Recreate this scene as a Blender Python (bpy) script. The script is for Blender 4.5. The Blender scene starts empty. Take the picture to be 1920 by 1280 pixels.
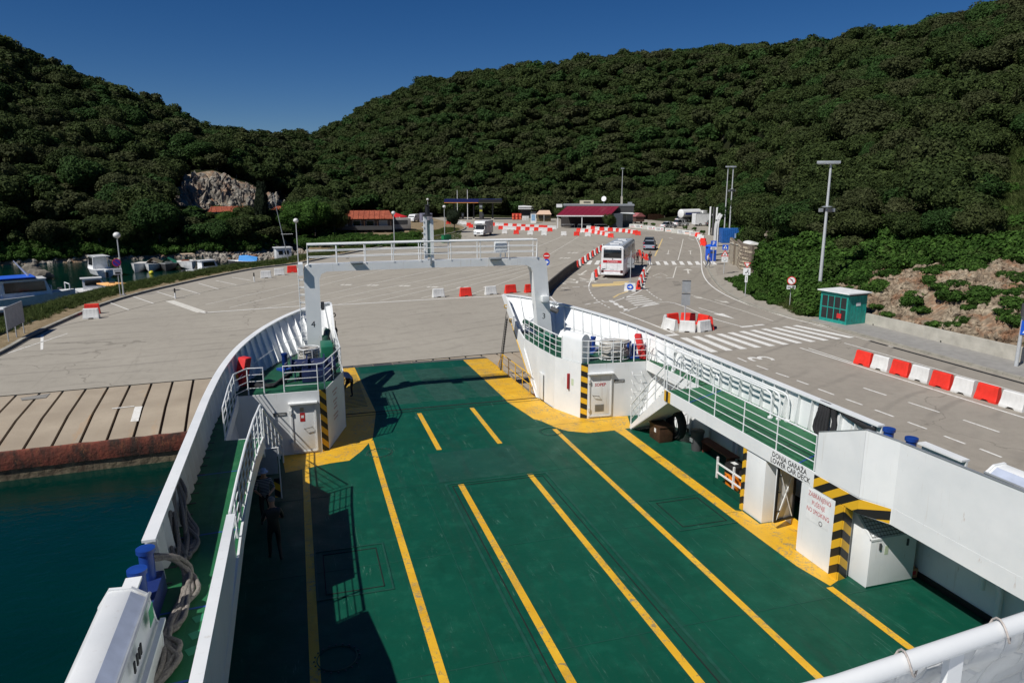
import bpy, bmesh, math, random
from mathutils import Vector, Matrix, Euler, noise
random.seed(7)
R = math.radians
C = bpy.context.scene.collection
S = bpy.context.scene

# ------------------------------------------------------------------ camera
FPX = 1350.0; CX, CY = 960.0, 640.0; CH = 10.0
PIT = math.atan(297 / FPX); YAW = math.atan(412 * math.cos(PIT) / FPX)
cam_d = bpy.data.cameras.new('camera'); cam = bpy.data.objects.new('camera', cam_d); C.objects.link(cam)
cam_d.sensor_width = 36; cam_d.lens = FPX / 1920 * 36; cam_d.clip_start = 0.1; cam_d.clip_end = 6000
cam.location = (0, 0, CH); cam.rotation_euler = (math.pi / 2 - PIT, 0, -YAW)
S.camera = cam
_f = Vector((math.sin(YAW) * math.cos(PIT), math.cos(YAW) * math.cos(PIT), -math.sin(PIT)))
_r = Vector((math.cos(YAW), -math.sin(YAW), 0)); _u = _r.cross(_f)
def G(u, v, z=-.3):
    """ground point (x, y) at height z seen at photo position u, v"""
    d = _f + _r * ((u - CX) / FPX) - _u * ((v - CY) / FPX)
    t = (z - CH) / d.z
    return (d.x * t, d.y * t)
def G3(u, v, z=-.3):
    a = G(u, v, z); return (a[0], a[1], z)
def zv(d, v):
    """height at horizontal depth d that shows at photo row v"""
    w = v - CY
    return CH - d * (w * math.cos(PIT) + FPX * math.sin(PIT)) / (FPX * math.cos(PIT) - w * math.sin(PIT))

# ------------------------------------------------------------------ world, sun, exposure
SUN = Vector((-.76, -.36, 1.0)).normalized()
W = bpy.data.worlds.new('World'); S.world = W; W.use_nodes = True
nt = W.node_tree; nt.nodes.clear()
sky = nt.nodes.new('ShaderNodeTexSky'); sky.sky_type = 'NISHITA'; sky.sun_disc = False
sky.sun_elevation = math.asin(SUN.z); sky.sun_rotation = math.atan2(SUN.x, SUN.y) % (2 * math.pi)
sky.altitude = 2500; sky.air_density = 1.0; sky.dust_density = 0.0; sky.ozone_density = 6.0
hs = nt.nodes.new('ShaderNodeHueSaturation'); hs.inputs['Saturation'].default_value = 1.25; hs.inputs['Hue'].default_value = .507
hs.inputs['Value'].default_value = 1.04
bg = nt.nodes.new('ShaderNodeBackground'); bg.inputs[1].default_value = 0.05
wo = nt.nodes.new('ShaderNodeOutputWorld')
nt.links.new(sky.outputs[0], hs.inputs['Color']); nt.links.new(hs.outputs[0], bg.inputs[0]); nt.links.new(bg.outputs[0], wo.inputs[0])
sd = bpy.data.lights.new('sun', 'SUN'); sd.energy = 4.7; sd.angle = R(.5); sd.color = (1, .965, .91)
so = bpy.data.objects.new('sun', sd); C.objects.link(so); so.location = (-30, -15, 60)
so.rotation_euler = SUN.to_track_quat('Z', 'Y').to_euler()
S.view_settings.view_transform = 'Standard'; S.view_settings.look = 'None'
S.view_settings.exposure = 0.0; S.view_settings.gamma = 1.0; S.view_settings.use_curve_mapping = False

# ------------------------------------------------------------------ materials
def N(nt, t, **k):
    n = nt.nodes.new(t)
    for a, b in k.items():
        if a == 'i':
            for q, w in b.items(): n.inputs[q].default_value = w
        else: setattr(n, a, b)
    return n
def newmat(name):
    m = bpy.data.materials.new(name); m.use_nodes = True
    nt = m.node_tree; b = nt.nodes['Principled BSDF']
    return m, nt, b
def c4(c): return (c[0], c[1], c[2], 1)
def mixc(nt, fac, a, b):
    n = nt.nodes.new('ShaderNodeMix'); n.data_type = 'RGBA'
    for s, v in ((0, fac), (6, a), (7, b)):
        if isinstance(v, bpy.types.NodeSocket): nt.links.new(v, n.inputs[s])
        elif s == 0: n.inputs[0].default_value = v
        else: n.inputs[s].default_value = c4(v)
    return n.outputs[2]
def pos(nt, scale=(1, 1, 1)):
    g = nt.nodes.new('ShaderNodeNewGeometry'); m = nt.nodes.new('ShaderNodeMapping')
    m.inputs['Scale'].default_value = scale
    nt.links.new(g.outputs['Position'], m.inputs[0]); return m.outputs[0]
def noi(nt, scale, vec=None, detail=4, rough=.55, dist=0):
    n = N(nt, 'ShaderNodeTexNoise', i={'Scale': scale, 'Detail': detail, 'Roughness': rough, 'Distortion': dist})
    nt.links.new(vec if vec else pos(nt), n.inputs['Vector']); return n.outputs['Fac']
def ramp(nt, fac, a, b, va=0, vb=1):
    n = N(nt, 'ShaderNodeMapRange', i={'From Min': a, 'From Max': b, 'To Min': va, 'To Max': vb})
    nt.links.new(fac, n.inputs[0]); return n.outputs[0]
def math_(nt, op, a, b=0):
    n = N(nt, 'ShaderNodeMath', operation=op)
    for i, v in enumerate((a, b)):
        if isinstance(v, bpy.types.NodeSocket): nt.links.new(v, n.inputs[i])
        else: n.inputs[i].default_value = v
    return n.outputs[0]
def bump(nt, b, fac, strength=.3, dist=.02):
    n = N(nt, 'ShaderNodeBump', i={'Strength': strength, 'Distance': dist})
    nt.links.new(fac, n.inputs['Height']); nt.links.new(n.outputs[0], b.inputs['Normal'])
def sc(c, k): return tuple(min(1, x * k) for x in c)
_mc = {}
def M(name, col, rough=.6, metal=0, var=.12, scale=3.0, bs=0, bscale=60, spec=.5):
    if name in _mc: return _mc[name]
    m, nt, b = newmat(name)
    f = noi(nt, scale)
    f = ramp(nt, f, .3, .7)
    c = mixc(nt, f, sc(col, 1 - var), sc(col, 1 + var))
    nt.links.new(c, b.inputs['Base Color'])
    b.inputs['Roughness'].default_value = rough; b.inputs['Metallic'].default_value = metal
    b.inputs['Specular IOR Level'].default_value = spec
    if bs: bump(nt, b, noi(nt, bscale), bs, .01)
    _mc[name] = m; return m

def m_white():
    m, nt, b = newmat('white_ship_paint')
    f = ramp(nt, noi(nt, .9), .35, .7)
    c = mixc(nt, f, (.70, .72, .72), (.80, .81, .80))
    st = ramp(nt, noi(nt, 1.0, pos(nt, (7, 7, .5)), 5, .6), .62, .80)         # vertical runs of grime
    c = mixc(nt, math_(nt, 'MULTIPLY', st, .60), c, (.48, .43, .35))
    rs = ramp(nt, noi(nt, 3.3, pos(nt, (3, 3, .6)), 6, .7), .645, .74)
    c = mixc(nt, math_(nt, 'MULTIPLY', rs, .5), c, (.33, .16, .06))
    nt.links.new(c, b.inputs['Base Color']); b.inputs['Roughness'].default_value = .38
    h = math_(nt, 'ADD', noi(nt, 2.2), math_(nt, 'MULTIPLY', noi(nt, 30), .08))
    bump(nt, b, h, .25, .02)
    return m
WHITE = m_white()
def m_deck(name, base, lt, tex=0):
    m, nt, b = newmat(name)
    c = mixc(nt, ramp(nt, noi(nt, .35, None, 6, .6), .32, .68), sc(base, .78), base)
    c = mixc(nt, math_(nt, 'MULTIPLY', ramp(nt, noi(nt, 1.6, None, 7, .65), .5, .72), .55), c, lt)
    dk = ramp(nt, noi(nt, .8, pos(nt, (1, .35, 1)), 6, .7), .58, .74)
    c = mixc(nt, math_(nt, 'MULTIPLY', dk, .6), c, sc(base, .42))
    sc1 = ramp(nt, noi(nt, 1.2, pos(nt, (7, .5, 1)), 8, .75, 1.5), .61, .66)    # scrapes running along the lanes
    c = mixc(nt, math_(nt, 'MULTIPLY', sc1, .55), c, (.12, .21, .17))
    sp = ramp(nt, noi(nt, 2.2, None, 10, .85, 2.5), .625, .67)
    c = mixc(nt, math_(nt, 'MULTIPLY', sp, .7), c, (.22, .27, .24))
    tt = ramp(nt, noi(nt, 1.0, pos(nt, (1.6, .12, 1)), 6, .7, .8), .55, .68)
    c = mixc(nt, math_(nt, 'MULTIPLY', tt, .35), c, (.02, .045, .035))
    nt.links.new(c, b.inputs['Base Color']); b.inputs['Specular IOR Level'].default_value = .22
    r = ramp(nt, noi(nt, 1.2, None, 5), .3, .7, .42, .62); nt.links.new(r, b.inputs['Roughness'])
    if tex:
        w = N(nt, 'ShaderNodeTexWave', wave_type='BANDS', bands_direction='Y', i={'Scale': 3.0, 'Distortion': .4, 'Detail': 2})
        nt.links.new(pos(nt), w.inputs[0]); bump(nt, b, w.outputs['Fac'], .8, .03)
    else: bump(nt, b, math_(nt, 'ADD', noi(nt, 4, None, 6), noi(nt, .8)), .35, .02)
    return m
GREEN = m_deck('green_deck_paint', (.003, .070, .041), (.010, .105, .064))
GREENW = m_deck('green_ramp_paint_worn', (.018, .080, .058), (.038, .112, .084), 1)
GREENU = m_deck('green_upper_deck_paint', (.022, .135, .055), (.055, .19, .085))
GREENG = m_deck('green_grit_patch', (.011, .068, .046), (.024, .092, .066))
def m_yellow():
    m, nt, b = newmat('yellow_deck_paint')
    c = mixc(nt, ramp(nt, noi(nt, 1.1), .3, .7), (.62, .33, .012), (.74, .43, .025))
    d = ramp(nt, noi(nt, 1.3, pos(nt, (1, .6, 1)), 7, .7, .6), .56, .76)
    c = mixc(nt, math_(nt, 'MULTIPLY', d, .6), c, (.22, .15, .05))
    w = ramp(nt, noi(nt, 4.0, None, 8, .8, 1), .565, .62)
    c = mixc(nt, math_(nt, 'MULTIPLY', w, .75), c, (.13, .15, .12))
    w2 = ramp(nt, noi(nt, .9, None, 3, .5), .50, .58)
    w3 = ramp(nt, noi(nt, 7.0, None, 8, .8, 1), .52, .58)
    c = mixc(nt, math_(nt, 'MULTIPLY', math_(nt, 'MULTIPLY', w2, w3), .8), c, (.16, .19, .17))
    nt.links.new(c, b.inputs['Base Color']); b.inputs['Roughness'].default_value = .5
    bump(nt, b, noi(nt, 9, None, 6), .2, .02); return m
YEL = m_yellow()
YELP = M('yellow_rail_paint', (.72, .42, .03), .45, 0, .12)
BLK = M('black_paint', (.012, .012, .013), .5)
BLKM = M('dark_gap', (.006, .007, .007), .9)
BLUE = M('blue_bollard_paint', (.012, .05, .26), .35, 0, .2)
NAVY = M('navy_winch_paint', (.012, .02, .07), .45, 0, .2)
RED = M('red_canvas', (.62, .03, .03), .6, 0, .2)
REDP = M('red_plastic', (.72, .035, .02), .42, 0, .15, 2)
WHP = M('white_plastic', (.66, .66, .64), .45, 0, .10, 2)
GREY = M('grey_metal', (.42, .44, .45), .4, .5)
GALV = M('galvanised_steel', (.50, .52, .53), .45, .15, .1, 8)
DKG = M('dark_grey', (.06, .06, .062), .6)
GRN = M('green_machinery_paint', (.01, .13, .07), .45)
ROPE = M('grey_rope', (.20, .18, .16), .95, 0, .3, 25, .8, 90)
ROPEB = M('black_rope', (.018, .018, .02), .9, 0, .3, 25, .8, 90)
ROPEW = M('pale_rope', (.42, .40, .36), .95, 0, .3, 25, .8, 90)
RUB = M('rubber', (.015, .015, .015), .75)
BROWN = M('brown_wood', (.055, .025, .012), .6, 0, .3, 6)
GLASS = M('dark_glass', (.012, .015, .018), .08, 0, .1, 1, 0, 60, .8)
LGLASS = M('pale_glass', (.30, .34, .36), .12, 0, .1, 1)
CARD = M('cardboard', (.42, .22, .11), .8)
SKIN = M('skin', (.42, .22, .14), .6)
ORNG = M('orange_plastic', (.80, .22, .01), .45)
TXR = M('red_lettering', (.45, .02, .03), .6)
TXK = M('black_lettering', (.015, .015, .018), .6)
PAPER = M('white_sign_face', (.74, .75, .74), .5)
SBLUE = M('blue_sign_face', (.008, .09, .55), .4)
SRED = M('red_sign_face', (.62, .015, .015), .4)
TEAL = M('teal_booth_paint', (.012, .27, .22), .5, 0, .22, 3)
CONC = M('pale_concrete', (.44, .42, .36), .9, 0, .16, 1.3, .5, 30)
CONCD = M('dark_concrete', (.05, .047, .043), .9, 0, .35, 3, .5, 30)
KERB = M('kerb_stone', (.30, .285, .24), .9, 0, .2, 2, .4, 25)
MARK = None
def m_canvas():
    m, nt, b = newmat('white_canvas')
    c = mixc(nt, ramp(nt, noi(nt, 3), .3, .7), (.55, .56, .56), (.74, .75, .74))
    c = mixc(nt, ramp(nt, noi(nt, 8, pos(nt, (1, 1, .3)), 6, .7), .6, .75, 0, .35), c, (.42, .38, .25))
    nt.links.new(c, b.inputs['Base Color']); b.inputs['Roughness'].default_value = .85
    v = N(nt, 'ShaderNodeTexVoronoi', feature='DISTANCE_TO_EDGE', i={'Scale': 6.0}); nt.links.new(pos(nt, (1, 1, .8)), v.inputs[0])
    h = math_(nt, 'ADD', ramp(nt, v.outputs[0], 0, .06), noi(nt, 9, None, 5)); bump(nt, b, h, .45, .02); return m
CANVAS = m_canvas()
def m_marking():
    m, nt, b = newmat('white_road_paint')
    w = ramp(nt, noi(nt, 6, None, 8, .75, 1), .48, .66)
    c = mixc(nt, w, (.74, .73, .69), (.50, .47, .41)); nt.links.new(c, b.inputs['Base Color']); b.inputs['Roughness'].default_value = .8
    return m
MARK = m_marking()
FADE = M('faded_road_paint', (.60, .575, .51), .85, 0, .14, 5)
YFADE = M('faded_yellow_road_paint', (.62, .46, .20), .85, 0, .12, 5)
def m_quay(name, a, b_, tint):
    m, nt, b = newmat(name)
    c = mixc(nt, ramp(nt, noi(nt, .12, None, 6, .6), .3, .7), a, b_)
    c = mixc(nt, math_(nt, 'MULTIPLY', ramp(nt, noi(nt, 1.7, None, 8, .7), .45, .75), .5), c, sc(a, .72))
    # tyre tracks sweeping across the yard
    t1 = N(nt, 'ShaderNodeTexWave', wave_type='RINGS', rings_direction='Z', i={'Scale': .16, 'Distortion': 5, 'Detail': 5, 'Detail Scale': .5, 'Detail Roughness': .6})
    mp = nt.nodes.new('ShaderNodeMapping'); mp.inputs['Location'].default_value = (22, -130, 0)
    nt.links.new(pos(nt), mp.inputs[0]); nt.links.new(mp.outputs[0], t1.inputs[0])
    tk = math_(nt, 'MULTIPLY', ramp(nt, t1.outputs['Fac'], .86, 1), ramp(nt, noi(nt, .25, None, 3), .42, .62))
    c = mixc(nt, math_(nt, 'MULTIPLY', tk, .30), c, (.10, .09, .08))
    sk = ramp(nt, noi(nt, 1.0, pos(nt, (.9, .10, 1)), 7, .75, 1.2), .58, .72)
    c = mixc(nt, math_(nt, 'MULTIPLY', sk, .26), c, sc(a, .45))
    fine = ramp(nt, noi(nt, 38, None, 3, .7), .3, .75)
    c = mixc(nt, math_(nt, 'MULTIPLY', fine, .32), c, sc(a, .62))
    v = N(nt, 'ShaderNodeTexVoronoi', feature='DISTANCE_TO_EDGE', i={'Scale': .030}); dv = N(nt, 'ShaderNodeTexNoise', i={'Scale': .6, 'Detail': 6})
    g = nt.nodes.new('ShaderNodeNewGeometry'); nt.links.new(g.outputs['Position'], dv.inputs['Vector'])
    ad = N(nt, 'ShaderNodeVectorMath', operation='MULTIPLY_ADD'); nt.links.new(dv.outputs['Color'], ad.inputs[0]); ad.inputs[1].default_value = (3, 3, 0)
    nt.links.new(g.outputs['Position'], ad.inputs[2]); nt.links.new(ad.outputs[0], v.inputs['Vector'])
    ck = ramp(nt, v.outputs[0], .0005, .0016, 1, 0)
    c = mixc(nt, math_(nt, 'MULTIPLY', ck, .55), c, (.14, .125, .10))
    oil = ramp(nt, noi(nt, .55, None, 5, .65), .66, .74)
    c = mixc(nt, math_(nt, 'MULTIPLY', oil, .45), c, sc(a, .45))
    nt.links.new(c, b.inputs['Base Color']); b.inputs['Roughness'].default_value = .9
    bump(nt, b, noi(nt, 30, None, 4), .35, .01); return m
QUAY = m_quay('quay_paving', (.330, .300, .248), (.385, .352, .292), 0)
ROADM = m_quay('road_asphalt', (.285, .255, .212), (.340, .306, .254), 0)
def m_apron():
    m, nt, b = newmat('apron_concrete')
    c = mixc(nt, ramp(nt, noi(nt, .5, None, 6), .3, .7), (.30, .245, .18), (.40, .335, .25))
    c = mixc(nt, ramp(nt, noi(nt, 14, None, 6, .8), .52, .75, 0, .55), c, (.20, .17, .13))
    o = ramp(nt, noi(nt, .7, pos(nt, (2.5, .5, 1)), 5, .7), .58, .78)
    c = mixc(nt, math_(nt, 'MULTIPLY', o, .6), c, (.42, .22, .08))
    nt.links.new(c, b.inputs['Base Color']); b.inputs['Roughness'].default_value = .9
    bump(nt, b, noi(nt, 25), .4, .01); return m
APRON = m_apron()
def m_rust():
    m, nt, b = newmat('rusty_steel')
    c = mixc(nt, ramp(nt, noi(nt, 1.2, pos(nt, (1, 1, .35)), 8, .75), .42, .60), (.028, .016, .011), (.19, .045, .025))
    c = mixc(nt, ramp(nt, noi(nt, 5, pos(nt, (1, 1, .5)), 8, .75), .55, .7, 0, .8), c, (.32, .12, .05))
    c = mixc(nt, ramp(nt, noi(nt, 9, None, 6, .8), .70, .74, 0, .8), c, (.4, .36, .3))
    nt.links.new(c, b.inputs['Base Color']); b.inputs['Roughness'].default_value = .85
    bump(nt, b, noi(nt, 8, None, 8), .8, .04); return m
RUST = m_rust()
def m_rock(name, a, b_, c_, sc_=1.0):
    m, nt, b = newmat(name)
    c = mixc(nt, ramp(nt, noi(nt, .35 * sc_, None, 6), .38, .62), a, b_)
    c = mixc(nt, ramp(nt, noi(nt, .22 * sc_, None, 5, .6, 1), .50, .64, 0, .85), c, c_)
    v = N(nt, 'ShaderNodeTexVoronoi', i={'Scale': 1.6 * sc_}); nt.links.new(pos(nt, (1, 1, .7)), v.inputs[0])
    c = mixc(nt, ramp(nt, v.outputs['Distance'], .25, .75, 0, .55), c, sc(a, .35))
    nt.links.new(c, b.inputs['Base Color']); b.inputs['Roughness'].default_value = .95
    h = math_(nt, 'ADD', math_(nt, 'MULTIPLY', v.outputs['Distance'], -1.0), noi(nt, 4 * sc_, None, 8, .7))
    bump(nt, b, h, 1.0, .25 / sc_); return m
ROCK = m_rock('limestone_rock', (.30, .27, .22), (.44, .40, .34), (.34, .17, .09))
def m_soil(name, a, b_, s=2.0):
    m, nt, b = newmat(name)
    c = mixc(nt, ramp(nt, noi(nt, s, None, 8, .7), .35, .65), a, b_)
    nt.links.new(c, b.inputs['Base Color']); b.inputs['Roughness'].default_value = 1; b.inputs['Specular IOR Level'].default_value = .05
    bump(nt, b, noi(nt, 12, None, 6), .8, .08); return m
SOIL = m_soil('sandy_soil', (.17, .13, .075), (.30, .235, .15))
FLOORM = m_soil('forest_floor', (.012, .017, .007), (.026, .028, .012), .8)
def m_leaf(name, c1, c2, hv=.6):
    m, nt, b = newmat(name)
    oi = nt.nodes.new('ShaderNodeObjectInfo')
    g = noi(nt, .09, None, 3)
    f = math_(nt, 'ADD', math_(nt, 'MULTIPLY', oi.outputs['Random'], .65), math_(nt, 'MULTIPLY', ramp(nt, g, .35, .65), .35))
    c = mixc(nt, f, c1, c2)
    c = mixc(nt, ramp(nt, noi(nt, 1.5, None, 6, .75), .50, .68), c, sc(c2, 1.9))
    c = mixc(nt, ramp(nt, noi(nt, 2.4, None, 6, .75), .40, .56, .8, 0), c, sc(c1, .45))
    wn = N(nt, 'ShaderNodeTexWhiteNoise', noise_dimensions='1D'); nt.links.new(math_(nt, 'MULTIPLY', oi.outputs['Random'], 77.7), wn.inputs['W'])
    c = mixc(nt, math_(nt, 'MULTIPLY', ramp(nt, wn.outputs[0], .85, 1), .3), c, (.070, .066, .03))
    nt.links.new(c, b.inputs['Base Color']); b.inputs['Roughness'].default_value = .75
    b.inputs['Specular IOR Level'].default_value = .12
    tr = nt.nodes.new('ShaderNodeBsdfTranslucent'); nt.links.new(c, tr.inputs[0])
    mx = nt.nodes.new('ShaderNodeMixShader'); mx.inputs[0].default_value = .18
    o = nt.nodes['Material Output']
    nt.links.new(b.outputs[0], mx.inputs[1]); nt.links.new(tr.outputs[0], mx.inputs[2]); nt.links.new(mx.outputs[0], o.inputs[0])
    return m
LEAF = m_leaf('holm_oak_leaves', (.024, .043, .011), (.058, .080, .023))
LEAFB = m_leaf('brush_leaves', (.026, .068, .010), (.062, .125, .022))
GRASSM = m_leaf('grass_blades', (.05, .09, .018), (.11, .13, .045))
BARK = M('bark', (.10, .085, .065), .95, 0, .3, 6, .8, 20)
def m_water():
    m, nt, b = newmat('sea_water')
    c = mixc(nt, ramp(nt, noi(nt, .08, None, 5), .35, .7), (.000, .014, .011), (.000, .023, .017))
    nt.links.new(c, b.inputs['Base Color']); b.inputs['Roughness'].default_value = .05; b.inputs['IOR'].default_value = 1.33
    h = math_(nt, 'ADD', noi(nt, 1.3, pos(nt, (1, 1.6, 1)), 4, .6, .6), math_(nt, 'MULTIPLY', noi(nt, 5.5, None, 3), .3))
    bump(nt, b, h, .45, .06); return m
WATER = m_water()
def m_stripe():
    """black and yellow hazard bands painted on a post"""
    m, nt, b = newmat('hazard_stripe_paint')
    g = nt.nodes.new('ShaderNodeNewGeometry'); s = nt.nodes.new('ShaderNodeSeparateXYZ'); nt.links.new(g.outputs['Position'], s.inputs[0])
    d = math_(nt, 'ADD', math_(nt, 'ADD', s.outputs[0], math_(nt, 'MULTIPLY', s.outputs[1], .9)), math_(nt, 'MULTIPLY', s.outputs[2], 1.35))
    f = math_(nt, 'GREATER_THAN', math_(nt, 'FRACT', math_(nt, 'MULTIPLY', d, 1.55)), .5)
    c = mixc(nt, f, (.70, .40, .02), (.012, .012, .012)); nt.links.new(c, b.inputs['Base Color']); b.inputs['Roughness'].default_value = .5
    return m
STRIPE = m_stripe()

# ------------------------------------------------------------------ mesh building
class MB:
    def __init__(s): s.v = []; s.f = []; s.m = []; s.mi = 0
    def add(s, vs, fs):
        o = len(s.v); s.v += [tuple(p) for p in vs]
        for f in fs: s.f.append([o + i for i in f]); s.m.append(s.mi)
        return s
    def hexa(s, p):   # 8 points: 4 bottom ccw, 4 top ccw
        return s.add(p, [(3, 2, 1, 0), (4, 5, 6, 7), (0, 1, 5, 4), (1, 2, 6, 5), (2, 3, 7, 6), (3, 0, 4, 7)])
    def box(s, x0, y0, z0, x1, y1, z1):
        return s.hexa([(x0, y0, z0), (x1, y0, z0), (x1, y1, z0), (x0, y1, z0), (x0, y0, z1), (x1, y0, z1), (x1, y1, z1), (x0, y1, z1)])
    def cbox(s, c, d, rz=0, rx=0, ry=0):
        m = Matrix.Translation(c) @ Euler((rx, ry, rz)).to_matrix().to_4x4()
        x, y, z = d[0] / 2, d[1] / 2, d[2] / 2
        return s.hexa([m @ Vector(q) for q in [(-x, -y, -z), (x, -y, -z), (x, y, -z), (-x, y, -z), (-x, -y, z), (x, -y, z), (x, y, z), (-x, y, z)]])
    def prism(s, poly, d0, d1, axis='z'):
        n = len(poly)
        def P(a, d): return (a[0], a[1], d) if axis == 'z' else ((d, a[0], a[1]) if axis == 'x' else (a[0], d, a[1]))
        vs = [P(a, d0) for a in poly] + [P(a, d1) for a in poly]
        fs = [list(range(n))[::-1], list(range(n, 2 * n))] + [(i, (i + 1) % n, n + (i + 1) % n, n + i) for i in range(n)]
        return s.add(vs, fs)
    def wall(s, a, b, z0, z1, t=.06, z1b=None):
        """upright plate from a to b (x, y), thickness t"""
        a = Vector(a[:2]); b = Vector(b[:2]); d = (b - a).normalized(); n = Vector((-d.y, d.x)) * t / 2
        zb = z1 if z1b is None else z1b
        return s.hexa([(a.x - n.x, a.y - n.y, z0), (b.x - n.x, b.y - n.y, z0), (b.x + n.x, b.y + n.y, z0), (a.x + n.x, a.y + n.y, z0),
                       (a.x - n.x, a.y - n.y, z1), (b.x - n.x, b.y - n.y, zb), (b.x + n.x, b.y + n.y, zb), (a.x + n.x, a.y + n.y, z1)])
    def tube(s, pts, r, n=8, close=False):
        pts = [Vector(p) for p in pts]; k = len(pts); rings = []; up = Vector((0, 0, 1)); pu = None
        for i, p in enumerate(pts):
            a = pts[i - 1] if i or close else pts[i]; b = pts[(i + 1) % k] if i < k - 1 or close else pts[i]
            t = (b - a).normalized() if (b - a).length > 1e-9 else Vector((0, 0, 1))
            if pu is None: q = t.cross(up) if abs(t.dot(up)) < .95 else t.cross(Vector((1, 0, 0)))
            else: q = pu - t * pu.dot(t)
            if q.length < 1e-6: q = t.cross(Vector((.3, .9, .1)))
            q.normalize(); pu = q; w = t.cross(q)
            rr = r[i] if isinstance(r, (list, tuple)) else r
            rings.append([p + (q * math.cos(2 * math.pi * j / n) + w * math.sin(2 * math.pi * j / n)) * rr for j in range(n)])
        vs = [v for g in rings for v in g]; fs = []
        for i in range(k if close else k - 1):
            for j in range(n):
                a = i * n + j; b = i * n + (j + 1) % n; c = ((i + 1) % k) * n + (j + 1) % n; d = ((i + 1) % k) * n + j
                fs.append((a, b, c, d))
        if not close: fs += [list(range(n))[::-1], [(k - 1) * n + j for j in range(n)]]
        return s.add(vs, fs)
    def cyl(s, a, b, r, n=12, r2=None): return s.tube([a, b], [r, r if r2 is None else r2], n)
    def lathe(s, prof, c=(0, 0, 0), n=16):
        vs = []; fs = []
        for (r, z) in prof:
            for j in range(n): a = 2 * math.pi * j / n; vs.append((c[0] + r * math.cos(a), c[1] + r * math.sin(a), c[2] + z))
        for i in range(len(prof) - 1):
            for j in range(n): fs.append((i * n + j, i * n + (j + 1) % n, (i + 1) * n + (j + 1) % n, (i + 1) * n + j))
        fs += [list(range(n))[::-1], [(len(prof) - 1) * n + j for j in range(n)]]
        return s.add(vs, fs)
    def ell(s, c, r, n=10, m=6):
        pr = [(max(1e-3, math.cos(a)), math.sin(a)) for a in [math.pi * (i / m - .5) for i in range(m + 1)]]
        o = len(s.v); s.lathe(pr, (0, 0, 0), n)
        for i in range(o, len(s.v)): q = s.v[i]; s.v[i] = (c[0] + q[0] * r[0], c[1] + q[1] * r[1], c[2] + q[2] * r[2])
        return s
    def plate(s, pts): return s.add(pts, [list(range(len(pts)))])
    def loft(s, rings, caps=True, close=True):
        n = len(rings[0]); vs = [p for r in rings for p in r]; fs = []
        for i in range(len(rings) - 1):
            for j in range(n if close else n - 1):
                fs.append((i * n + j, i * n + (j + 1) % n, (i + 1) * n + (j + 1) % n, (i + 1) * n + j))
        if caps and close: fs += [list(range(n))[::-1], [(len(rings) - 1) * n + j for j in range(n)]]
        return s.add(vs, fs)
    def mesh(s, name, mats, smooth=False, fix=True):
        me = bpy.data.meshes.new(name); me.from_pydata(s.v, [], s.f)
        for m in (mats if isinstance(mats, (list, tuple)) else [mats]): me.materials.append(m)
        if max(s.m, default=0): me.polygons.foreach_set('material_index', s.m)
        if fix:
            bm = bmesh.new(); bm.from_mesh(me); bmesh.ops.recalc_face_normals(bm, faces=bm.faces); bm.to_mesh(me); bm.free()
        if smooth:
            me.polygons.foreach_set('use_smooth', [True] * len(me.polygons))
            if smooth != 2: me.set_sharp_from_angle(angle=R(35))
        me.update(); return me
    def build(s, name, mats, parent=None, smooth=False, loc=None, rz=0, bevel=0):
        if bevel:
            me = s.mesh(name, mats, False); bm = bmesh.new(); bm.from_mesh(me)
            bmesh.ops.bevel(bm, geom=[e for e in bm.edges if len(e.link_faces) == 2 and e.calc_face_angle(0) > .6], offset=bevel, segments=2, affect='EDGES', profile=.6)
            bm.to_mesh(me); bm.free()
            me.polygons.foreach_set('use_smooth', [True] * len(me.polygons)); me.set_sharp_from_angle(angle=R(40))
        else: me = s.mesh(name, mats, smooth)
        return link(name, me, parent, loc, rz)
def link(name, me, parent=None, loc=None, rz=0):
    o = bpy.data.objects.new(name, me); C.objects.link(o)
    if parent: o.parent = parent
    if loc: o.location = loc
    if rz: o.rotation_euler[2] = rz
    return o
def tag(o, label=None, cat=None, group=None, kind=None):
    if label: o['label'] = label
    if cat: o['category'] = cat
    if group: o['group'] = group
    if kind: o['kind'] = kind
    return o
def thing(name, label, cat, loc=(0, 0, 0), rz=0, group=None):
    o = bpy.data.objects.new(name, None); C.objects.link(o); o.empty_display_size = .3
    o.location = loc; o.rotation_euler = (0, 0, rz); return tag(o, label, cat, group)
def struct(o): o['kind'] = 'structure'; return o
KIDS = {}
def dup(o, parent=None):
    c = o.copy(); C.objects.link(c)
    if parent: c.parent = parent
    for ch in o.children: dup(ch, c)
    return c
_txt = {}
def text(name, s, size, mat, parent, org, xd, yd, sx=1.0, bold=0.0):
    """flat lettering; org = centre, xd = reading direction, yd = up"""
    cu = bpy.data.curves.new(name, 'FONT'); cu.body = s; cu.size = size; cu.align_x = 'CENTER'; cu.align_y = 'CENTER'; cu.resolution_u = 2
    cu.offset = bold; cu.space_line = .85
    o = bpy.data.objects.new(name, cu); C.objects.link(o)
    dg = bpy.context.evaluated_depsgraph_get(); me = bpy.data.meshes.new_from_object(o.evaluated_get(dg))
    bpy.data.objects.remove(o); bpy.data.curves.remove(cu)
    xd = Vector(xd).normalized(); yd = Vector(yd).normalized(); zd = xd.cross(yd)
    m = Matrix((xd * sx, yd, zd)).transposed().to_4x4(); m.translation = Vector(org)
    me.transform(m); me.materials.clear(); me.materials.append(mat)
    me.name = name
    return link(name, me, parent)
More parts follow.
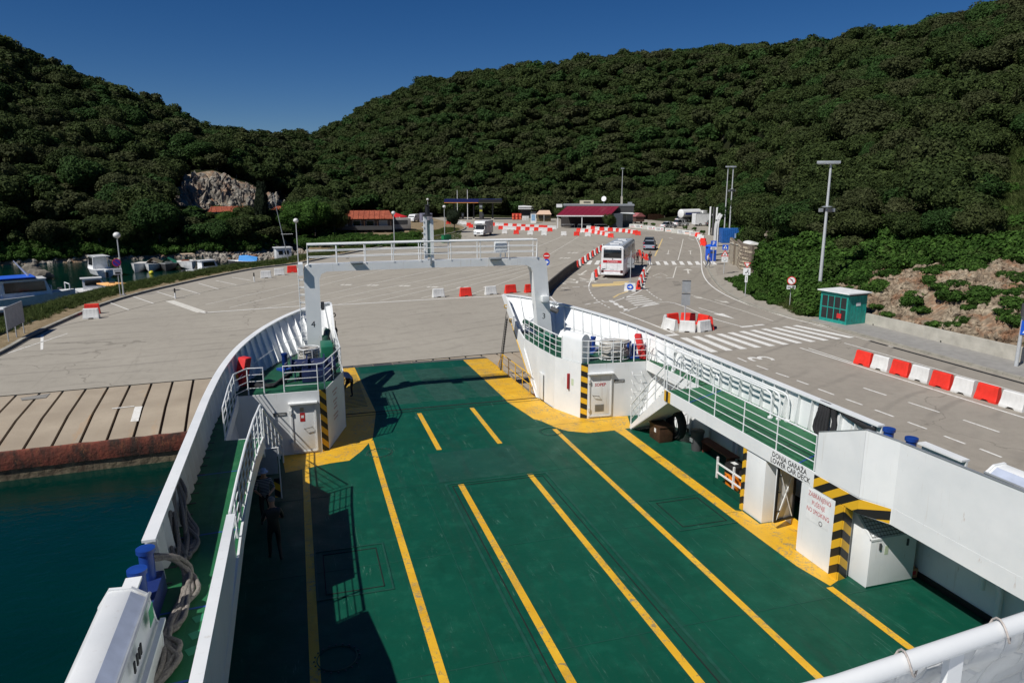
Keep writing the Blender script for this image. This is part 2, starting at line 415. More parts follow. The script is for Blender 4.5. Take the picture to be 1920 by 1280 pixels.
def rail(parent, pts, h=1.0, bars=(.33, .66), sp=1.5, mat=None, rt=.026, rb=.014, rp=.020, name='railing', ends=True, lean=(0, 0)):
    mat = mat or WHITE; pts = [Vector(p) for p in pts]; L = Vector((lean[0], lean[1], h))
    top = MB(); tp = [p + L for p in pts]
    if ends: tp2 = [pts[0] + L * .0 + Vector((0, 0, .02))] + tp + [pts[-1] + Vector((0, 0, .02))]
    else: tp2 = tp
    top.tube(tp2, rt, 8); o = top.build(name, mat, parent, smooth=True)
    for b in bars: MB().tube([p + L * b for p in pts], rb, 6).build('rail_bar', mat, o, smooth=True)
    for i in range(len(pts) - 1):
        a, b = pts[i], pts[i + 1]; n = max(1, round((b - a).length / sp))
        for k in range(0 if i == 0 and not ends else 1 if i == 0 else 0, n + (1 if i == len(pts) - 2 and not ends else 0)):
            p = a + (b - a) * k / n
            MB().tube([p + Vector((0, 0, .003)), p + L * .985], rp, 6).build('post', mat, o, smooth=True)
    return o
def ears(poly):
    """triangulate a simple polygon, concave or not (ear clipping), counter-clockwise"""
    pts = []
    for p in poly:
        if not pts or (abs(p[0] - pts[-1][0]) + abs(p[1] - pts[-1][1])) > 1e-4: pts.append((p[0], p[1]))
    area = sum(pts[i][0] * pts[(i + 1) % len(pts)][1] - pts[(i + 1) % len(pts)][0] * pts[i][1] for i in range(len(pts)))
    if area < 0: pts = pts[::-1]
    idx = list(range(len(pts))); out = []
    cr = lambda a, b, c: (b[0] - a[0]) * (c[1] - a[1]) - (b[1] - a[1]) * (c[0] - a[0])
    guard = 0
    while len(idx) > 3 and guard < 20000:
        for k in range(len(idx)):
            guard += 1
            i, j, l = idx[k - 1], idx[k], idx[(k + 1) % len(idx)]; a, b, c = pts[i], pts[j], pts[l]
            if cr(a, b, c) <= 1e-9: continue
            if any(cr(a, b, pts[q]) >= -1e-9 and cr(b, c, pts[q]) >= -1e-9 and cr(c, a, pts[q]) >= -1e-9 for q in idx if q not in (i, j, l)): continue
            out.append((i, j, l)); idx.pop(k); break
        else: idx.pop(min(range(len(idx)), key=lambda k: abs(cr(pts[idx[k - 1]], pts[idx[k]], pts[idx[(k + 1) % len(idx)]]))))
    out.append(tuple(idx)); return pts, out
def sheet(name, poly, z, mat, parent=None):
    """flat painted area; poly of (x, y)"""
    pts, tr = ears(poly)
    me = bpy.data.meshes.new(name); me.from_pydata([(p[0], p[1], z) for p in pts], [], tr); me.materials.append(mat); return link(name, me, parent)
def strip(name, pts, w, z, mat, parent=None):
    """painted line of width w along (x, y) points"""
    pts = [Vector(p[:2]) for p in pts]; L = []; Rr = []
    for i, p in enumerate(pts):
        d = (pts[min(i + 1, len(pts) - 1)] - pts[max(i - 1, 0)]).normalized(); n = Vector((-d.y, d.x)) * w / 2
        L.append(p + n); Rr.append(p - n)
    k = len(pts); mb = MB(); mb.add([(p.x, p.y, z) for p in L + Rr], [(k + i, k + i + 1, i + 1, i) for i in range(k - 1)])
    return mb.build(name, mat, parent)
# ================================================================== THE FERRY (its own frame: y towards the bow, x to starboard)
ZU = 2.42; XM = 6.07; WL = -1.9
ferry = thing('car_ferry', 'white car ferry with green car deck, lowered bow ramp and portal gantry', 'ferry')
TOPC = [(9.12, 4, 3.45), (9.12, 20, 3.45), (9.10, 24, 3.45), (8.95, 27, 3.5), (8.62, 29.5, 3.6), (8.17, 31.5, 3.68), (7.62, 33.3, 3.75), (6.85, 35, 3.85), (5.95, 36.5, 3.93), (5.2, 37.3, 3.98), (4.62, 37.6, 4.0)]
BASC = [(9.08, 4), (9.08, 20), (9.05, 23.8), (8.8, 26.5), (8.38, 28.6), (7.8, 30.3), (7.15, 31.9), (6.35, 33.4), (5.55, 34.6), (5.0, 35.2), (4.62, 35.4)]
def cat(tab, n):
    out = []
    for i in range(len(tab) - 1):
        p0 = Vector(tab[max(i - 1, 0)]); p1 = Vector(tab[i]); p2 = Vector(tab[i + 1]); p3 = Vector(tab[min(i + 2, len(tab) - 1)])
        for k in range(n):
            t = k / n; out.append(.5 * ((2 * p1) + (p2 - p0) * t + (2 * p0 - 5 * p1 + 4 * p2 - p3) * t * t + (3 * p1 - p0 - 3 * p2 + p3) * t ** 3))
    out.append(Vector(tab[-1])); return out
TC = cat(TOPC, 6); BC = cat([(a, b, 0) for a, b in BASC], 6)
def at_y(tab, y):
    for i in range(len(tab) - 1):
        if tab[i].y <= y <= tab[i + 1].y:
            t = (y - tab[i].y) / max(1e-6, tab[i + 1].y - tab[i].y); return tab[i].lerp(tab[i + 1], t)
    return tab[-1]
def sidepts(s, y0):
    """top and base curve of the bulwark on side s, starting at y0"""
    T = [p for p in TC if p.y > y0 + .05]; T = [at_y(TC, y0)] + T
    idx = [i for i, p in enumerate(TC) if p.y > y0 + .05]; B = [at_y(BC, y0)] + [BC[i] for i in idx]
    return [Vector((XM + s * p.x, p.y, p.z)) for p in T], [Vector((XM + s * p.x, p.y, ZU)) for p in B]
for s, y0, nm in ((-1, 13.75, 'port'), (1, 15.15, 'starboard')):
    # hull side: full length
    T, B = sidepts(s, 4); n = len(B); mb = MB()
    rows = []
    for i in range(n):
        k = max(0., min(1., (B[i].y - 23.8) / 11.6)); b = B[i]
        m0 = Vector((XM + (b.x - XM) * (1 - .03 * k), b.y - 4.0 * k, 0)); w0 = Vector((XM + (b.x - XM) * (1 - .10 * k), b.y - 5.6 * k, -2.7))
        rows.append((b, m0, w0))
    vs = [p for r in rows for p in r]; fs = []
    for i in range(n - 1):
        for j in range(2): a = i * 3 + j; fs.append((a, a + 3, a + 4, a + 1))
    mb.add(vs, fs)
    hull = mb.build('hull_side', M('hull_white', (.74, .75, .75), .4), ferry, smooth=True)
    st = [Vector((XM + s * 9.12, 4, WL - .1)), ]
    # bulwark plating
    T, B = sidepts(s, y0); n = len(T); mb = MB(); t = .045
    rings = []
    for i in range(n):
        d = (T[min(i + 1, n - 1)] - T[max(i - 1, 0)]); d.z = 0; d.normalize(); o = Vector((d.y, -d.x, 0)) * s * t
        rings.append([B[i], T[i], T[i] - o, B[i] - o])
    mb.loft(rings); bul = mb.build('bulwark', WHITE, ferry, smooth=True)
    # cap rail
    mb = MB(); rings = []
    for i in range(n):
        d = (T[min(i + 1, n - 1)] - T[max(i - 1, 0)]); d.z = 0; d.normalize(); o = Vector((d.y, -d.x, 0)) * s
        c = T[i] + Vector((0, 0, .003)); z = Vector((0, 0, .05))
        rings.append([c + o * .05, c - o * .19, c - o * .19 + z, c + o * .05 + z])
    mb.loft(rings); mb.build('cap_rail', WHITE, bul, smooth=True)
    # stiffener brackets
    L = 0; nxt = .25; acc = []
    for i in range(1, n):
        seg = (B[i] - B[i - 1]).length
        while nxt <= L + seg:
            f = (nxt - L) / seg; acc.append((B[i - 1].lerp(B[i], f), T[i - 1].lerp(T[i], f), (B[i] - B[i - 1]).normalized())); nxt += .62
        L += seg
    for b, tp, d in acc:
        o = Vector((-d.y, d.x, 0)) * s; h = d * .012     # inboard direction
        b2 = b + o * .03; t2 = tp + o * .03
        wb, wt = (.28, .12) if b.y < 26 or s > 0 else (.22, .10)
        zt = Vector((0, 0, -.01)); lift = Vector((0, 0, .12))
        pr = [b2 + Vector((0, 0, .01)), b2 + o * .10 + Vector((0, 0, .01)), b2 + o * wb * .62 + lift, t2 + o * wt + zt, t2 + zt]
        mm = MB(); k = len(pr); mm.add([p - h for p in pr] + [p + h for p in pr], [list(range(k))[::-1], list(range(k, 2 * k))] + [(i, (i + 1) % k, k + (i + 1) % k, k + i) for i in range(k)])
        mm.build('stiffener', WHITE, bul)
        MB().cbox((b2.x + o.x * .14, b2.y + o.y * .14, ZU + .012), (.26, .05, .012), math.atan2(o.y, o.x)).build('foot_shade_mark', DKG, bul)  # dark strip painted for the shadow and deck-paint gap at each stiffener
    if s == -1: MB().tube([B[i] .lerp(T[i], .45) + Vector((.32, -.1, 0)) for i in range(n) if 27 < B[i].y < 34.6], .013, 6).build('bar', WHITE, bul)
    else: MB().tube([B[i].lerp(T[i], .45) + Vector((-.32, -.1, 0)) for i in range(n) if 26.5 < B[i].y < 34.6], .013, 6).build('bar', WHITE, bul)
    # bow post plate closing the flare, aft face of the tip
    xt = XM + s * 4.62
    mb = MB(); mb.prism([(31.4, 0), (37.6, 4.03), (36.75, 4.05), (34.3, 2.62), (33.5, ZU - .002), (33.5, ZU - .5), (31.5, .3)], xt - s * .0, xt - s * .09, 'x')
    mb.build('bow_post_plate', WHITE, ferry)
    for yy, zz in ((36.55, 3.55), (35.6, 2.95)):
        MB().tube([(xt - s * .09, yy, zz + .08), (xt - s * .19, yy, zz + .08), (xt - s * .22, yy, zz), (xt - s * .19, yy, zz - .08), (xt - s * .09, yy, zz - .08)], .03, 6).build('rope_eye', M('brass_eye', (.45, .27, .03), .4) if s == 1 else BLK, ferry, smooth=True)
    # small bulwark stub and mooring posts aft of the gap
    y1 = y0 - 1.35; xo = XM + s * 9.12
    MB().box(min(xo - s * .05, xo), y1 - 1.3, ZU, max(xo - s * .05, xo), y1, 3.45).build('bulwark_stub', WHITE, ferry)
    MB().box(min(xo - s * .2, xo + s * .05), y1 - 1.3, 3.452, max(xo - s * .2, xo + s * .05), y1, 3.50).build('cap_rail', WHITE, ferry)
# ---- car deck plating and painted zones
deck = sheet('car_deck', [(-3.0, 2), (15.1, 2), (15.1, 27.45), (10.62, 29.6), (10.62, 31.2), (1.46, 31.2), (1.46, 29.6), (-3.0, 27)], 0, GREEN, ferry)
def P(l, z=0): return [G(u, v, z) for u, v in l]
z1 = .004
yz = sheet('yellow_walkway', [(9.0, 31.18)] + P([(990, 778), (1000, 785), (1016, 789.5), (1046, 803), (1066, 808), (1103, 811.5), (1152, 806.5)]) + [(12.22, 25.2), (12.66, 25.2), (12.66, 26.0), (12.95, 26.0), (13.5, 27.5), (11.5, 27.9), (10.72, 29.6), (10.60, 31.18)], z1, YEL, ferry)
sheet('yellow_walkway', [(12.22, 25.2), (12.66, 25.2), (12.66, 18.0), (12.84, 17.9), (12.84, 15.36), (12.84, 13.7), (12.48, 13.55), (12.3, 14.6), (12.25, 17.5)], z1, YEL, ferry)
sheet('yellow_walkway', [(12.84, 17.0), (13.72, 17.0), (13.72, 15.4), (12.84, 15.4)], z1, YEL, ferry)
sheet('yellow_walkway', [(2.95, 31.18), (2.45, 27.75)] + P([(678, 845), (655, 863), (620, 868), (535, 886)]) + [(-1.0, 27.0), (.74, 26.95), (1.5, 29.6), (1.5, 31.18)], z1, YEL, ferry)
def lane(x, y0, y1, w=.2): return strip('lane_line', [(x, y0 + (y1 - y0) * i / 8) for i in range(9)], w, z1 + .004, YEL, ferry)
lane(-.17, 4, 25.3, .22); lane(2.36, 4, 27.6); lane(4.86, 4, 22.4); lane(7.38, 4, 22.6); lane(9.83, 4, 26.8); lane(12.42, 4, 13.5, .2)
lane(4.78, 25.8, 30.5); lane(7.2, 25.8, 30.6)
sheet('grit_patch', [(4.2, 22.75), (7.75, 22.75), (7.62, 25.5), (4.25, 25.5)], z1, GREENG, ferry)
def hatch(x0, y0, x1, y1, m=.09):
    h = MB(); 
    for (a, b, c, d) in ((x0, y0, x1, y0 + m), (x0, y1 - m, x1, y1), (x0, y0 + m, x0 + m, y1 - m), (x1 - m, y0 + m, x1, y1 - m)): h.box(a, b, .001, c, d, .022)
    o = h.build('deck_hatch', M('hatch_rim', (.006, .06, .04), .6, 0, .3), ferry)
    g = MB(); e = .22
    for (a, b, c, d) in ((x0 + e, y0 + e, x1 - e, y0 + e + .025), (x0 + e, y1 - e - .025, x1 - e, y1 - e), (x0 + e, y0 + e, x0 + e + .025, y1 - e), (x1 - e - .025, y0 + e, x1 - e, y1 - e)): g.box(a, b, .001, c, d, .013)
    g.build('seam', BLKM, o)
hatch(4.33, 6, 8.0, 22.55, .07); hatch(10.3, 17.25, 12.24, 19.4, .045); hatch(-.05, 16.55, 1.85, 19.05, .045)
def manhole(x, y, r=.42):
    o = MB().tube([(x + r * math.cos(a * math.pi / 12), y + r * math.sin(a * math.pi / 12), .012) for a in range(24)], .012, 5, True).build('manhole', M('hatch_rim', (.006, .06, .04)), ferry)
    b = MB()
    for a in range(20): b.cyl((x + (r + .06) * math.cos(a * math.pi / 10), y + (r + .06) * math.sin(a * math.pi / 10), .001), (x + (r + .06) * math.cos(a * math.pi / 10), y + (r + .06) * math.sin(a * math.pi / 10), .022), .022, 6)
    b.build('bolts', DKG, o)
for q in ((2.55, 26.15), (9.6, 26.55), (.3, 14.2), (-.9, 13.2)): manhole(*q)
# shallow weld seams across the deck plates
for y in (8.5, 13.1, 17.9, 22.7, 27.3): MB().box(-2.9, y, .0005, 15.0, y + .02, .006).build('plate_seam', M('hatch_rim', (.006, .06, .04)), ferry)
for x in (3.6, 8.55, 11.2): MB().box(x, 3, .0005, x + .018, 26, .006).build('plate_seam', M('hatch_rim', (.006, .06, .04)), ferry)
# ---- bow ramp
ramp_o = bpy.data.objects.new('r', None)
mb = MB(); mb.prism([(31.28, .0), (40.55, -.23), (40.62, -.285), (31.28, -.22)], 1.55, 10.55, 'x'); rmp = mb.build('bow_ramp', GREENW, ferry)
def rz_(y): return -.23 * (y - 31.28) / 9.27
def rsheet(name, pl, mat, dz=.004):
    mb = MB(); mb.plate([(x, y, rz_(y) + dz) for x, y in pl]); return mb.build(name, mat, rmp)
rsheet('yellow_strip', [(1.56, 31.3), (2.95, 31.3), (2.75, 40.5), (1.56, 40.5)], YEL)
rsheet('yellow_strip', [(9.05, 31.3), (10.54, 31.3), (10.54, 40.5), (9.05, 40.5)], YEL)
rsheet('green_panel', [(2.96, 31.3), (9.04, 31.3), (9.04, 32.1), (2.96, 32.1)], GREEN)
rsheet('green_panel', [(2.96, 38.9), (9.04, 38.9), (9.04, 40.5), (2.96, 40.5)], GREEN)
for x in (5.1, 7.3): rsheet('green_panel', [(x, 32.1), (x + .75, 32.1), (x + .75, 38.9), (x, 38.9)], GREEN)
MB().box(1.5, 31.19, -.05, 10.58, 31.29, .012).build('hinge_gap', BLKM, ferry)
MB().box(1.52, 30.85, .005, 10.56, 30.89, .012).build('plate_seam', BLKM, ferry)
rb = MB()
for k in range(28):
    y = 32.3 + k * .235; rb.box(2.97, y, rz_(y) - .01, 9.03, y + .035, rz_(y) + .016); rb.box(1.57, y, rz_(y) - .01, 2.7, y + .035, rz_(y) + .016)
o = rb.build('grip_bars', M('worn_grip_paint', (.035, .10, .08), .6, 0, .3), rmp); o['kind'] = 'stuff'
for i in range(8):
    x = 1.6 + i * 1.12; MB().prism([(40.5, -.24), (41.15, -.295), (41.15, -.275), (40.5, -.21)], x, x + 1.08, 'x').build('toe_flap', DKG if i in (0, 2) else M('worn_steel', (.10, .10, .09), .6), rmp)
# ramp side rail (yellow) and hoisting chains
def yrail(s):
    x = XM + s * 4.35; pts = [(x, 31.9, rz_(31.9)), (x, 36.8, rz_(36.8))]
    o = rail(rmp, pts, 1.0, (.5,), 1.25, YELP, .024, .018, .022, 'ramp_railing')
    MB().tube([(x, 36.8, rz_(36.8) + 1.0), (x + s * .0, 37.7, rz_(37.7) + .25), (x, 37.75, rz_(37.7))], .022, 6).build('rail_bar', YELP, o)
yrail(1)
for s in (-1, 1):
    x = XM + s * 4.72
    ch = MB(); a = Vector((x, 34.4, 3.2)); b = Vector((x - s * .15, 37.3, -.15)); n = 44
    a = Vector((x - s * .3, 36.1, 3.0)); b = Vector((x - s * .35, 37.2, -.1))
    for k in range(n):
        c = a.lerp(b, (k + .5) / n); ch.cbox(c, (.10 if k % 2 else .03, .03 if k % 2 else .10, .10))
    ch.build('hoist_chain', DKG, ferry)
    MB().tube([(x - s * .28, 36.3, 3.3), (x - s * .33, 37.6, -.1)], .018, 6).build('hoist_wire', DKG, ferry)
    MB().tube([(x - s * .22, 35.9, 3.0), (x - s * .2, 31.9, .15)], .02, 6).build('stay_rod', YELP if s == 1 else DKG, ferry)
# ---- forecastle blocks
def block(walls, top, nm):
    for a, b in walls: MB().wall(a, b, .0, ZU - .08, .05).build('block_wall', WHITE, ferry)
PB = [(-2.95, 26.95), (.48, 26.93), (.72, 27.08), (1.50, 29.57), (1.50, 33.5)]
SB = [(15.05, 27.45), (11.66, 27.72), (11.42, 27.87), (10.80, 29.49), (10.64, 31.5), (10.64, 33.5)]
for L, s in ((PB, -1), (SB, 1)):
    for i in range(len(L) - 1):
        a, b = L[i], L[i + 1]
        strp = (i == 1)
        if b[1] == 33.5:    # side wall with raked stem edge
            MB().prism([(a[1], 0), (31.4, 0), (33.5, 1.34), (35.4, 2.56), (33.5, ZU), (a[1], ZU)], a[0] - .0, a[0] - s * .05 if s == -1 else a[0] + .05, 'x').build('block_wall', WHITE, ferry)
        else: MB().wall(a, b, 0, ZU, .05).build('striped_corner' if strp else 'block_wall', STRIPE if strp else WHITE, ferry)
for s in (-1, 1):
    yb = 26.97 if s < 0 else 27.5
    base = [(XM + s * (p.x - .02), p.y) for p in BC if p.y > yb]; base = [(XM + s * at_y(BC, yb).x, yb)] + base
    inner = [(1.50, 35.2), (1.50, 29.57), (.72, 27.08), (.48, 26.95)] if s < 0 else [(10.64, 35.2), (10.68, 31.5), (10.80, 29.49), (11.42, 27.87), (11.66, 27.74)]
    pl = base + inner
    sheet('forecastle_deck', pl, ZU + .004, M('green_forecastle', (.006, .075, .035), .6, 0, .3, 1.2), ferry)
    sheet('deck_underside', pl, ZU - .10, WHITE, ferry)
# ---- upper side decks
def updeck(pl, inner, nm=''):
    sheet('side_deck', pl, ZU + .004, GREENU, ferry); sheet('deck_underside', pl, ZU - .36, WHITE, ferry)
    for i in range(len(inner) - 1): MB().wall(inner[i], inner[i + 1], ZU - .37, ZU + .06, .05).build('deck_fascia', WHITE, ferry)
PI = [(-1.5, 4), (-1.53, 12), (-1.56, 16), (-1.52, 19), (-1.42, 21), (-1.32, 22.1)]
updeck([(-3.04, 4), *PI, (-2.42, 22.15), (-2.40, 26.95), (-2.8, 26.95), (-3.0, 24)], PI)
SI = [(13.2, 4), (13.2, 12.6), (12.87, 13.3), (12.87, 23.15)]
updeck([(15.14, 4), (15.14, 24), (14.95, 27.5), (14.33, 27.5), (14.33, 23.2), (12.87, 23.2), (12.87, 13.3), (13.2, 12.6), (13.2, 4)], SI)
MB().wall((-2.41, 22.15), (-2.38, 26.93), ZU - .37, ZU + .05, .05).build('deck_fascia', WHITE, ferry)
MB().wall((-1.36, 22.15), (-2.40, 22.15), ZU - .37, ZU + .002, .05).build('deck_fascia', WHITE, ferry)
MB().wall((14.31, 23.2), (14.31, 27.45), ZU - .37, ZU + .05, .05).build('deck_fascia', WHITE, ferry)
MB().wall((12.9, 23.2), (14.3, 23.2), ZU - .37, ZU + .002, .05).build('deck_fascia', WHITE, ferry)
strip('blue_line', [(14.9, 22.6), (13.0, 21.6)], .05, ZU + .009, M('blue_line', (.02, .07, .3)), ferry); strip('blue_line', [(15.0, 16.6), (12.95, 15.7)], .05, ZU + .009, M('blue_line', (.02, .07, .3)), ferry)
for y in (19.6, 16.0, 13.0, 10.9): strip('blue_line', [(-2.98, y - .1), (-1.62, y)], .05, ZU + .009, M('blue_line', (.02, .07, .3)), ferry)
ar = M('pale_green_print', (.03, .22, .11))
for k, y in enumerate((12.75, 12.25, 11.8)): strip('arrow_print', [(-2.15, y - .2), (-1.72, y)], .22, ZU + .01, ar, ferry)
# inner hull walls behind the recesses, posts and pipes
for s, x in ((-1, -2.96), (1, 15.0)):
    MB().wall((x, 4), (x, 27.0 if s < 0 else 27.4), 0, ZU - .38, .04).build('inner_wall', WHITE, ferry)
    MB().box(min(x - s * .05, x - s * .03) - .0, 4, .0, max(x - s * .05, x - s * .03), 26.8, .16).build('skirting', BLK, ferry)
    MB().tube([(x - s * .12, 5, 1.15), (x - s * .12, 13, 1.15)] if s > 0 else [(x + .12, 5, 1.3), (x + .12, 22, 1.3)], .05, 8).build('pipe', WHITE, ferry, smooth=True)
    for y in ((9, 11, 17.6, 18.8, 20.2, 21.6, 23.2, 24.6) if s > 0 else (9, 12, 15, 18, 21, 24)):
        MB().box(min(x - s * .02, x - s * .13), y, .0, max(x - s * .02, x - s * .13), y + .05, ZU - .4).build('frame', WHITE, ferry)
pp = MB(); pp.tube([(14.75, 10.9, .2), (14.75, 10.9, 1.0), (14.75, 11.0, 1.2), (14.75, 11.2, 1.25), (14.75, 11.35, 1.1), (14.75, 11.35, .8)], .07, 10).build('vent_pipe', WHITE, ferry, smooth=True)
for y in (21.3, 20.1, 19.0): MB().tube([(14.86, y, .1), (14.86, y, 1.9)], .05, 8).build('pipe', WHITE, ferry, smooth=True)
# ---- starboard pillar, door opening, no-smoking wall
MB().box(12.90, 17.02, .0, 13.78, 17.97, ZU - .38).build('pillar', WHITE, ferry, bevel=.02)
MB().box(12.86, 17.955, .0, 12.90, 18.10, 2.04).build('striped_edge', STRIPE, ferry)
MB().box(13.72, 16.72, .0, 13.78, 17.02, ZU - .38).build('door_wall', WHITE, ferry)
MB().box(13.72, 15.40, .0, 13.78, 16.72, .22).build('door_sill', YEL, ferry)
MB().box(13.72, 15.40, 1.93, 13.78, 16.72, ZU - .38).build('door_wall', WHITE, ferry)
MB().box(13.79, 15.3, .0, 14.95, 15.36, ZU - .4).build('inner_wall', WHITE, ferry)
MB().box(12.87, 15.33, .0, 13.78, 15.39, ZU - .38).build('door_wall', WHITE, ferry)
MB().box(12.845, 14.06, .0, 12.895, 15.33, ZU - .38).build('door_wall', WHITE, ferry)
for a, b in (((12.87, 14.06), (12.83, 13.72)), ((12.83, 13.72), (13.14, 13.78))): MB().wall(a, b, 0, ZU - .38, .05).build('striped_corner', STRIPE, ferry)
MB().box(13.14, 13.80, 0, 13.20, 14.6, ZU - .38).build('door_wall', WHITE, ferry)
MB().box(13.2, 14.5, 0, 14.95, 14.56, ZU - .4).build('inner_wall', WHITE, ferry)
MB().prism([(12.6, 0), (12.6, 0)], 0, 0) if 0 else None
# striped band over the corner, on the fascia
for a, b in (((12.838, 14.9), (12.838, 13.3)), ((12.838, 13.3), (13.168, 12.62))): MB().wall(a, b, ZU - .36, ZU + .02, .012).build('striped_band', STRIPE, ferry)
# open X-braced door, hinged on the far jamb
dr = MB(); hx, hy = 13.70, 16.70; dd = Vector((-.62, .02, 0)); L0 = .72
def dbx(u0, u1, z0, z1_, t=.03, off=0, mb=None):
    d = Vector((-.985, -.17, 0)); n = Vector((.17, -.985, 0)); p = Vector((hx, hy, 0))
    q = [p + d * u0 + n * (off - t / 2), p + d * u1 + n * (off - t / 2), p + d * u1 + n * (off + t / 2), p + d * u0 + n * (off + t / 2)]
    return (mb or MB()).hexa([(a.x, a.y, z0) for a in q] + [(a.x, a.y, z1_) for a in q])
door = dbx(.0, .76, .25, 1.98).build('lower_deck_door', WHITE, ferry, bevel=.01)
fr = MB()
for a in ((0, .76, .25, .31), (0, .76, 1.92, 1.98), (0, .05, .31, 1.92), (.71, .76, .31, 1.92)): dbx(*a, .05, .05, fr)
fr.build('door_rim', BLK, door)
d = Vector((-.985, -.17, 0)); n = Vector((.17, -.985, 0)); p = Vector((hx, hy, 0)) + n * .06
for u0, z0, u1, z1_ in ((.06, .33, .70, 1.9), (.70, .33, .06, 1.9)): MB().tube([p + d * u0 + Vector((0, 0, z0)), p + d * u1 + Vector((0, 0, z1_))], .018, 6).build('brace', WHITE, door)
for z in (.6, 1.2, 1.7): MB().cbox(p + d * .66 + Vector((0, 0, z)), (.12, .03, .03)).build('handle', DKG, door)
for s_, z_, yc in (('DONJA GARAŽA', 2.352, 15.95), ('LOWER CAR DECK', 2.165, 15.90)):
    text('lettering', s_, .215, TXK, ferry, (12.838, yc, z_), (0, -1, 0), (0, 0, 1), .92, .002)
sg = MB().box(12.836, 14.22, 1.12, 12.843, 15.08, 1.98).build('no_smoking_board', PAPER, ferry)
for s_, z_, yc in (('ZABRANJENO', 1.86, 14.62), ('PUŠENJE', 1.64, 14.64), ('NO SMOKING', 1.42, 14.64)):
    text('lettering', s_, .185, TXR, sg, (12.833, yc, z_), (0, -1, 0), (0, 0, 1), .74, .0)
MB().tube([(12.833, 14.5 + .06 * math.cos(a * math.pi / 8), 1.2 + .06 * math.sin(a * math.pi / 8)) for a in range(16)], .008, 5, True).build('no_smoking_symbol', TXK, sg)
# ---- starboard parapet (screen beside the stair to the lower deck) and port parapet
sp = [((12.87, 14.9), 3.62), ((12.85, 13.3), 4.22), ((13.2, 12.6), 4.12), ((13.2, 4), 4.28)]
for i in range(3): MB().wall(sp[i][0], sp[i + 1][0], ZU + .06, sp[i][1], .045, sp[i + 1][1]).build('parapet', WHITE, ferry)
pp_ = [((-1.60, 14.55), 3.42), ((-1.54, 12.4), 3.72), ((-1.50, 4), 4.2)]
for i in range(2):
    MB().wall(pp_[i][0], pp_[i + 1][0], ZU + .0, pp_[i][1], .05, pp_[i + 1][1]).build('parapet', WHITE, ferry)
    a = Vector((*pp_[i][0], pp_[i][1] + .002)); b = Vector((*pp_[i + 1][0], pp_[i + 1][1] + .002)); w = Vector((.085, 0, 0)); h = Vector((0, 0, .04))
    MB().hexa([a - w, b - w, b + w, a + w, a - w + h, b - w + h, b + w + h, a + w + h][:8] if 0 else [a - w, a + w, b + w, b - w, a - w + h, a + w + h, b + w + h, b - w + h]).build('cap_rail', WHITE, ferry)
for i in range(3):
    a = Vector((*sp[i][0], sp[i][1] + .002)); b = Vector((*sp[i + 1][0], sp[i + 1][1] + .002)); w = Vector((.035, 0, 0)); h = Vector((0, 0, .015))
    MB().hexa([a - w, a + w, b + w, b - w, a - w + h, a + w + h, b + w + h, b - w + h]).build('cap_rail', GREY, ferry)
# ---- stairs from the car deck to the side decks
def stairs(x0, x1, yt, yf, open_side):
    st = MB().prism([(yt, ZU), (yf, .12), (yf, -.0 + .002), (yf - .14, .002), (yt - .30, ZU - .34), (yt - .30, ZU)], open_side, open_side + .05 * (1 if open_side > 6 else -1), 'x').build('stair_stringer', WHITE, ferry)
    ox = x1 if open_side == x0 else x0
    MB().prism([(yt, ZU), (yf, .12), (yf, .002), (yf - .14, .002), (yt - .30, ZU - .34), (yt - .30, ZU)], ox, ox + .05 * (-1 if open_side > 6 else 1), 'x').build('stair_stringer', WHITE, ferry)
    MB().hexa([(x0, yt - .32, ZU - .37), (x1, yt - .32, ZU - .37), (x1, yf - .16, 0.01), (x0, yf - .16, 0.01), (x0, yt - .30, ZU - .35), (x1, yt - .30, ZU - .35), (x1, yf - .12, .02), (x0, yf - .12, .02)]).build('stair_soffit', WHITE, ferry)
    n = 11
    for k in range(n):
        t = (k + .6) / n; y = yt + (yf - yt) * t; z = ZU * (1 - t)
        MB().box(min(x0, x1) + .05, y - .13, z - .03, max(x0, x1) - .05, y + .13, z).build('tread', GREENU, ferry)
    return st
stairs(12.88, 14.25, 23.2, 26.0, 12.88)
stairs(-1.35, -2.36, 22.15, 25.9, -1.35)
w = .02
for a, b, c, d_ in ((22.86, 23.02, 2.06, BLK), (22.70, 22.86, 2.06, YEL), (23.02, 23.16, 2.06, YEL)): MB().box(12.838, a, c, 12.846, b, ZU + .05).build('hazard_patch', d_, ferry)
rail(ferry, [(12.9, 23.3, ZU), (12.9, 25.95, .12)], .95, (.33, .66), .9)
rail(ferry, [(14.25, 23.3, ZU), (14.25, 25.95, .12)], .95, (.5,), .9)
rail(ferry, [(-1.3, 22.3, ZU - .1), (-.92, 25.8, .12)], .95, (.33, .66), .9)
# side deck rails
rail(ferry, [(12.9, 15.0, ZU + .06), (12.9, 23.1, ZU + .06)], 1.0, (.25, .5, .75), 1.62, rb=.013)
rail(ferry, [(14.33, 23.3, ZU + .05), (14.33, 27.3, ZU + .05)], 1.0, (.33, .66), 1.4)
pr_ = [(-1.62, 14.6, ZU + .04), (-1.60, 16.4, ZU + .04), (-1.55, 18.6, ZU + .04), (-1.46, 20.6, ZU + .04), (-1.34, 22.05, ZU + .04)]
rl = rail(ferry, pr_, 1.02, (.25, .5, .75), .8, rt=.036, rp=.03)
MB().add([(-1.63, 16.2, ZU + .12), (-1.50, 20.4, ZU + .12), (-1.50, 20.4, ZU + .95), (-1.63, 16.2, ZU + .95)], [(0, 1, 2, 3)]).build('banner', M('printed_banner', (.28, .20, .10), .7, 0, .8, 2.2), rl)
rail(ferry, [(-2.42, 22.3, ZU), (-2.44, 24.6, ZU), (-2.40, 26.3, ZU), (-2.0, 27.02, ZU), (-1.45, 27.0, ZU)], 1.0, (.25, .5, .75), .95, rp=.026)
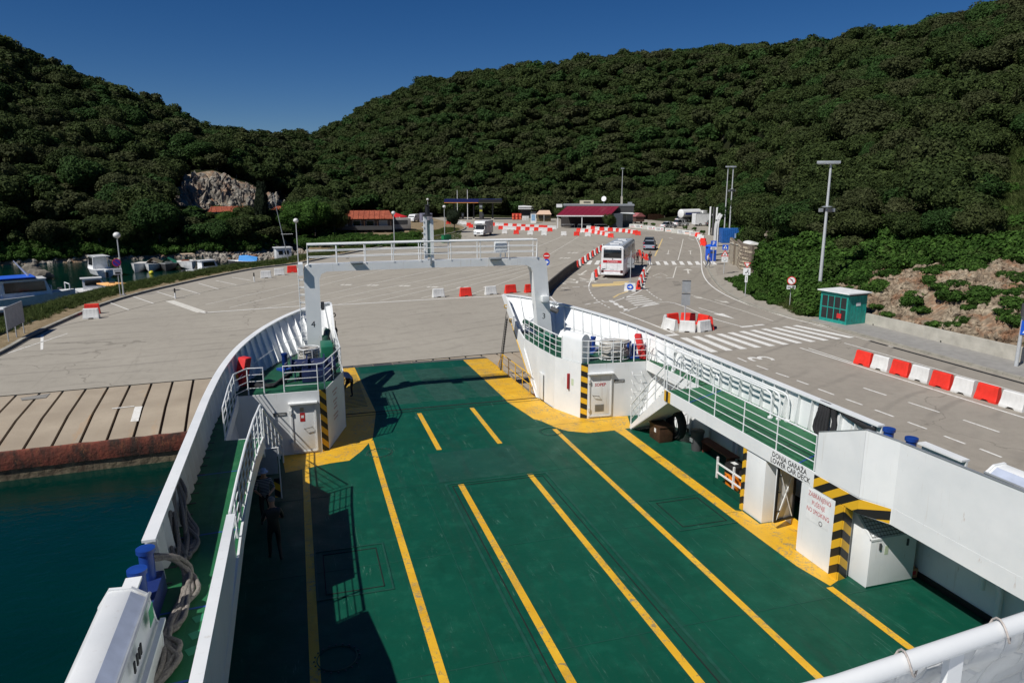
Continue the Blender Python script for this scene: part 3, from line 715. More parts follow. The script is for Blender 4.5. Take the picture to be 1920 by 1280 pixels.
# forecastle rails
rail(ferry, [(-.75, 27.0, ZU), (.46, 26.98, ZU), (.70, 27.12, ZU), (1.46, 29.55, ZU), (1.46, 33.3, ZU)], 1.0, (.25, .5, .75), 1.15, rp=.024)
rail(ferry, [(10.68, 33.6, ZU), (10.70, 31.5, ZU), (10.84, 29.5, ZU), (10.98, 29.1, ZU)], 1.0, (.25, .5, .75), .72)
rail(ferry, [(11.45, 27.92, ZU), (11.68, 27.78, ZU), (12.8, 27.68, ZU), (13.15, 27.65, ZU)], 1.0, (.25, .5, .75), .75)
rail(ferry, [(13.75, 27.6, ZU), (14.35, 27.55, ZU)], 1.0, (.25, .5, .75), .6)
# rounded locker standing on the starboard block edge
a = Vector((10.98, 29.05)); b = Vector((11.42, 27.92)); d = (b - a).normalized(); n = Vector((-d.y, d.x)) * .5; n = n if n.x > 0 else -n
prof = [(0, 0), (.5, 0), (.5, .95), (.46, 1.12), (.36, 1.22), (.25, 1.25), (.14, 1.22), (.04, 1.12), (0, .95)]
rings = [[(q.x + n.x * u / .5 * 1.0, q.y + n.y * u / .5 * 1.0, ZU + z) for u, z in prof] for q in (a, b)]
MB().loft(rings).build('deck_locker', WHITE, ferry, smooth=True)
# ---- doors on the blocks
def block_door(a, b, u0, w_, mirror, words, nm):
    a = Vector((*a, 0)); b = Vector((*b, 0)); d = (b - a).normalized(); n = Vector((d.y, -d.x, 0)); n = n if n.y < 0 else -n
    def bx(u0, u1, z0, z1_, o0, o1):
        q = [a + d * u0 + n * o0, a + d * u1 + n * o0, a + d * u1 + n * o1, a + d * u0 + n * o1]
        return MB().hexa([(p.x, p.y, z0) for p in q] + [(p.x, p.y, z1_) for p in q])
    dr = bx(u0, u0 + w_, .14, 1.90, .026, .06).build(nm, WHITE, ferry, bevel=.012)
    for q in ((u0 - .06, u0, .10, 1.94), (u0 + w_, u0 + w_ + .06, .10, 1.94), (u0, u0 + w_, .08, .13), (u0, u0 + w_, 1.91, 1.96)): bx(*q, .026, .09).build('door_frame', WHITE, dr)
    bx(u0 - .12, u0 + w_ + .12, 1.99, 2.04, .026, .20).build('rain_hood', WHITE, dr)
    for z in (.35, 1.6): bx(u0 - .10, u0 - .02, z, z + .16, .09, .13).build('hinge', WHITE, dr)
    hu = u0 + w_ - .12 if not mirror else u0 + .12
    p0 = a + d * hu + n * .06; 
    MB().tube([p0 + Vector((0, 0, 1.05)), p0 + n * .08 + Vector((0, 0, 1.05)), p0 + n * .08 + d * (-.28 if not mirror else .28) + Vector((0, 0, 1.0)), p0 + d * (-.28 if not mirror else .28) + Vector((0, 0, 1.0))], .014, 6).build('handle', DKG, dr)
    return dr, a, d, n, bx
dr, a, d, n, bx = block_door(PB[0], PB[1], 2.42, .80, False, '', 'port_store_door')
bx(2.70, 2.84, 1.66, 1.82, .062, .066).build('notice', M('beige_notice', (.4, .36, .25)), dr)
o = bx(2.69, 2.87, 1.28, 1.62, .062, .066).build('notice', M('red_notice', (.45, .02, .02)), dr); bx(2.73, 2.83, 1.42, 1.52, .068, .07).build('print', PAPER, o)
o = bx(1.75, 2.22, 1.55, 1.68, .03, .04).build('name_plate', BLK, ferry)
c = a + d * 1.985 + n * .043; text('lettering', 'DO NOT LEAVE CAR\nON CAR RAMP', .05, PAPER, o, (c.x, c.y, 1.615), d, (0, 0, 1)) if 0 else None
for k in (0, 1):
    mm = MB()
    for j in range(9): bu = 1.79 + j * .045; mm_ = bx(bu, bu + .03, 1.575 + k * .05, 1.60 + k * .05, .042, .044); mm.add(mm_.v, mm_.f)
    mm.build('small_print', PAPER, o)
dr, a, d, n, bx = block_door(SB[1], SB[0], .10, .92, True, '', 'oil_spill_store_door')
c = a + d * .56 + n * .064; text('lettering', 'SOPEP', .19, TXR, dr, (c.x, c.y, 1.50), d, (0, 0, 1), .95, .004)
bx(.33, .75, .30, .62, .062, .068).build('vent_grille', GREY, dr)
for k in range(6): bx(.35, .73, .32 + k * .05, .34 + k * .05, .069, .075).build('slat', DKG, dr)
o = bx(1.20, 1.66, 1.55, 1.68, .03, .04).build('name_plate', BLK, ferry)
for k in (0, 1):
    mm = MB()
    for j in range(9): bu = 1.23 + j * .045; q = bx(bu, bu + .03, 1.575 + k * .05, 1.60 + k * .05, .042, .044); mm.add(q.v, q.f)
    mm.build('small_print', PAPER, o)
# rungs of the starboard ladder on the block wall
for k in range(5):
    z = .35 + k * .38; p = a + d * (2.0 - k * .0) ; q = a + d * 2.42
    MB().tube([(p.x + n.x * .02, p.y + n.y * .02, z + .12), (p.x + n.x * .2, p.y + n.y * .2, z), (q.x + n.x * .2, q.y + n.y * .2, z), (q.x + n.x * .02, q.y + n.y * .02, z + .12)], .014, 6).build('ladder_rung', WHITE, ferry)
# red extinguisher post, notices and small door on the slanted starboard wall
a = Vector((10.80, 29.49, 0)); b = Vector((11.42, 27.87, 0)); d = (b - a).normalized(); n = Vector((d.y, -d.x, 0)); n = n if n.x < 0 else -n
def bx2(u0, u1, z0, z1_, o0, o1):
    q = [a + d * u0 + n * o0, a + d * u1 + n * o0, a + d * u1 + n * o1, a + d * u0 + n * o1]
    return MB().hexa([(p.x, p.y, z0) for p in q] + [(p.x, p.y, z1_) for p in q])
bx2(.95, 1.05, 1.15, 1.85, .03, .12).build('fire_hose_tube', M('red_tube', (.30, .01, .015), .4), ferry, bevel=.01)
bx2(.42, .70, 1.25, 1.62, .027, .031).build('notice', PAPER, ferry); bx2(1.14, 1.28, 1.35, 1.65, .027, .031).build('notice', M('pale_green_notice', (.5, .58, .4)), ferry)
MB().box(10.62, 30.55, .1, 10.585, 31.05, 1.35).build('side_hatch', WHITE, ferry, bevel=.01)
pn = Vector((1.50 - .72, 29.57 - 27.08, 0)).normalized(); nn = Vector((pn.y, -pn.x, 0)); o0 = Vector((.72, 27.08, 0))
for k, (t, w_) in enumerate((('x', 8), ('x', 5), ('x', 7), ('x', 4), ('x', 6), ('x', 8), ('x', 7))):
    mm = MB()
    for j in range(w_):
        u = 1.2 + (j - w_ / 2) * .09; z = 2.0 - k * .15 - (.1 if k > 1 else 0) - (.12 if k > 4 else 0); p = o0 + pn * u + nn * .03; q = o0 + pn * (u + .06) + nn * .03
        mm.add([(p.x, p.y, z), (q.x, q.y, z), (q.x, q.y, z + .07), (p.x, p.y, z + .07)], [(0, 1, 2, 3)])
    mm.build('lettering', M('faded_red_print', (.42, .22, .20)), ferry)
# ---- gantry
GY = 33.5
def boxbar(a, b, w1, w2, mb):   # square section between points in the x-z plane, depth in y
    a = Vector(a); b = Vector(b); d = (b - a).normalized(); n = Vector((d.z, 0, -d.x))
    q = [a - n * w1 / 2, a + n * w1 / 2]; e = [b - n * w1 / 2, b + n * w1 / 2]; y = Vector((0, w2 / 2, 0))
    return mb.hexa([q[0] - y, q[1] - y, q[1] + y, q[0] + y, e[0] - y, e[1] - y, e[1] + y, e[0] + y])
gl = MB()
outl = [(.22, ZU), (.24, 6.20), (.30, 6.36), (.44, 6.45), (5.9, 6.47), (11.36, 6.45), (11.56, 6.37), (11.66, 6.2), (12.02, ZU), (11.30, ZU), (10.96, 5.75), (10.86, 5.98), (10.62, 6.12), (5.9, 6.14), (1.25, 6.12), (1.0, 6.02), (.90, 5.78), (.86, ZU)]
# concave face: triangulate through bmesh so that the portal opening stays open
def concave(name, outl, d0, d1, mat, parent):
    pts, tr = ears(outl); k = len(pts); mb = MB()
    vs = [(x, d0, z) for x, z in pts] + [(x, d1, z) for x, z in pts]
    mb.add(vs, [t for t in tr] + [tuple(k + q for q in t[::-1]) for t in tr] + [(i, (i + 1) % k, k + (i + 1) % k, k + i) for i in range(k)])
    return mb.build(name, mat, parent)
gan = concave('gantry', outl, GY - .28, GY + .28, WHITE, ferry)
MB().box(.02, GY - .5, 6.0, .22, GY + .5, 6.5).build('ladder_platform', WHITE, gan)
for yy in (GY - .30, GY + .30):
    rail(gan, [(.45, yy, 6.47), (5.5, yy, 6.49), (11.15, yy, 6.47)], .86, (.33, .66), 1.38, rt=.045 if yy < GY else .03, rb=.02, rp=.022, ends=True)
ld = MB()
for k in range(11): z = 2.7 + k * .34; ld.tube([(.22, GY - .2, z), (.02, GY - .2, z), (.02, GY + .15, z), (.22, GY + .15, z)], .018, 6)
ld.tube([(.0, GY - .22, ZU), (.0, GY - .22, 6.3)], .02, 6); ld.build('gantry_ladder', WHITE, gan)
def flood(x, z=6.5):
    o = MB().box(x - .28, GY - .75, z - .02, x + .28, GY - .32, z + .05).build('floodlight', GREY, gan, bevel=.01); MB().box(x - .25, GY - .73, z - .05, x + .25, GY - .36, z - .022).build('lens', DKG, o)
flood(2.55); flood(9.0)
MB().box(9.1, GY - .2, 6.75, 9.7, GY + .1, 7.25).build('equipment_box', WHITE, gan, bevel=.02)
MB().box(9.35, GY - .1, 6.47, 9.42, GY - .05, 6.76).build('bracket', WHITE, gan)
o = MB().cbox((11.55, GY - .42, 4.45), (.34, .3, .3)).build('camera_bracket', WHITE, gan, bevel=.02); MB().cyl((11.85, GY - .5, 3.95), (12.1, GY - .75, 3.85), .13, 10).build('loudspeaker', DKG, gan, smooth=True)
MB().cbox((.98, GY - .1, 4.55), (.14, .3, .34)).build('loudspeaker', DKG, gan)
text('lettering', '4', .40, TXK, gan, (.52, GY - .284, 3.75), (1, 0, 0), (0, 0, 1)); text('lettering', '3', .40, TXK, gan, (11.55, GY - .284, 3.55), (1, 0, 0), (0, 0, 1))
o = MB().box(5.72, GY - .06, 6.47, 5.86, GY + .12, 8.5).build('mast', WHITE, gan); MB().box(6.02, GY - .06, 6.47, 6.16, GY + .12, 8.35).build('mast_leg', WHITE, o)
MB().box(5.86, GY, 6.6, 6.02, GY + .06, 8.3).build('mast_web', M('mast_grey', (.25, .32, .30)), o)
for k in range(6): MB().box(5.62, GY - .09, 6.9 + k * .27, 5.72, GY - .03, 6.94 + k * .27).build('rung', WHITE, o)
MB().lathe([(.22, 0), (.22, .06), (.12, .1), (.10, .45), (.14, .5), (.02, .52)], (5.9, GY, 8.5), 12).build('mast_light', BLK, o, smooth=True)
MB().cyl((5.95, GY - .30, 6.3), (5.95, GY - .30, 6.6), .06).build('bracket', GREY, gan)
# ---- bow fittings
def twin_bollard(x, y, rz, z=ZU, h=.85, r=.14, mat=None, sep=.34):
    mat = mat or BLUE
    o = MB().cbox((x, y, z + .05), (sep * 2 + .5, .55, .1), rz).build('mooring_bollard', mat, ferry, bevel=.02)
    for k in (-1, 1):
        cx, cy = x + k * sep * math.cos(rz), y + k * sep * math.sin(rz)
        MB().lathe([(r, .1), (r, h - .1), (r * 1.2, h - .08), (r * 1.2, h), (.01, h + .01)], (cx, cy, z), 16).build('bollard_post', mat, o, smooth=True)
    return o
twin_bollard(12.75, 30.0, .9, h=.62, r=.11); twin_bollard(14.1, 28.6, 1.5, h=.62, r=.11); twin_bollard(-.75, 30.4, .6, h=.72, r=.11, sep=.0)
def side_bollard(s, y):
    x = XM + s * 9.05
    o = MB().prism([(y - .75, ZU), (y + .75, ZU), (y + .6, 2.9), (y - .6, 2.9)], x - .22, x + .22, 'x').build('bollard_pedestal', M('navy_pedestal', (.005, .02, .12)), ferry)
    for k in (-.38, .38): MB().lathe([(.13, 0), (.13, .50), (.165, .52), (.165, .60), (.01, .61)], (x, y + k, 2.9), 18).build('bollard_post', BLUE, o, smooth=True)
side_bollard(-1, 13.05); side_bollard(1, 14.5)
# windlass on the port forecastle
wn = MB().box(-.1, 28.1, ZU, 1.0, 28.5, ZU + .5).box(-.2, 29.0, ZU, 1.1, 29.3, ZU + .45).build('windlass', NAVY, ferry, bevel=.03)
MB().cyl((-.5, 28.75, ZU + .55), (1.2, 28.75, ZU + .55), .26, 18).build('drum', NAVY, wn, smooth=True)
for x in (-.5, .1, .75, 1.15): MB().cyl((x, 28.75, ZU + .55), (x + .05, 28.75, ZU + .55), .42, 20).build('drum_flange', NAVY, wn, smooth=True)
for x in (-.7, -.35, -.05, .3): MB().tube([(x, 28.4, ZU), (x, 28.4, ZU + .75), (x + .1, 28.4, ZU + .8)], .03, 6).build('lever', NAVY, wn)
g = MB().box(.75, 31.0, ZU, 1.25, 32.4, ZU + .75).build('hydraulic_unit', GRN, ferry, bevel=.05)
MB().cyl((.95, 32.5, ZU + .55), (1.15, 34.4, ZU + .75), .15, 12).build('ram_cylinder', M('dark_green_machine', (.01, .05, .03)), g, smooth=True)
for y in (34.35, 33.75): MB().box(.55, y, ZU + .45, 1.25, y + .18, ZU + .55).build('step', GRN, g)
MB().lathe([(.13, 0), (.13, .55), (.10, .62)], (1.05, 35.1, ZU + .2), 12).build('white_post', WHITE, ferry, smooth=True)
g = MB().box(10.95, 31.6, ZU, 11.5, 32.6, ZU + .5).build('hydraulic_unit', GRN, ferry, bevel=.05)
MB().cyl((11.2, 32.4, ZU + .5), (10.9, 34.3, ZU + .7), .14, 12).build('ram_cylinder', M('dark_green_machine', (.01, .05, .03)), g, smooth=True)
# starboard goose-neck pipes along the bulwark
for k in range(3):
    xs = 14.55 + k * .16; y0 = 25.6 + k * .25; y1_ = 19.3 - k * .22
    MB().tube([(xs, y0, ZU), (xs, y0, ZU + .72), (xs + .02, y0 - .12, ZU + .86), (xs + .03, y0 - .35, ZU + .9), (xs + .1, y1_ + .3, ZU + .9), (xs + .1, y1_ + .08, ZU + .84), (xs + .1, y1_, ZU + .7), (xs + .1, y1_, ZU)], .032, 8).build('vent_pipe', WHITE, ferry, smooth=True)
    for y in (y0, y1_): MB().cyl((xs + (.1 if y == y1_ else 0), y, ZU), (xs + (.1 if y == y1_ else 0), y, ZU + .06), .09, 10).build('pipe_flange', WHITE, ferry, smooth=True)
for k in range(3):
    y = 24.9 - k * 1.2; MB().tube([(14.5, y, ZU), (14.5, y, ZU + .6), (14.5, y - .15, ZU + .7), (14.5, y - .32, ZU + .6), (14.5, y - .32, ZU + .35)], .03, 8).build('vent_pipe', WHITE, ferry, smooth=True)
# lettering on the bulwark cap, upper bridge rail and canvas at the camera's feet
text('lettering', '2', .22, TXK, ferry, (XM - at_y(TC, 24.6).x + .08, 24.6, 3.51), (.2, -1, 0), (1, .2, 0)) if 0 else None
RY = 1.6
r0 = rail(ferry, [(-1.5, RY, 7.4), (13.5, RY + .12, 7.4)], 1.1, (.62, .3), 1.05, rt=.036, rb=.012, rp=.0, name='bridge_rail') if 0 else None
br = MB().tube([(-1.2, RY - .10, 8.5), (1.5, RY - .04, 8.5), (2.4, RY + .05, 8.5), (6.0, RY + .35, 8.5), (12.5, RY + .6, 8.5)], .031, 14).build('bridge_rail', WHITE, ferry, smooth=True)
MB().tube([(-1.2, RY - .13, 8.22), (1.5, RY - .07, 8.22), (2.4, RY + .02, 8.22), (6.0, RY + .32, 8.22), (12.5, RY + .57, 8.22)], .016, 8).build('rail_bar', WHITE, br, smooth=True)
for x in (.3, 1.15, 2.02, 2.9, 3.9):
    y = RY - .04 + (x - 1.5) * .1; MB().prism([(x - .045, 7.4), (x + .045, 7.4), (x + .03, 8.47), (x - .03, 8.47)], y - .012, y + .012, 'y').build('post', WHITE, br)
cv = MB(); nx, nz = 90, 22; vs = []
for i in range(nx + 1):
    for j in range(nz + 1):
        x = .2 + 3.9 * i / nx; z = 7.45 + .98 * j / nz; y = RY + .03 + (x - 1.5) * .1
        y += .035 * noise.noise(Vector((x * 3.2, z * 4, 1))) + .014 * noise.noise(Vector((x * 11, z * 13, 5))) + .02 * math.sin(z * 22 + x * 2) * (j / nz > .8)
        vs.append((x, y + .40 * (1 - j / nz), z))  # lean added so the canvas tilts up and takes more sun
cv.add(vs, [(i * (nz + 1) + j, (i + 1) * (nz + 1) + j, (i + 1) * (nz + 1) + j + 1, i * (nz + 1) + j + 1) for i in range(nx) for j in range(nz)])
cv.build('canvas_dodger', CANVAS, br, smooth=2)
for x in (1.75, 2.2, 2.65): MB().tube([(x + .12 * math.cos(a) * .3 + a * .018, RY - .04 + (x - 1.5) * .1 + .042 * math.cos(a), 8.5 + .042 * math.sin(a)) for a in [k * .5 for k in range(14)]], .004, 5).build('lacing', M('lacing_cord', (.45, .4, .36)), br)
MB().box(-1.2, -3, 7.3, 13.2, 1.75, 7.4).build('bridge_deck', WHITE, ferry); MB().box(-1.0, -3, 0, 13.0, .9, 7.29).build('deckhouse', WHITE, ferry)
# ================================================================== THINGS ABOARD
def wrap_rope(pts, r, n=7):
    """laid rope: a tube with a slight strand ripple"""
    out = []; P_ = [Vector(p) for p in pts]
    for i in range(len(P_) - 1):
        k = max(1, int((P_[i + 1] - P_[i]).length / .09))
        for j in range(k): out.append(P_[i].lerp(P_[i + 1], j / k))
    out.append(P_[-1]); return out, [r * (1.0 + .16 * (i % 2)) for i in range(len(out))]
def smooth_path(pts, n=6): return cat([tuple(p) for p in pts], n)
def rope_heap(name, label, mat, strands, r, group=None):
    o = None
    for s_ in strands:
        p, rr = wrap_rope(smooth_path(s_), r); mb = MB().tube(p, rr, 7)
        if o is None: o = mb.build(name, mat, None, smooth=2)
        else: mb.build('rope_strand', mat, o, smooth=2)
    return tag(o, label, 'rope', group)
rnd = random.Random(3)
# heavy hawsers hanging over the port bulwark
st = []
for k in range(7):
    j = lambda a: rnd.uniform(-a, a)
    y = 16.6 + j(.25)
    st.append([(-2.96 + j(.03), y + .3, 3.48), (-2.82 + j(.06), y + j(.1), 3.1), (-2.72 + j(.1), y - .5 + j(.15), 2.75), (-2.52 + j(.16), y - 1.1 + j(.3), 2.50 + .03 * (k % 3)), (-2.62 + j(.15), y - 1.7 + j(.3), 2.49), (-2.84 + j(.08), y - 1.1, 2.62), (-2.94, y - .35, 3.35)])
rope_heap('hawser', 'thick grey hawser slung over the port bulwark, its loops hanging to the green side deck', ROPE, st, .038)
st = []
for k in range(9):
    a = rnd.uniform(0, 1); j = lambda q: rnd.uniform(-q, q)
    st.append([(-2.98 + j(.1), 13.45 + j(.05), 3.28 + j(.06)), (-2.62 + j(.08), 13.7 + j(.1), 3.12), (-2.42 + j(.1), 13.9 + j(.15), 2.75), (-2.30 + j(.16), 13.4 + j(.2), 2.5 + .05 * (k % 3)), (-2.42 + j(.14), 12.6 + j(.2), 2.49 + .05 * (k % 2)), (-2.5 + j(.12), 11.9 + j(.3), 2.5), (-2.32 + j(.12), 11.4 + j(.25), 2.49 + .04 * (k % 3)), (-2.50 + j(.1), 10.9 + j(.15), 2.5), (-2.62 + j(.05), 11.5, 2.5)])
rope_heap('hawser', 'long grey hawser tangled from the port blue bollards along the green side deck', ROPE, st, .04)
# black rope over starboard bulwark
st = []
for k in range(5):
    j = lambda q: rnd.uniform(-q, q)
    st.append([(15.14, 17.2 + k * .09, 3.5), (15.02, 17.1 + k * .1, 3.2), (14.9, 17.0 + k * .12, 2.62), (14.9, 16.8 + j(.1), 2.52), (14.98, 16.75 + j(.1), 2.9), (15.08, 16.9 + j(.1), 3.42), (15.05, 16.2, 3.36 + j(.05)), (15.03, 15.6 + j(.1), 3.3 + j(.06)), (15.05, 15.3, 3.35)])
rope_heap('hawser', 'black mooring rope looped over the starboard bulwark behind the white screen', ROPEB, st, .05)
# black ropes lying on the port forecastle
st = []
for k in range(5):
    j = lambda q: rnd.uniform(-q, q)
    st.append([(-.4, 28.7 + j(.2), 2.85), (-.9 + j(.2), 28.2 + j(.2), 2.52), (-1.4 + j(.2), 27.9 + j(.2), 2.5), (-2.0 + j(.2), 28.4 + j(.3), 2.5), (-2.3 + j(.1), 28.8 + j(.3), 2.52)])
rope_heap('hawser', 'dark ropes trailing across the port forecastle from the navy windlass', ROPEB, st, .045)
def rope_basket(x, y, rr, h, label, mat, n=9, sx=1.3):
    t = thing('rope_basket', label, 'rope basket', (x, y, ZU), 0, 'rope baskets on the forecastles')
    for z in (.06, h): MB().tube([(rr * sx * math.cos(a * math.pi / 12), rr * math.sin(a * math.pi / 12), z) for a in range(24)], .02, 6, True).build('hoop', WHITE, t, smooth=True)
    for a in range(8):
        q = a * math.pi / 4 + .3; MB().tube([(rr * sx * math.cos(q), rr * math.sin(q), 0), (rr * sx * math.cos(q), rr * math.sin(q), h)], .018, 6).build('upright', WHITE, t, smooth=True)
    c = tag(None or bpy.data.objects.new('x', None), None) if 0 else None
    pts = []
    for i in range(n * 20):
        a = i * 2 * math.pi / 20; f = .80 + .12 * math.sin(i * .37); pts.append((x + rr * sx * f * math.cos(a), y + rr * f * math.sin(a), ZU + .10 + (h * .92) * i / (n * 20) + .02 * math.sin(i * 1.3)))
    o = MB().tube(pts, .055, 7).build('rope_coil', mat, None, smooth=2); tag(o, label.replace('hoop cage', 'rope').split(' holding')[0] + ' coiled inside it', 'rope'); return t, o
t, o = rope_basket(13.15, 28.35, .52, .80, 'white hoop cage holding coiled pale rope on the starboard forecastle', ROPEW, 7, 1.35); o['label'] = 'pale rope coiled in the cage on the starboard forecastle'
t, o = rope_basket(.22, 29.9, .40, 1.0, 'white hoop cage holding coiled pale rope on the port forecastle', ROPEW, 9, 1.1); o['label'] = 'pale rope coiled in the cage at the foot of gantry leg 4'
def red_bag(x, y, rz, lean, label):
    o = MB().hexa([(-.22, -.14, .05), (.22, -.14, .05), (.22, .14, .05), (-.22, .14, .05), (-.24, -.12 + lean, 1.1), (.24, -.12 + lean, 1.1), (.24, .16 + lean, 1.1), (-.24, .16 + lean, 1.1)]).build('hose_bag', RED, None, bevel=.04, loc=(x, y, ZU), rz=rz)
    tag(o, label, 'hose bag', 'red hose bags on the bulwarks'); MB().box(-.05, -.16, .35, .09, -.145, .5).build('emblem', YELP, o); return o
red_bag(14.35, 27.9, 1.0, -.35 + .6, 'red canvas hose bag leaning on the starboard bulwark above the stairs')
red_bag(-2.35, 28.3, -.9, .25, 'red canvas hose bag hung inside the port bulwark near the windlass')
# ---- under the starboard side deck
def wood_box():
    t = MB().box(13.22, 24.05, .0, 13.8, 24.9, .60).build('wooden_box', BROWN, None, bevel=.015); tag(t, 'brown wooden box with a white tag, standing by the tyre', 'box')
    MB().box(13.212, 24.36, .34, 13.218, 24.5, .5).build('paper_tag', PAPER, t); MB().box(13.2, 24.03, .6, 13.82, 24.92, .64).build('lid', BROWN, t); return t
wood_box()
t = MB().tube([(14.1, 24.35 + .48 * math.cos(a * math.pi / 16), .62 + .48 * math.sin(a * math.pi / 16)) for a in range(32)], .17, 10, True).build('truck_tyre', RUB, None, smooth=True); tag(t, 'big black truck tyre standing upright under the starboard stair', 'tyre')
for r_ in (.42, .55): MB().tube([(13.94, 24.35 + r_ * math.cos(a * math.pi / 16), .62 + r_ * math.sin(a * math.pi / 16)) for a in range(32)], .012, 5, True).build('sidewall_ring', DKG, t)
t = MB().lathe([(.20, 0), (.25, .70), (.27, .72), (.27, .78), (.24, .80)], (14.25, 23.0, 0), 18).build('waste_bin', DKG, None, smooth=True); tag(t, 'black waste bin with a grey label under the side deck', 'bin')
MB().box(14.0, 22.9, .35, 13.985, 23.1, .5).build('label_sticker', GREY, t)
t = MB().box(14.3, 20.9, .40, 14.72, 23.0, .45).build('bench', M('red_brown_wood', (.14, .035, .02), .6), None); tag(t, 'long red-brown bench under the starboard side deck', 'bench')
for y in (21.1, 22.7): MB().box(14.34, y, 0, 14.68, y + .06, .40).build('leg', M('red_brown_wood', (.14, .035, .02), .6), t)
t = thing('drum_rack', 'white railed rack with green kick plate holding drums beside the pillar', 'rack', (13.15, 19.1, 0))
for y in (-1.05, -.2, .75): MB().box(-.03, y, 0, .03, y + .05, 1.02).build('post', WHITE, t)
for z in (.45, .78): MB().box(-.02, -1.05, z, .02, .8, z + .05).build('bar', WHITE, t)
MB().box(-.05, -1.15, 0, -.02, .9, .28).build('kick_plate', GREEN, t)
for z in (.5, .9): MB().box(.03, -1.0, z, 1.0, -.97, z + .05).build('side_bar', WHITE, t)
dq = [(13.55, 19.5, ORNG, 'orange drum with black lid and lettering, left in the rack'), (13.6, 18.75, ORNG, 'orange drum with black lid, nearest the pillar in the rack'), (14.15, 19.3, BLK, 'black drum at the back of the rack, left'), (14.2, 18.6, BLK, 'black drum at the back of the rack beside the pillar')]
for i, (x, y, m, lb) in enumerate(dq):
    o = MB().lathe([(.25, .0), (.27, .25), (.29, .27), (.29, .31), (.30, .60)], (x, y, .0), 18).build('oil_drum', m, None, smooth=True); tag(o, lb, 'drum', 'drums in the rack')
    MB().lathe([(.31, .60), (.31, .84), (.25, .88), (.08, .89)], (x, y, .0), 18).build('lid', BLK, o, smooth=True); MB().box(x - .09, y - .13, .885, x + .07, y + .1, .895).build('sticker', PAPER, o)
    if i == 0: text('lettering', 'CA', .22, BLK, o, (x - .305, y - .03, .45), (0, -1, 0), (0, 0, 1))
# white cabinet with open sloping lid
t = thing('ventilator_cabinet', 'white steel cabinet with sloping mesh top, standing by the striped pillar', 'cabinet', (13.27, 13.2, 0))
MB().prism([(0, 0), (.75, 0), (.75, 1.80), (.68, 1.80), (0, 1.28)], .0, 1.45, 'x').build('cabinet_body', WHITE, t, bevel=.012)
mn = MB(); 
for i in range(14): u = .06 + i * .095; mn.box(u, .04, 0, u + .012, .66, .006)
for j in range(7): v = .06 + j * .09; mn.box(.05, v, 0, 1.38, v + .012, .006)
ang = math.atan2(.52, .68)
for i in range(len(mn.v)):
    x, y, z = mn.v[i]; mn.v[i] = (x, y * math.cos(ang) * 1.03, 1.285 + y * math.sin(ang) * 1.2 + z + .03)
o = MB().add([(.07, .05, 1.31), (1.38, .05, 1.31), (1.38, .64, 1.77), (.07, .64, 1.77)], [(0, 1, 2, 3)]).build('mesh_top', BLK, t); mn.build('wire_mesh', M('mesh_grey', (.14, .14, .14)), o)
for a_ in ((.0, .0, .055, .70), (1.39, .0, 1.45, .70)):
    MB().hexa([(a_[0], 0, 1.28), (a_[2], 0, 1.28), (a_[2], .68, 1.80), (a_[0], .68, 1.80), (a_[0], 0, 1.33), (a_[2], 0, 1.33), (a_[2], .68, 1.85), (a_[0], .68, 1.85)]).build('rim', WHITE, t)
MB().box(0, -.01, 1.28, 1.45, .05, 1.33).build('rim', WHITE, t)
o = MB().hexa([(.25, .35, 1.72), (.95, .30, 1.72), (1.05, .72, 1.95), (.45, .74, 1.95), (.25, .35, 1.74), (.95, .30, 1.74), (1.05, .72, 1.97), (.45, .74, 1.97)]).build('inner_flap', WHITE, t)
MB().hexa([(.42, .42, 1.77), (.85, .40, 1.77), (.92, .66, 1.91), (.55, .67, 1.91), (.42, .42, 1.79), (.85, .40, 1.79), (.92, .66, 1.93), (.55, .67, 1.93)]).build('red_label', M('red_tube', (.30, .01, .015)), o)
MB().box(-.02, .70, 1.80, 1.47, .76, 1.92).build('hinge_strip', WHITE, t)
MB().box(.45, -.005, .86, .56, -.001, 1.1).build('notice', M('pale_green_notice', (.5, .58, .4)), t)
for x in (.26, 1.12): MB().box(x, -.03, 1.02, x + .05, -.001, 1.2).build('latch', DKG, t)
MB().box(-.01, -.012, .0, 1.46, .0, .04).build('base_strip', GREEN, t)
t = MB().box(14.72, 13.25, .002, 14.93, 13.6, .26).build('cardboard_box', CARD, None); tag(t, 'small cardboard box on the deck beside the white cabinet', 'box'); MB().box(14.74, 13.235, .1, 14.86, 13.248, .2).build('print', TXR, t)
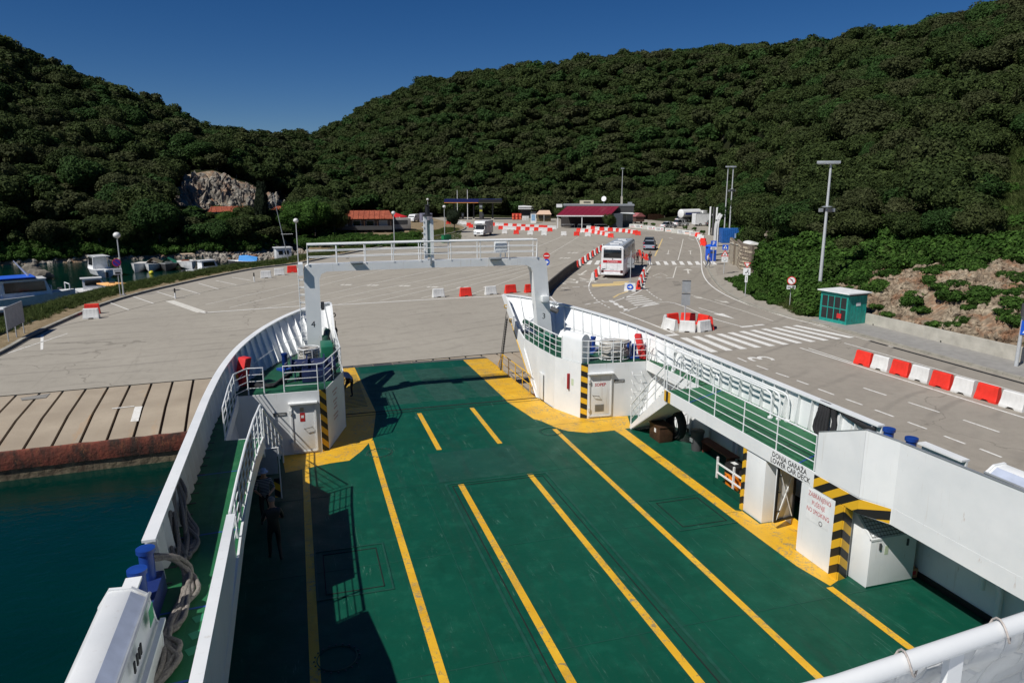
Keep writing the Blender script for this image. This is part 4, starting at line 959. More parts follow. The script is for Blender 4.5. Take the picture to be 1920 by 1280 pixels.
# ---- rescue chute lockers outside on both side decks
def chute(s, label):
    t = thing('rescue_chute_locker', label, 'locker', (XM + s * 9.17, 9.4, ZU), 0, 'rescue chute lockers on the side decks'); k = s
    sec = [(.26, .0), (-.60, .0), (-.60, .55), (-.54, .62), (-.46, 1.10), (-.24, 1.26), (.08, 1.28), (.26, 1.0)]
    rings = [[(k * a_, y, z) for a_, z in sec] for y in (-2.2, 2.3)]
    MB().loft(rings).build('locker_body', WHITE, t, bevel=.03)
    for y in (-2.24, 2.26):
        MB().loft([[(k * a_ * 1.02, yy, z * 1.02) for a_, z in sec] for yy in (y, y + .06)]).build('end_plate', WHITE, t)
    MB().tube([(k * -.49, -2.2, 1.13), (k * -.49, 2.3, 1.13)], .03, 8).build('hinge_tube', GREY, t, smooth=True)
    MB().add([(-k * .452, -2.1, 1.12), (-k * .452, 2.2, 1.12), (-k * .250, 2.2, 1.262), (-k * .250, -2.1, 1.262)], [(0, 1, 2, 3)]).build('lid_strip', M('pale_blue_strip', (.42, .47, .58)), t)
    MB().box(min(-k * .60, -k * .68), -2.2, .60, max(-k * .60, -k * .68), 2.3, .66).build('lower_rib', WHITE, t)
    MB().box(min(-k * .565, -k * .57), 1.75, .84, max(-k * .565, -k * .57), 2.05, 1.12).build('green_sign', M('green_sign', (.0, .25, .09)), t)
    for y in (1.05, .95, .8, .62, -.1): MB().box(min(-k * .55, -k * .572), y, .85, max(-k * .55, -k * .572), y + .06, 1.02).build('lettering', TXK, t)
    for y in (-1.8, .2): MB().box(min(-k * .62, -k * .625), y, .18, max(-k * .62, -k * .625), y + .22, .4).build('warning_sign', YELP, t)
    MB().tube([(k * -.48, -2.3, 1.15), (k * -.62, -2.35, 1.3), (k * -.42, -2.3, 1.42)], .03, 6).build('clamp', WHITE, t)
    return t
chute(-1, 'long white chute locker with chamfered lid, outside on the port side deck'); chute(1, 'long white chute locker outside the starboard screen, green sign on it')
for s in (-1, 1): MB().lathe([(.12, 0), (.12, .5), (.10, .56)], (XM + s * 9.6, 6.9, ZU + 1.0), 12).build('vent_cap', WHITE, ferry, smooth=True)

# ================================================================== PEOPLE
def person(label, loc, rz, top, legs, hair, cat_='person', pose='stand', s=1.0, hat=None, group=None, skin=None, shoes=None, stripe=None):
    """one continuous skinned body; local frame faces +y"""
    P0 = dict(pel=(0, 0, .95), sp=(0, .01, 1.12), ch=(0, .0, 1.32), nk=(0, .0, 1.50), hd=(0, .03, 1.60), tp=(0, .04, 1.74),
              sl=(-.18, 0, 1.42), sr=(.18, 0, 1.42), el=(-.25, -.02, 1.14), er=(.25, -.02, 1.14), wl=(-.24, .12, .92), wr=(.24, .12, .92),
              hl=(-.10, 0, .90), hr=(.10, 0, .90), kl=(-.11, .03, .50), kr=(.11, .03, .50), al=(-.12, -.02, .09), ar=(.12, -.02, .09), tl=(-.14, .15, .04), tr=(.14, .15, .04))
    if pose == 'bend': P0.update(pel=(0, -.12, .95), sp=(0, .02, 1.08), ch=(0, .22, 1.17), nk=(0, .40, 1.18), hd=(0, .50, 1.15), tp=(0, .60, 1.07), sl=(-.18, .32, 1.16), sr=(.18, .32, 1.16), el=(-.24, .42, .88), er=(.24, .42, .88), wl=(-.16, .58, .68), wr=(.16, .58, .68), hl=(-.10, -.14, .90), hr=(.10, -.14, .90), kl=(-.12, .16, .52), kr=(.11, -.05, .50), al=(-.12, .28, .09), ar=(.12, -.08, .09), tl=(-.12, .46, .04), tr=(.12, .10, .04))
    if pose == 'run': P0.update(kl=(-.11, .26, .58), al=(-.12, .05, .22), tl=(-.12, .22, .12), kr=(.11, .02, .50), ar=(.11, -.30, .14), tr=(.11, -.18, .05), el=(-.26, -.18, 1.18), wl=(-.24, .02, 1.08), er=(.26, .10, 1.14), wr=(.20, .32, 1.20), pel=(0, 0, .92))
    if pose == 'carry': P0.update(el=(-.27, .06, 1.15), wl=(-.16, .28, 1.12), er=(.27, .06, 1.15), wr=(.16, .28, 1.12), kl=(-.11, .10, .50), al=(-.12, .12, .09), tl=(-.13, .29, .04), ar=(.12, -.12, .09), tr=(.14, .05, .04))
    if pose == 'sit': P0.update(kl=(-.14, .42, .88), kr=(.14, .42, .88), al=(-.15, .44, .45), ar=(.15, .44, .45), tl=(-.15, .60, .40), tr=(.15, .60, .40), wl=(-.14, .35, .98), wr=(.14, .35, .98))
    E_ = [('pel', 'sp'), ('sp', 'ch'), ('ch', 'nk'), ('nk', 'hd'), ('hd', 'tp'), ('ch', 'sl'), ('ch', 'sr'), ('sl', 'el'), ('sr', 'er'), ('el', 'wl'), ('er', 'wr'), ('pel', 'hl'), ('pel', 'hr'), ('hl', 'kl'), ('hr', 'kr'), ('kl', 'al'), ('kr', 'ar'), ('al', 'tl'), ('ar', 'tr')]
    RAD = dict(pel=(.155, .11), sp=(.14, .10), ch=(.165, .11), nk=(.055, .055), hd=(.082, .095), tp=(.06, .07), sl=(.07, .07), sr=(.07, .07), el=(.045, .045), er=(.045, .045), wl=(.03, .03), wr=(.03, .03), hl=(.09, .09), hr=(.09, .09), kl=(.06, .06), kr=(.06, .06), al=(.04, .04), ar=(.04, .04), tl=(.035, .045), tr=(.035, .045))
    names = list(P0); vs = [Vector(P0[k]) for k in names]; rad = [RAD[k] for k in names]; ed = [(names.index(a), names.index(b)) for a, b in E_]
    for w, e in (('wl', 'el'), ('wr', 'er')):       # palm, four fingers and a thumb
        W_ = Vector(P0[w]); d = (W_ - Vector(P0[e])).normalized(); q = d.cross(Vector((1, 0, 0))).normalized(); pa = W_ + d * .07
        vs.append(pa); rad.append((.034, .02)); pi = len(vs) - 1; ed.append((names.index(w), pi))
        for k in range(4):
            b = pa + d * .045 + q * (.018 * (k - 1.5)); t_ = b + d * (.04 - .006 * abs(k - 1.4)) + Vector((0, 0, -.012))
            vs += [b, t_]; rad += [(.009, .009), (.008, .008)]; ed += [(pi, len(vs) - 2), (len(vs) - 2, len(vs) - 1)]
        b = pa + q * .035; vs.append(b); rad.append((.011, .011)); ed.append((pi, len(vs) - 1)); vs.append(b + d * .035 + q * .008); rad.append((.009, .009)); ed.append((len(vs) - 2, len(vs) - 1))
    me = bpy.data.meshes.new('person'); me.from_pydata([v * s for v in vs], ed, [])
    o = bpy.data.objects.new('person', me); C.objects.link(o); sm = o.modifiers.new('s', 'SKIN'); sm.use_smooth_shade = True
    for i, r_ in enumerate(rad): me.skin_vertices[0].data[i].radius = (r_[0] * s, r_[1] * s); me.skin_vertices[0].data[i].use_root = (i == 0)
    o.modifiers.new('d', 'SUBSURF').levels = 1
    dg = bpy.context.evaluated_depsgraph_get(); m2 = bpy.data.meshes.new_from_object(o.evaluated_get(dg)); bpy.data.objects.remove(o)
    sk = skin or SKIN
    for m in (top, legs, sk, shoes or BLK, hair): m2.materials.append(m)
    jt = {k: Vector(P0[k]) * s for k in names}
    segs = [('pel', 'sp', 0), ('sp', 'ch', 0), ('ch', 'nk', 0), ('sl', 'el', 0), ('sr', 'er', 0), ('ch', 'sl', 0), ('ch', 'sr', 0), ('hd', 'tp', 2), ('nk', 'hd', 2), ('el', 'wl', 2), ('er', 'wr', 2), ('hl', 'kl', 1), ('hr', 'kr', 1), ('kl', 'al', 1), ('kr', 'ar', 1), ('al', 'tl', 3), ('ar', 'tr', 3)]
    for p in m2.polygons:
        c = p.center; best = None; bi = 0
        for a, b, mi in segs:
            A, B = jt[a], jt[b]; ab = B - A; t_ = max(0, min(1, (c - A).dot(ab) / ab.length_squared)); dd = (c - A - ab * t_).length
            if best is None or dd < best: best = dd; bi = mi
        if (c - jt['hl']).length < .12 * s or (c - jt['hr']).length < .12 * s: bi = 1
        p.material_index = bi
    m2.polygons.foreach_set('use_smooth', [True] * len(m2.polygons))
    o = link('person', m2, None, loc, rz); tag(o, label, 'person', group)
    H = jt['hd'].lerp(jt['tp'], .45); dr = (jt['tp'] - jt['hd']).normalized(); fw = Vector((0, 1, 0)) - dr * dr.y; fw.normalize()
    if hat is None:
        mb = MB().ell(tuple(H + dr * .025 * s - fw * .018 * s), (.088 * s, .098 * s, .10 * s), 10, 7); mb.build('hair', hair, o, smooth=True)
        MB().ell(tuple(H - dr * .02 * s + fw * .018 * s), (.076 * s, .088 * s, .10 * s), 10, 7).build('face', sk, o, smooth=True)
    else:
        mb = MB().lathe([(.14 * s, 0), (.145 * s, .012), (.092 * s, .02), (.088 * s, .09), (.05 * s, .12)] if hat[1] else [(.09 * s, 0), (.093 * s, .05), (.06 * s, .10), (.02 * s, .11)], tuple(H + dr * .02 * s), 14); mb.build('hat', hat[0], o, smooth=True)
        MB().ell(tuple(H - dr * .02 * s + fw * .012 * s), (.078 * s, .090 * s, .10 * s), 10, 7).build('face', sk, o, smooth=True)
    for x in (-.03, .03): MB().ell(tuple(H + fw * .098 * s + Vector((x * s, 0, 0))), (.010 * s, .006 * s, .008 * s), 6, 4).build('eye', BLK, o)
    MB().ell(tuple(H + fw * .108 * s - dr * .02 * s), (.010 * s, .014 * s, .018 * s), 6, 4).build('nose', sk, o); MB().ell(tuple(H + fw * .098 * s - dr * .055 * s), (.022 * s, .006 * s, .006 * s), 6, 4).build('mouth', M('lips', (.3, .1, .08)), o)
    return o
def m_striped():
    m, nt, b = newmat('striped_shirt'); w = N(nt, 'ShaderNodeTexWave', wave_type='BANDS', bands_direction='Z', i={'Scale': 7.0}); nt.links.new(pos(nt), w.inputs[0])
    c = mixc(nt, ramp(nt, w.outputs['Fac'], .6, .75), (.02, .02, .025), (.35, .35, .37)); nt.links.new(c, b.inputs['Base Color']); b.inputs['Roughness'].default_value = .9; return m
CB = M('blue_grey_shirt', (.19, .24, .38), .9); KB = M('black_trousers', (.012, .012, .014), .9); HAIR = M('dark_hair', (.02, .015, .012), .8)
person('crewman in blue-grey shirt and black trousers bending over beside the port ramp rail', (2.0, 34.1, rz_(34.3)), R(35), CB, KB, HAIR, pose='bend')
person('man in striped shirt and pale sun hat standing in shade under the port side deck', (-1.35, 21.2, 0), R(185), m_striped(), KB, HAIR, hat=(M('pale_blue_hat', (.40, .46, .62), .8), 1), pose='carry')
person('person in black with grey cap, back to us, in shade below the port rail', (-1.05, 18.9, 0), R(10), BLK, BLK, HAIR, hat=(M('grey_cap', (.20, .18, .17), .8), 0), pose='carry', s=1.03)
# notice board behind them
t = MB().box(-1.9, 22.9, .9, -1.0, 22.95, 1.75).build('notice_board', M('board_grey', (.30, .32, .35)), None); tag(t, 'grey framed panel on striped legs behind the man in the sun hat', 'board')
MB().tube([(-1.95, 22.9, .05), (-1.95, 22.9, 1.78), (-.95, 22.9, 1.78), (-.95, 22.9, .05)], .022, 6).build('frame', WHITE, t); MB().box(-1.15, 22.88, .1, -.97, 22.9, .75).build('striped_leg', STRIPE, t)
# ================================================================== QUAY, ROADS, PAINT
Q = -.3
kerb_px = [(0, 662), (50, 634), (100, 610), (185, 574), (260, 551), (340, 532), (410, 517), (480, 504), (560, 494), (640, 478), (720, 462), (800, 446), (845, 438), (866, 432), (872, 427), (862, 422)]
kerb = [(-19.5, 40.3), (-18.6, 45.5)] + [G(*p) for p in kerb_px]
kerb_s = [tuple(p)[:2] for p in cat([(a, b, 0) for a, b in kerb], 4)]
shore = [(-25, 40.2), (-23.8, 50)] + [G(u, v, Q) for u, v in ((0, 629), (60, 603), (120, 578), (190, 551), (262, 533), (330, 516), (400, 505), (470, 494.5), (520, 488), (575, 478))]
land = [(15.9, -60), (420, -60), (420, 420), (-60, 420), (-60, 200)] + [G(560, 468, -1.0), shore[-1]] + shore[::-1][1:] + [(-60, 37.8)] if 0 else None
def seam_y(x, y0=41.1): return y0 + .07 * x
quay = [(15.9, -60), (300, -60), (300, 330), (20, 330)] + kerb_s[::-1] + [(-60, seam_y(-60)), (15.9, seam_y(15.9))]
quay = [(15.9, -60), (300, -60), (300, 330), (40, 330)] + [G(862, 422), G(850, 420)] + kerb_s[::-1][1:]
quay += [(-19.5, seam_y(-19.5)), (15.9, seam_y(15.9))]
struct(sheet('quay_ground', quay, Q, QUAY))
gl_ = [(-70, 37.5), (-26, 39.0), *shore[1:], (2.5, 131), (10, 150), (14, 175), (20, 330), (60, 330)] + [G(845, 417, Q)] + kerb_s[::-1] + [(-19.5, seam_y(-19.5)), (-70, seam_y(-70))]
struct(sheet('verge_ground', gl_, Q - .03, SOIL))
mb = MB()
sh2 = [Vector((*p, 0)) for p in [(-70, 37.5), (-26, 39.0), *shore[1:], (2.5, 131)]]
for i in range(len(sh2) - 1):
    a, b = sh2[i], sh2[i + 1]; d = (b - a).normalized(); n = Vector((-d.y, d.x, 0)) * 2.0
    mb.add([(a.x, a.y, Q - .03), (b.x, b.y, Q - .03), (b.x + n.x, b.y + n.y, -2.6), (a.x + n.x, a.y + n.y, -2.6)], [(0, 1, 2, 3)])
struct(mb.build('shore_bank', ROCK))
struct(sheet('sea', [(-600, -300), (700, -300), (700, 150), (-600, 150)], WL, WATER))
struct(MB().box(15.9, -60, -3, 16.3, seam_y(15.9), Q - .002).build('quay_wall', CONCD))
# kerb: stones, then a flat dark strip towards the yard
def kerb_line(name, pts, w=.28, h=.16, mat=KERB, z=Q):
    mb = MB(); pts = [Vector((*p[:2], z)) for p in pts]; r = []
    for i, p in enumerate(pts):
        d = (pts[min(i + 1, len(pts) - 1)] - pts[max(i - 1, 0)]).normalized(); n = Vector((-d.y, d.x, 0)) * w / 2
        r.append([p - n + Vector((0, 0, -.1)), p + n + Vector((0, 0, -.1)), p + n + Vector((0, 0, h)), p - n + Vector((0, 0, h))])
    return struct(mb.loft(r).build(name, mat))
kerb_line('kerb_left', kerb_s)
strip('kerb_painted_shadow', [(p[0] + .30, p[1] - .05) for p in kerb_s], .22, Q + .004, CONCD)['kind'] = 'structure'  # the kerb's shadow, painted on the yard as a dark strip
# sloping apron of separate concrete strips with slots between them
ap = thing('quay_apron', None, None); ap['kind'] = 'structure'
sm_ = MB(); yA, yB, yC = 0, -4.35, -7.75
sm_.loft([[(x, 0, Q), (x, yB, Q - .07), (x, yC, -.66), (x, yC, -1.1), (x, yB, -.9), (x, 0, -.8)] for x in (.06, .95)])
sme = sm_.mesh('concrete_strip', APRON)
x = -34.0; k = 0
while x < 15.4:
    o = link('concrete_strip' if k == 0 else 'concrete_strip.%03d' % k, sme, ap, (x, seam_y(x) - .16, 0)); o.rotation_euler[2] = math.atan(.07); x += 1.01; k += 1
a = math.atan(.07)
MB().prism([(0, -.42), (yB, -.5), (yC, -.78), (yC, -1.4), (0, -1.4)], -52, 16.2, 'x').build('slot_bed', M('rust_slot', (.035, .014, .008), .9, 0, .4, 4), ap, rz=a, loc=(0, seam_y(0) - .16, 0))
MB().box(-52, -.16, -.5, 16.2, .0, Q - .02).build('dark_joint', BLKM, ap, rz=a, loc=(0, seam_y(0), 0))
fb = MB(); n = 140; sec = [(yC + .02, -.63), (yC - .05, -.66), (yC - .09, -.74), (yC - .10, -1.2), (yC - .08, -1.42), (yC + .05, -1.45)]; rg = []
for i in range(n + 1):
    x = -52 + 68 * i / n; rg.append([(x, y + .03 * noise.noise(Vector((x * 1.3, y * 3, 1))), z + .03 * noise.noise(Vector((x * 1.7, 4, z * 3)))) for y, z in sec])
fb.loft(rg).build('rusty_fender', RUST, ap, rz=a, loc=(0, seam_y(0) - .16, 0), smooth=True)
MB().box(-52, yC - .02, -3.2, 16.2, yC + .6, -1.4).build('quay_face', m_rock('stained_quay_concrete', (.14, .11, .07), (.22, .18, .11), (.10, .05, .03), 2), ap, rz=a, loc=(0, seam_y(0) - .16, 0))
MB().box(-52, yC - 2.2, -2.3, 16.2, yC, -1.96).build('submerged_step', m_rock('algae_stone', (.02, .04, .025), (.05, .07, .04), (.02, .03, .02), 2), ap, rz=a, loc=(0, seam_y(0) - .16, 0))
st_ = sheet('cement_patch', [G(38, 746), (G(95, 737)[0], G(95, 737)[1]), G(86, 745.5), G(40, 750.5)], Q + .01, M('old_cement', (.22, .21, .19), .9, 0, .2, 5)); st_['kind'] = 'structure'
pz = lambda u, v: G(u, v, Q - .06)
strip('painted_mark', [pz(210, 766), pz(252, 761.5)], .12, Q - .045, MARK)['kind'] = 'structure'; 
def slabz(x, y):
    yl = y - (seam_y(x) - .16); return Q - .07 * yl / yB if yl > yB else -.37 - .29 * (yB - yl) / 3.4
p_, q_ = Vector(pz(260, 762)), Vector(G(252, 790, Q - .2)); mk = MB(); n_ = Vector((.16, 0))
for k in range(4):
    a0, a1 = p_.lerp(q_, k / 4), p_.lerp(q_, (k + 1) / 4); mk.plate([(w.x, w.y, slabz(w.x, w.y) + .014) for w in (a0 - n_, a0 + n_, a1 + n_, a1 - n_)])
struct(mk.build('painted_mark', MARK))
# ---- right-hand road: kerb, pavement, drain, wall
road = [G(u, v) for u, v in ((1920, 880), (1660, 800), (1400, 700), (1200, 620), (1085, 590), (1022, 560), (1080, 505), (1130, 468), (1200, 442), (1185, 432), (1316, 442), (1306, 450), (1316, 480), (1327, 515), (1350, 545), (1400, 572), (1470, 592), (1530, 606), (1640, 640), (1750, 668), (1920, 716), (2300, 830))]
def paint(name, px, w, mat=None, closed=False, z=Q + .008):
    o = strip(name, [G(*p) for p in px], w, z, mat or MARK); o['kind'] = 'structure'; return o
def cpaint(name, px, w, mat=None):
    o = strip(name, [tuple(q)[:2] for q in cat([(*G(*p), 0) for p in px], 5)], w, Q + .008, mat or MARK); o['kind'] = 'structure'; return o
def quad(name, px, mat=None, z=Q + .008):
    o = sheet(name, [G(*p) for p in px], z, mat or MARK); o['kind'] = 'structure'; return o
struct(sheet('road_surface', [G(1700, 1000), G(1500, 745), G(1300, 665), G(1180, 610), G(1085, 592), G(1035, 572), G(1025, 556), G(1080, 504), G(1130, 468), G(1185, 442), G(1180, 434), G(1260, 434), G(1310, 444), G(1316, 480), G(1327, 515), G(1350, 545), G(1400, 572), G(1470, 592), G(1530, 606), G(1640, 640), G(1750, 668), G(1920, 716), G(2300, 830)], Q + .004, ROADM))
rk = [G(*p) for p in ((1311, 444), (1316, 465), (1322, 490), (1333, 515), (1352, 540), (1385, 562), (1430, 580), (1480, 594), (1530, 605))]
rks = [tuple(p)[:2] for p in cat([(a_, b_, 0) for a_, b_ in rk], 4)]
kerb_line('kerb_right', rks, .22, .12)
# pavement and the long concrete wall, its panels separate
x0, y0 = G(1512, 600); x1, y1 = G(2500, 900)
pvx = lambda y: 36.95
struct(MB().prism([(37.2, 45.2), (36.95, 40), (36.85, 30), (36.75, 5), (40.2, 5), (40.2, 46.4)], Q - .2, Q + .13).build('pavement', M('pavement_concrete', (.27, .26, .24), .9, 0, .12, 2, .4, 30)))
kb = MB().prism([(37.0, 45.2), (36.75, 40), (36.65, 30), (36.55, 5), (36.73, 5), (36.83, 30), (36.93, 40), (37.18, 45.2)], Q - .2, Q + .14).mesh('k', KERB)
y = 45.0; k = 0; ks = thing('pavement_kerb', None, None); ks['kind'] = 'structure'
kme = MB().box(-.12, 0, -.2, .12, .97, .145).mesh('kerb_stone', KERB)
while y > 6: link('kerb_stone' if not k else 'kerb_stone.%03d' % k, kme, ks, (36.72 + (y - 5) * .0085, y, Q)); y -= 1.0; k += 1
struct(strip('drain_slot', [(36.30, 38.2), (36.28, 36.6)], .26, Q + .010, BLKM)); struct(strip('drain_slot', [(36.27, 36.2), (36.15, 20), (36.1, 6)], .26, Q + .010, BLKM))
struct(strip('drain_rim', [(36.49, 44), (36.33, 36.4), (36.2, 6)], .10, Q + .009, FADE)); 
wl = thing('retaining_wall', 'long low pale concrete wall below the stony slope, behind the pavement', 'wall', (40.3, 37, Q))
wme = MB().box(-.12, 0, -.1, .12, 2.97, .86); wme.box(-.125, .0, .40, -.12, 2.97, .408); wme = wme.mesh('wall_panel', CONC); hole = MB().cyl((-.13, 1.5, .16), (-.118, 1.5, .16), .06, 10).mesh('weep_hole', BLKM)
k = 0; y = 43.6
while y > 5:
    o = link('wall_panel' if not k else 'wall_panel.%03d' % k, wme, wl, (-(43.6 - y) * .022, y - 3 - 37, -(0) )); o.scale[2] = 1.0 + .012 * (43.6 - y); 
    if k % 2 == 0: link('weep_hole' if not k else 'weep_hole.%03d' % k, hole, o)
    y -= 3; k += 1
# ---- road paint
paint('lane_line', [(1500, 652), (1920, 783), (2200, 870)], .12); paint('lane_line', [(1516, 653), (1602, 681)], .10); paint('lane_line', [(1583, 643), (1920, 738), (2200, 818)], .10)
for a_, b_ in (((1383, 671), (1400, 678)), ((1418, 685), (1440, 693)), ((1455, 699), (1479, 707)), ((1494, 713), (1516, 721)), ((1534, 729), (1564, 740)), ((1586, 748), (1617, 759)), ((1640, 768), (1676, 781)), ((1702, 791), (1738, 804)), ((1770, 817), (1810, 832)), ((1837, 841), (1878, 857)),
               ((1619, 727), (1662, 741)), ((1703, 754), (1762, 773)), ((1806, 787), (1874, 810))): paint('dashed_line', [a_, b_], .11)
# zebra by the shelter: each bar measured between its two ends
bars = [((1281, 635), (1359, 659)), ((1307, 632), (1408, 656)), ((1331, 629), (1432, 653)), ((1357, 626), (1462, 648)), ((1381, 623), (1485, 643)), ((1402, 621), (1507, 640)), ((1423, 618), (1532, 638)), ((1444, 616), (1554, 635)), ((1467, 613), (1574, 632)), ((1490, 611), (1597, 631))]
A = Vector(G(1281, 633)); B_ = Vector(G(1490, 610)); C_ = Vector(G(1340, 660)); D_ = Vector(G(1597, 633))
for k in range(11):
    t = k / 10; a_ = A.lerp(B_, t); b_ = C_.lerp(D_, t); strip('zebra_bar', [a_, b_], .5, Q + .009, MARK)['kind'] = 'structure'
# zebra across the road by the bus
for k in range(9):
    u = 1215 + k * 14.8; quad('zebra_bar', [(u - 1, 490), (u + 5, 490), (u + 9 + k * .3, 496.5), (u + 2, 496.5)])
for u in (1104, 1119): quad('zebra_bar', [(u, 488.5), (u + 7, 488.5), (u + 3, 496), (u - 5, 496)])
cpaint('edge_line', [(1304, 444), (1313, 465), (1315, 490), (1317, 510), (1328, 530), (1355, 550), (1400, 570), (1470, 593), (1500, 601), (1560, 615)], .13)
cpaint('edge_line', [(1127, 471), (1098, 490), (1060, 517), (1036, 535), (1028, 546), (1034, 558), (1050, 572), (1070, 585)], .13)
cpaint('edge_line', [(1220, 500), (1210, 515), (1208, 532), (1206, 540), (1193, 549), (1160, 562), (1137, 566), (1128, 563)], .12); cpaint('edge_line', [(1110, 524), (1105, 532), (1104, 538)], .12)
for pxs in ([(1104, 540), (1108, 550), (1118, 562), (1130, 570), (1145, 578)], [(1209, 540), (1219, 549), (1230, 557), (1246, 565)]):
    cc = cat([(*G(*p), 0) for p in pxs], 10)
    for i in range(0, len(cc) - 3, 4): strip('dashed_line', [tuple(cc[i])[:2], tuple(cc[i + 2])[:2]], .13, Q + .009, MARK)['kind'] = 'structure'
for a_, b_ in (((1032, 542), (1046, 541)), ((1052, 540), (1066, 539)), ((1073, 538.5), (1087, 538)), ((1094, 537), (1103, 536.5)), ((1097, 571), (1107, 569)), ((1113, 568), (1125, 566)), ((1235, 489), (1246, 489)), ((1256, 489), (1268, 489)), ((1268, 500), (1284, 500)), ((1296, 500), (1322, 500)), ((1209, 520), (1221, 520)), ((1229, 520), (1241, 520)), ((1249, 521), (1262, 521))): paint('dashed_line', [a_, b_], .18)
paint('lane_line', [(1281, 448), (1278, 462), (1271, 488)], .12, FADE); paint('lane_line', [(1268, 500), (1262, 521)], .12, FADE)
cpaint('lane_line', [(1168, 584), (1251, 566), (1330, 595), (1390, 612)], .12); cpaint('lane_line', [(1162, 585), (1215, 605), (1265, 625)], .14)
paint('stop_bar', [(1249, 629), (1271, 627)], .45); paint('stop_bar', [(1389, 613), (1412, 611)], .35); paint('stop_bar', [(1414, 610), (1432, 608.5)], .3)
for k, (a_, b_) in enumerate((((1167, 562), (1184, 562)), ((1164, 566), (1218, 561)), ((1176, 570), (1232, 564.5)), ((1184, 573), (1226, 569)), ((1190, 575), (1236, 567)))): pass
for k in range(6):
    a_ = (1168 + k * 5.2, 558 + k * 3.6); b_ = (1205 + k * 6, 553.5 + k * 3.0 + 1); paint('hatched_bar', [a_, b_], .28)
for a_ in ((1141, 565), (1149, 570), (1158, 575), (1168, 581)): quad('block_mark', [(a_[0], a_[1] - 2), (a_[0] + 8, a_[1] - 2), (a_[0] + 13, a_[1] + 2), (a_[0] + 4, a_[1] + 2)])
cpaint('lane_line', [(1296, 553), (1340, 566), (1400, 585), (1450, 602)], .10, FADE)
def arrow(px_tail, px_head, w=.12, hw=.4, hl=.9, mat=None):
    a_ = Vector(G(*px_tail)); b_ = Vector(G(*px_head)); d = (b_ - a_).normalized(); n = Vector((-d.y, d.x)); e = b_ - d * hl
    struct(sheet('road_arrow', [a_ + n * w / 2, e + n * w / 2, e + n * hw, b_, e - n * hw, e - n * w / 2, a_ - n * w / 2], Q + .009, mat or FADE))
arrow((1254, 469), (1252, 477)); arrow((1295, 477), (1294, 470)); arrow((1291, 513), (1289, 504), .2, .6, 1.6); arrow((1100, 507), (1087, 516), .2, .55, 1.0); arrow((1262, 448), (1255, 446)); arrow((1290, 446), (1300, 450)); arrow((1310, 577), (1378, 598), .10, .42, 2.4, MARK); arrow((1300, 556), (1320, 560)); arrow((1340, 562), (1368, 568))
for k in range(3): paint('triangle_line', [(1224 + k * 0, 517.5), (1239, 512), (1251, 517.5)], .12, FADE) if k == 0 else None
for k in range(3): paint('gutter_grate', [(1260.5 + k * 1.8, 528 + k * 3.4), (1273.5 + k * 1.8, 528 + k * 3.4)], .22, BLKM)
def gtext(s, px, size, xd, yd, mat=None, sx=1): 
    x, y = G(*px); o = text('road_lettering', s, size, mat or FADE, None, (x, y, Q + .010), (*xd, 0), (*yd, 0), sx); o['kind'] = 'structure'
vx = Vector(G(1094, 523)) - Vector(G(1058, 525)); vx.normalize(); vy = Vector((-vx.y, vx.x))
gtext('OTOK', (1079, 523.5), 2.4, -vx, -vy, sx=1.15); gtext('RAB', (1076, 529), 2.2, -vx, -vy, sx=1.3)
gtext('3', (1427, 672), 2.2, (Vector(G(1500, 652)) - Vector(G(1700, 714))).normalized().yx * Vector((1, 1)) if 0 else (.05, 1), (-1, .05), MARK, 1.3)
# yellow bay paint round the bus
for pl in ([(1109, 533), (1150, 531), (1178, 530), (1165, 535), (1111, 538)], [(1150, 528.5), (1180, 527), (1178, 529), (1150, 530.5)]): quad('yellow_bay_paint', pl, YFADE)
paint('yellow_line', [(1150, 558), (1160, 552), (1178, 546), (1187, 538)], .2, YFADE); paint('yellow_line', [(1228, 480), (1242, 448)], .22, YFADE)
for v_ in (452, 459, 468): paint('yellow_line', [(1214, v_), (1236, v_ + .3)], .25, YFADE)
for u_ in (1218, 1223, 1228): paint('yellow_letter', [(u_, 461), (u_ + 3, 457)], .25, YFADE)
# ---- yard paint: stop line, lanes, bays, faded numerals
cpaint('stop_line', [(385, 586), (470, 580), (545, 575), (660, 570), (830, 560), (990, 553)], .22); paint('stop_line', [(318, 564), (378, 585)], .75, FADE); paint('stop_line', [(378, 585), (388, 586.5)], .3)
for a_, b_ in (((385, 571), (660, 510)), ((430, 577), (760, 496)), ((500, 577), (840, 500)), ((560, 574), (915, 500)), ((633, 571), (985, 497)), ((712, 564), (1008, 496)), ((790, 559), (1010, 501)), ((880, 553), (1035, 497)), ((1007, 491), (1085, 444)), ((1000, 466), (1060, 441))): paint('lane_line', [a_, b_], .10, FADE)
for a_, b_ in (((205, 567), (242, 581)), ((250, 556), (288, 569)), ((294, 547), (330, 558)), ((337, 540), (375, 551)), ((372, 531), (410, 542)), ((405, 526), (443, 534)), ((435, 520), (470, 526))): paint('bay_line', [a_, b_], .11)
cpaint('bay_line', [(110, 612), (200, 592), (300, 566), (420, 540), (520, 523)], .07, M('dark_seam', (.10, .09, .08), .9)); paint('bay_line', [(15, 662), (127, 625)], .10); paint('bay_line', [(320, 560), (480, 528)], .08, FADE)
quad('bay_mark', [(76, 629), (82, 627), (81, 655), (76, 656)])
for u_, v_ in ((650, 534), (700, 535), (760, 536), (812, 538), (868, 539), (918, 538), (1075, 474), (1060, 484)):
    for dx in (-8, 0, 6): paint('faded_numeral', [(u_ + dx - 3, v_ + 1), (u_ + dx + 3, v_ - 1)], .3, FADE)

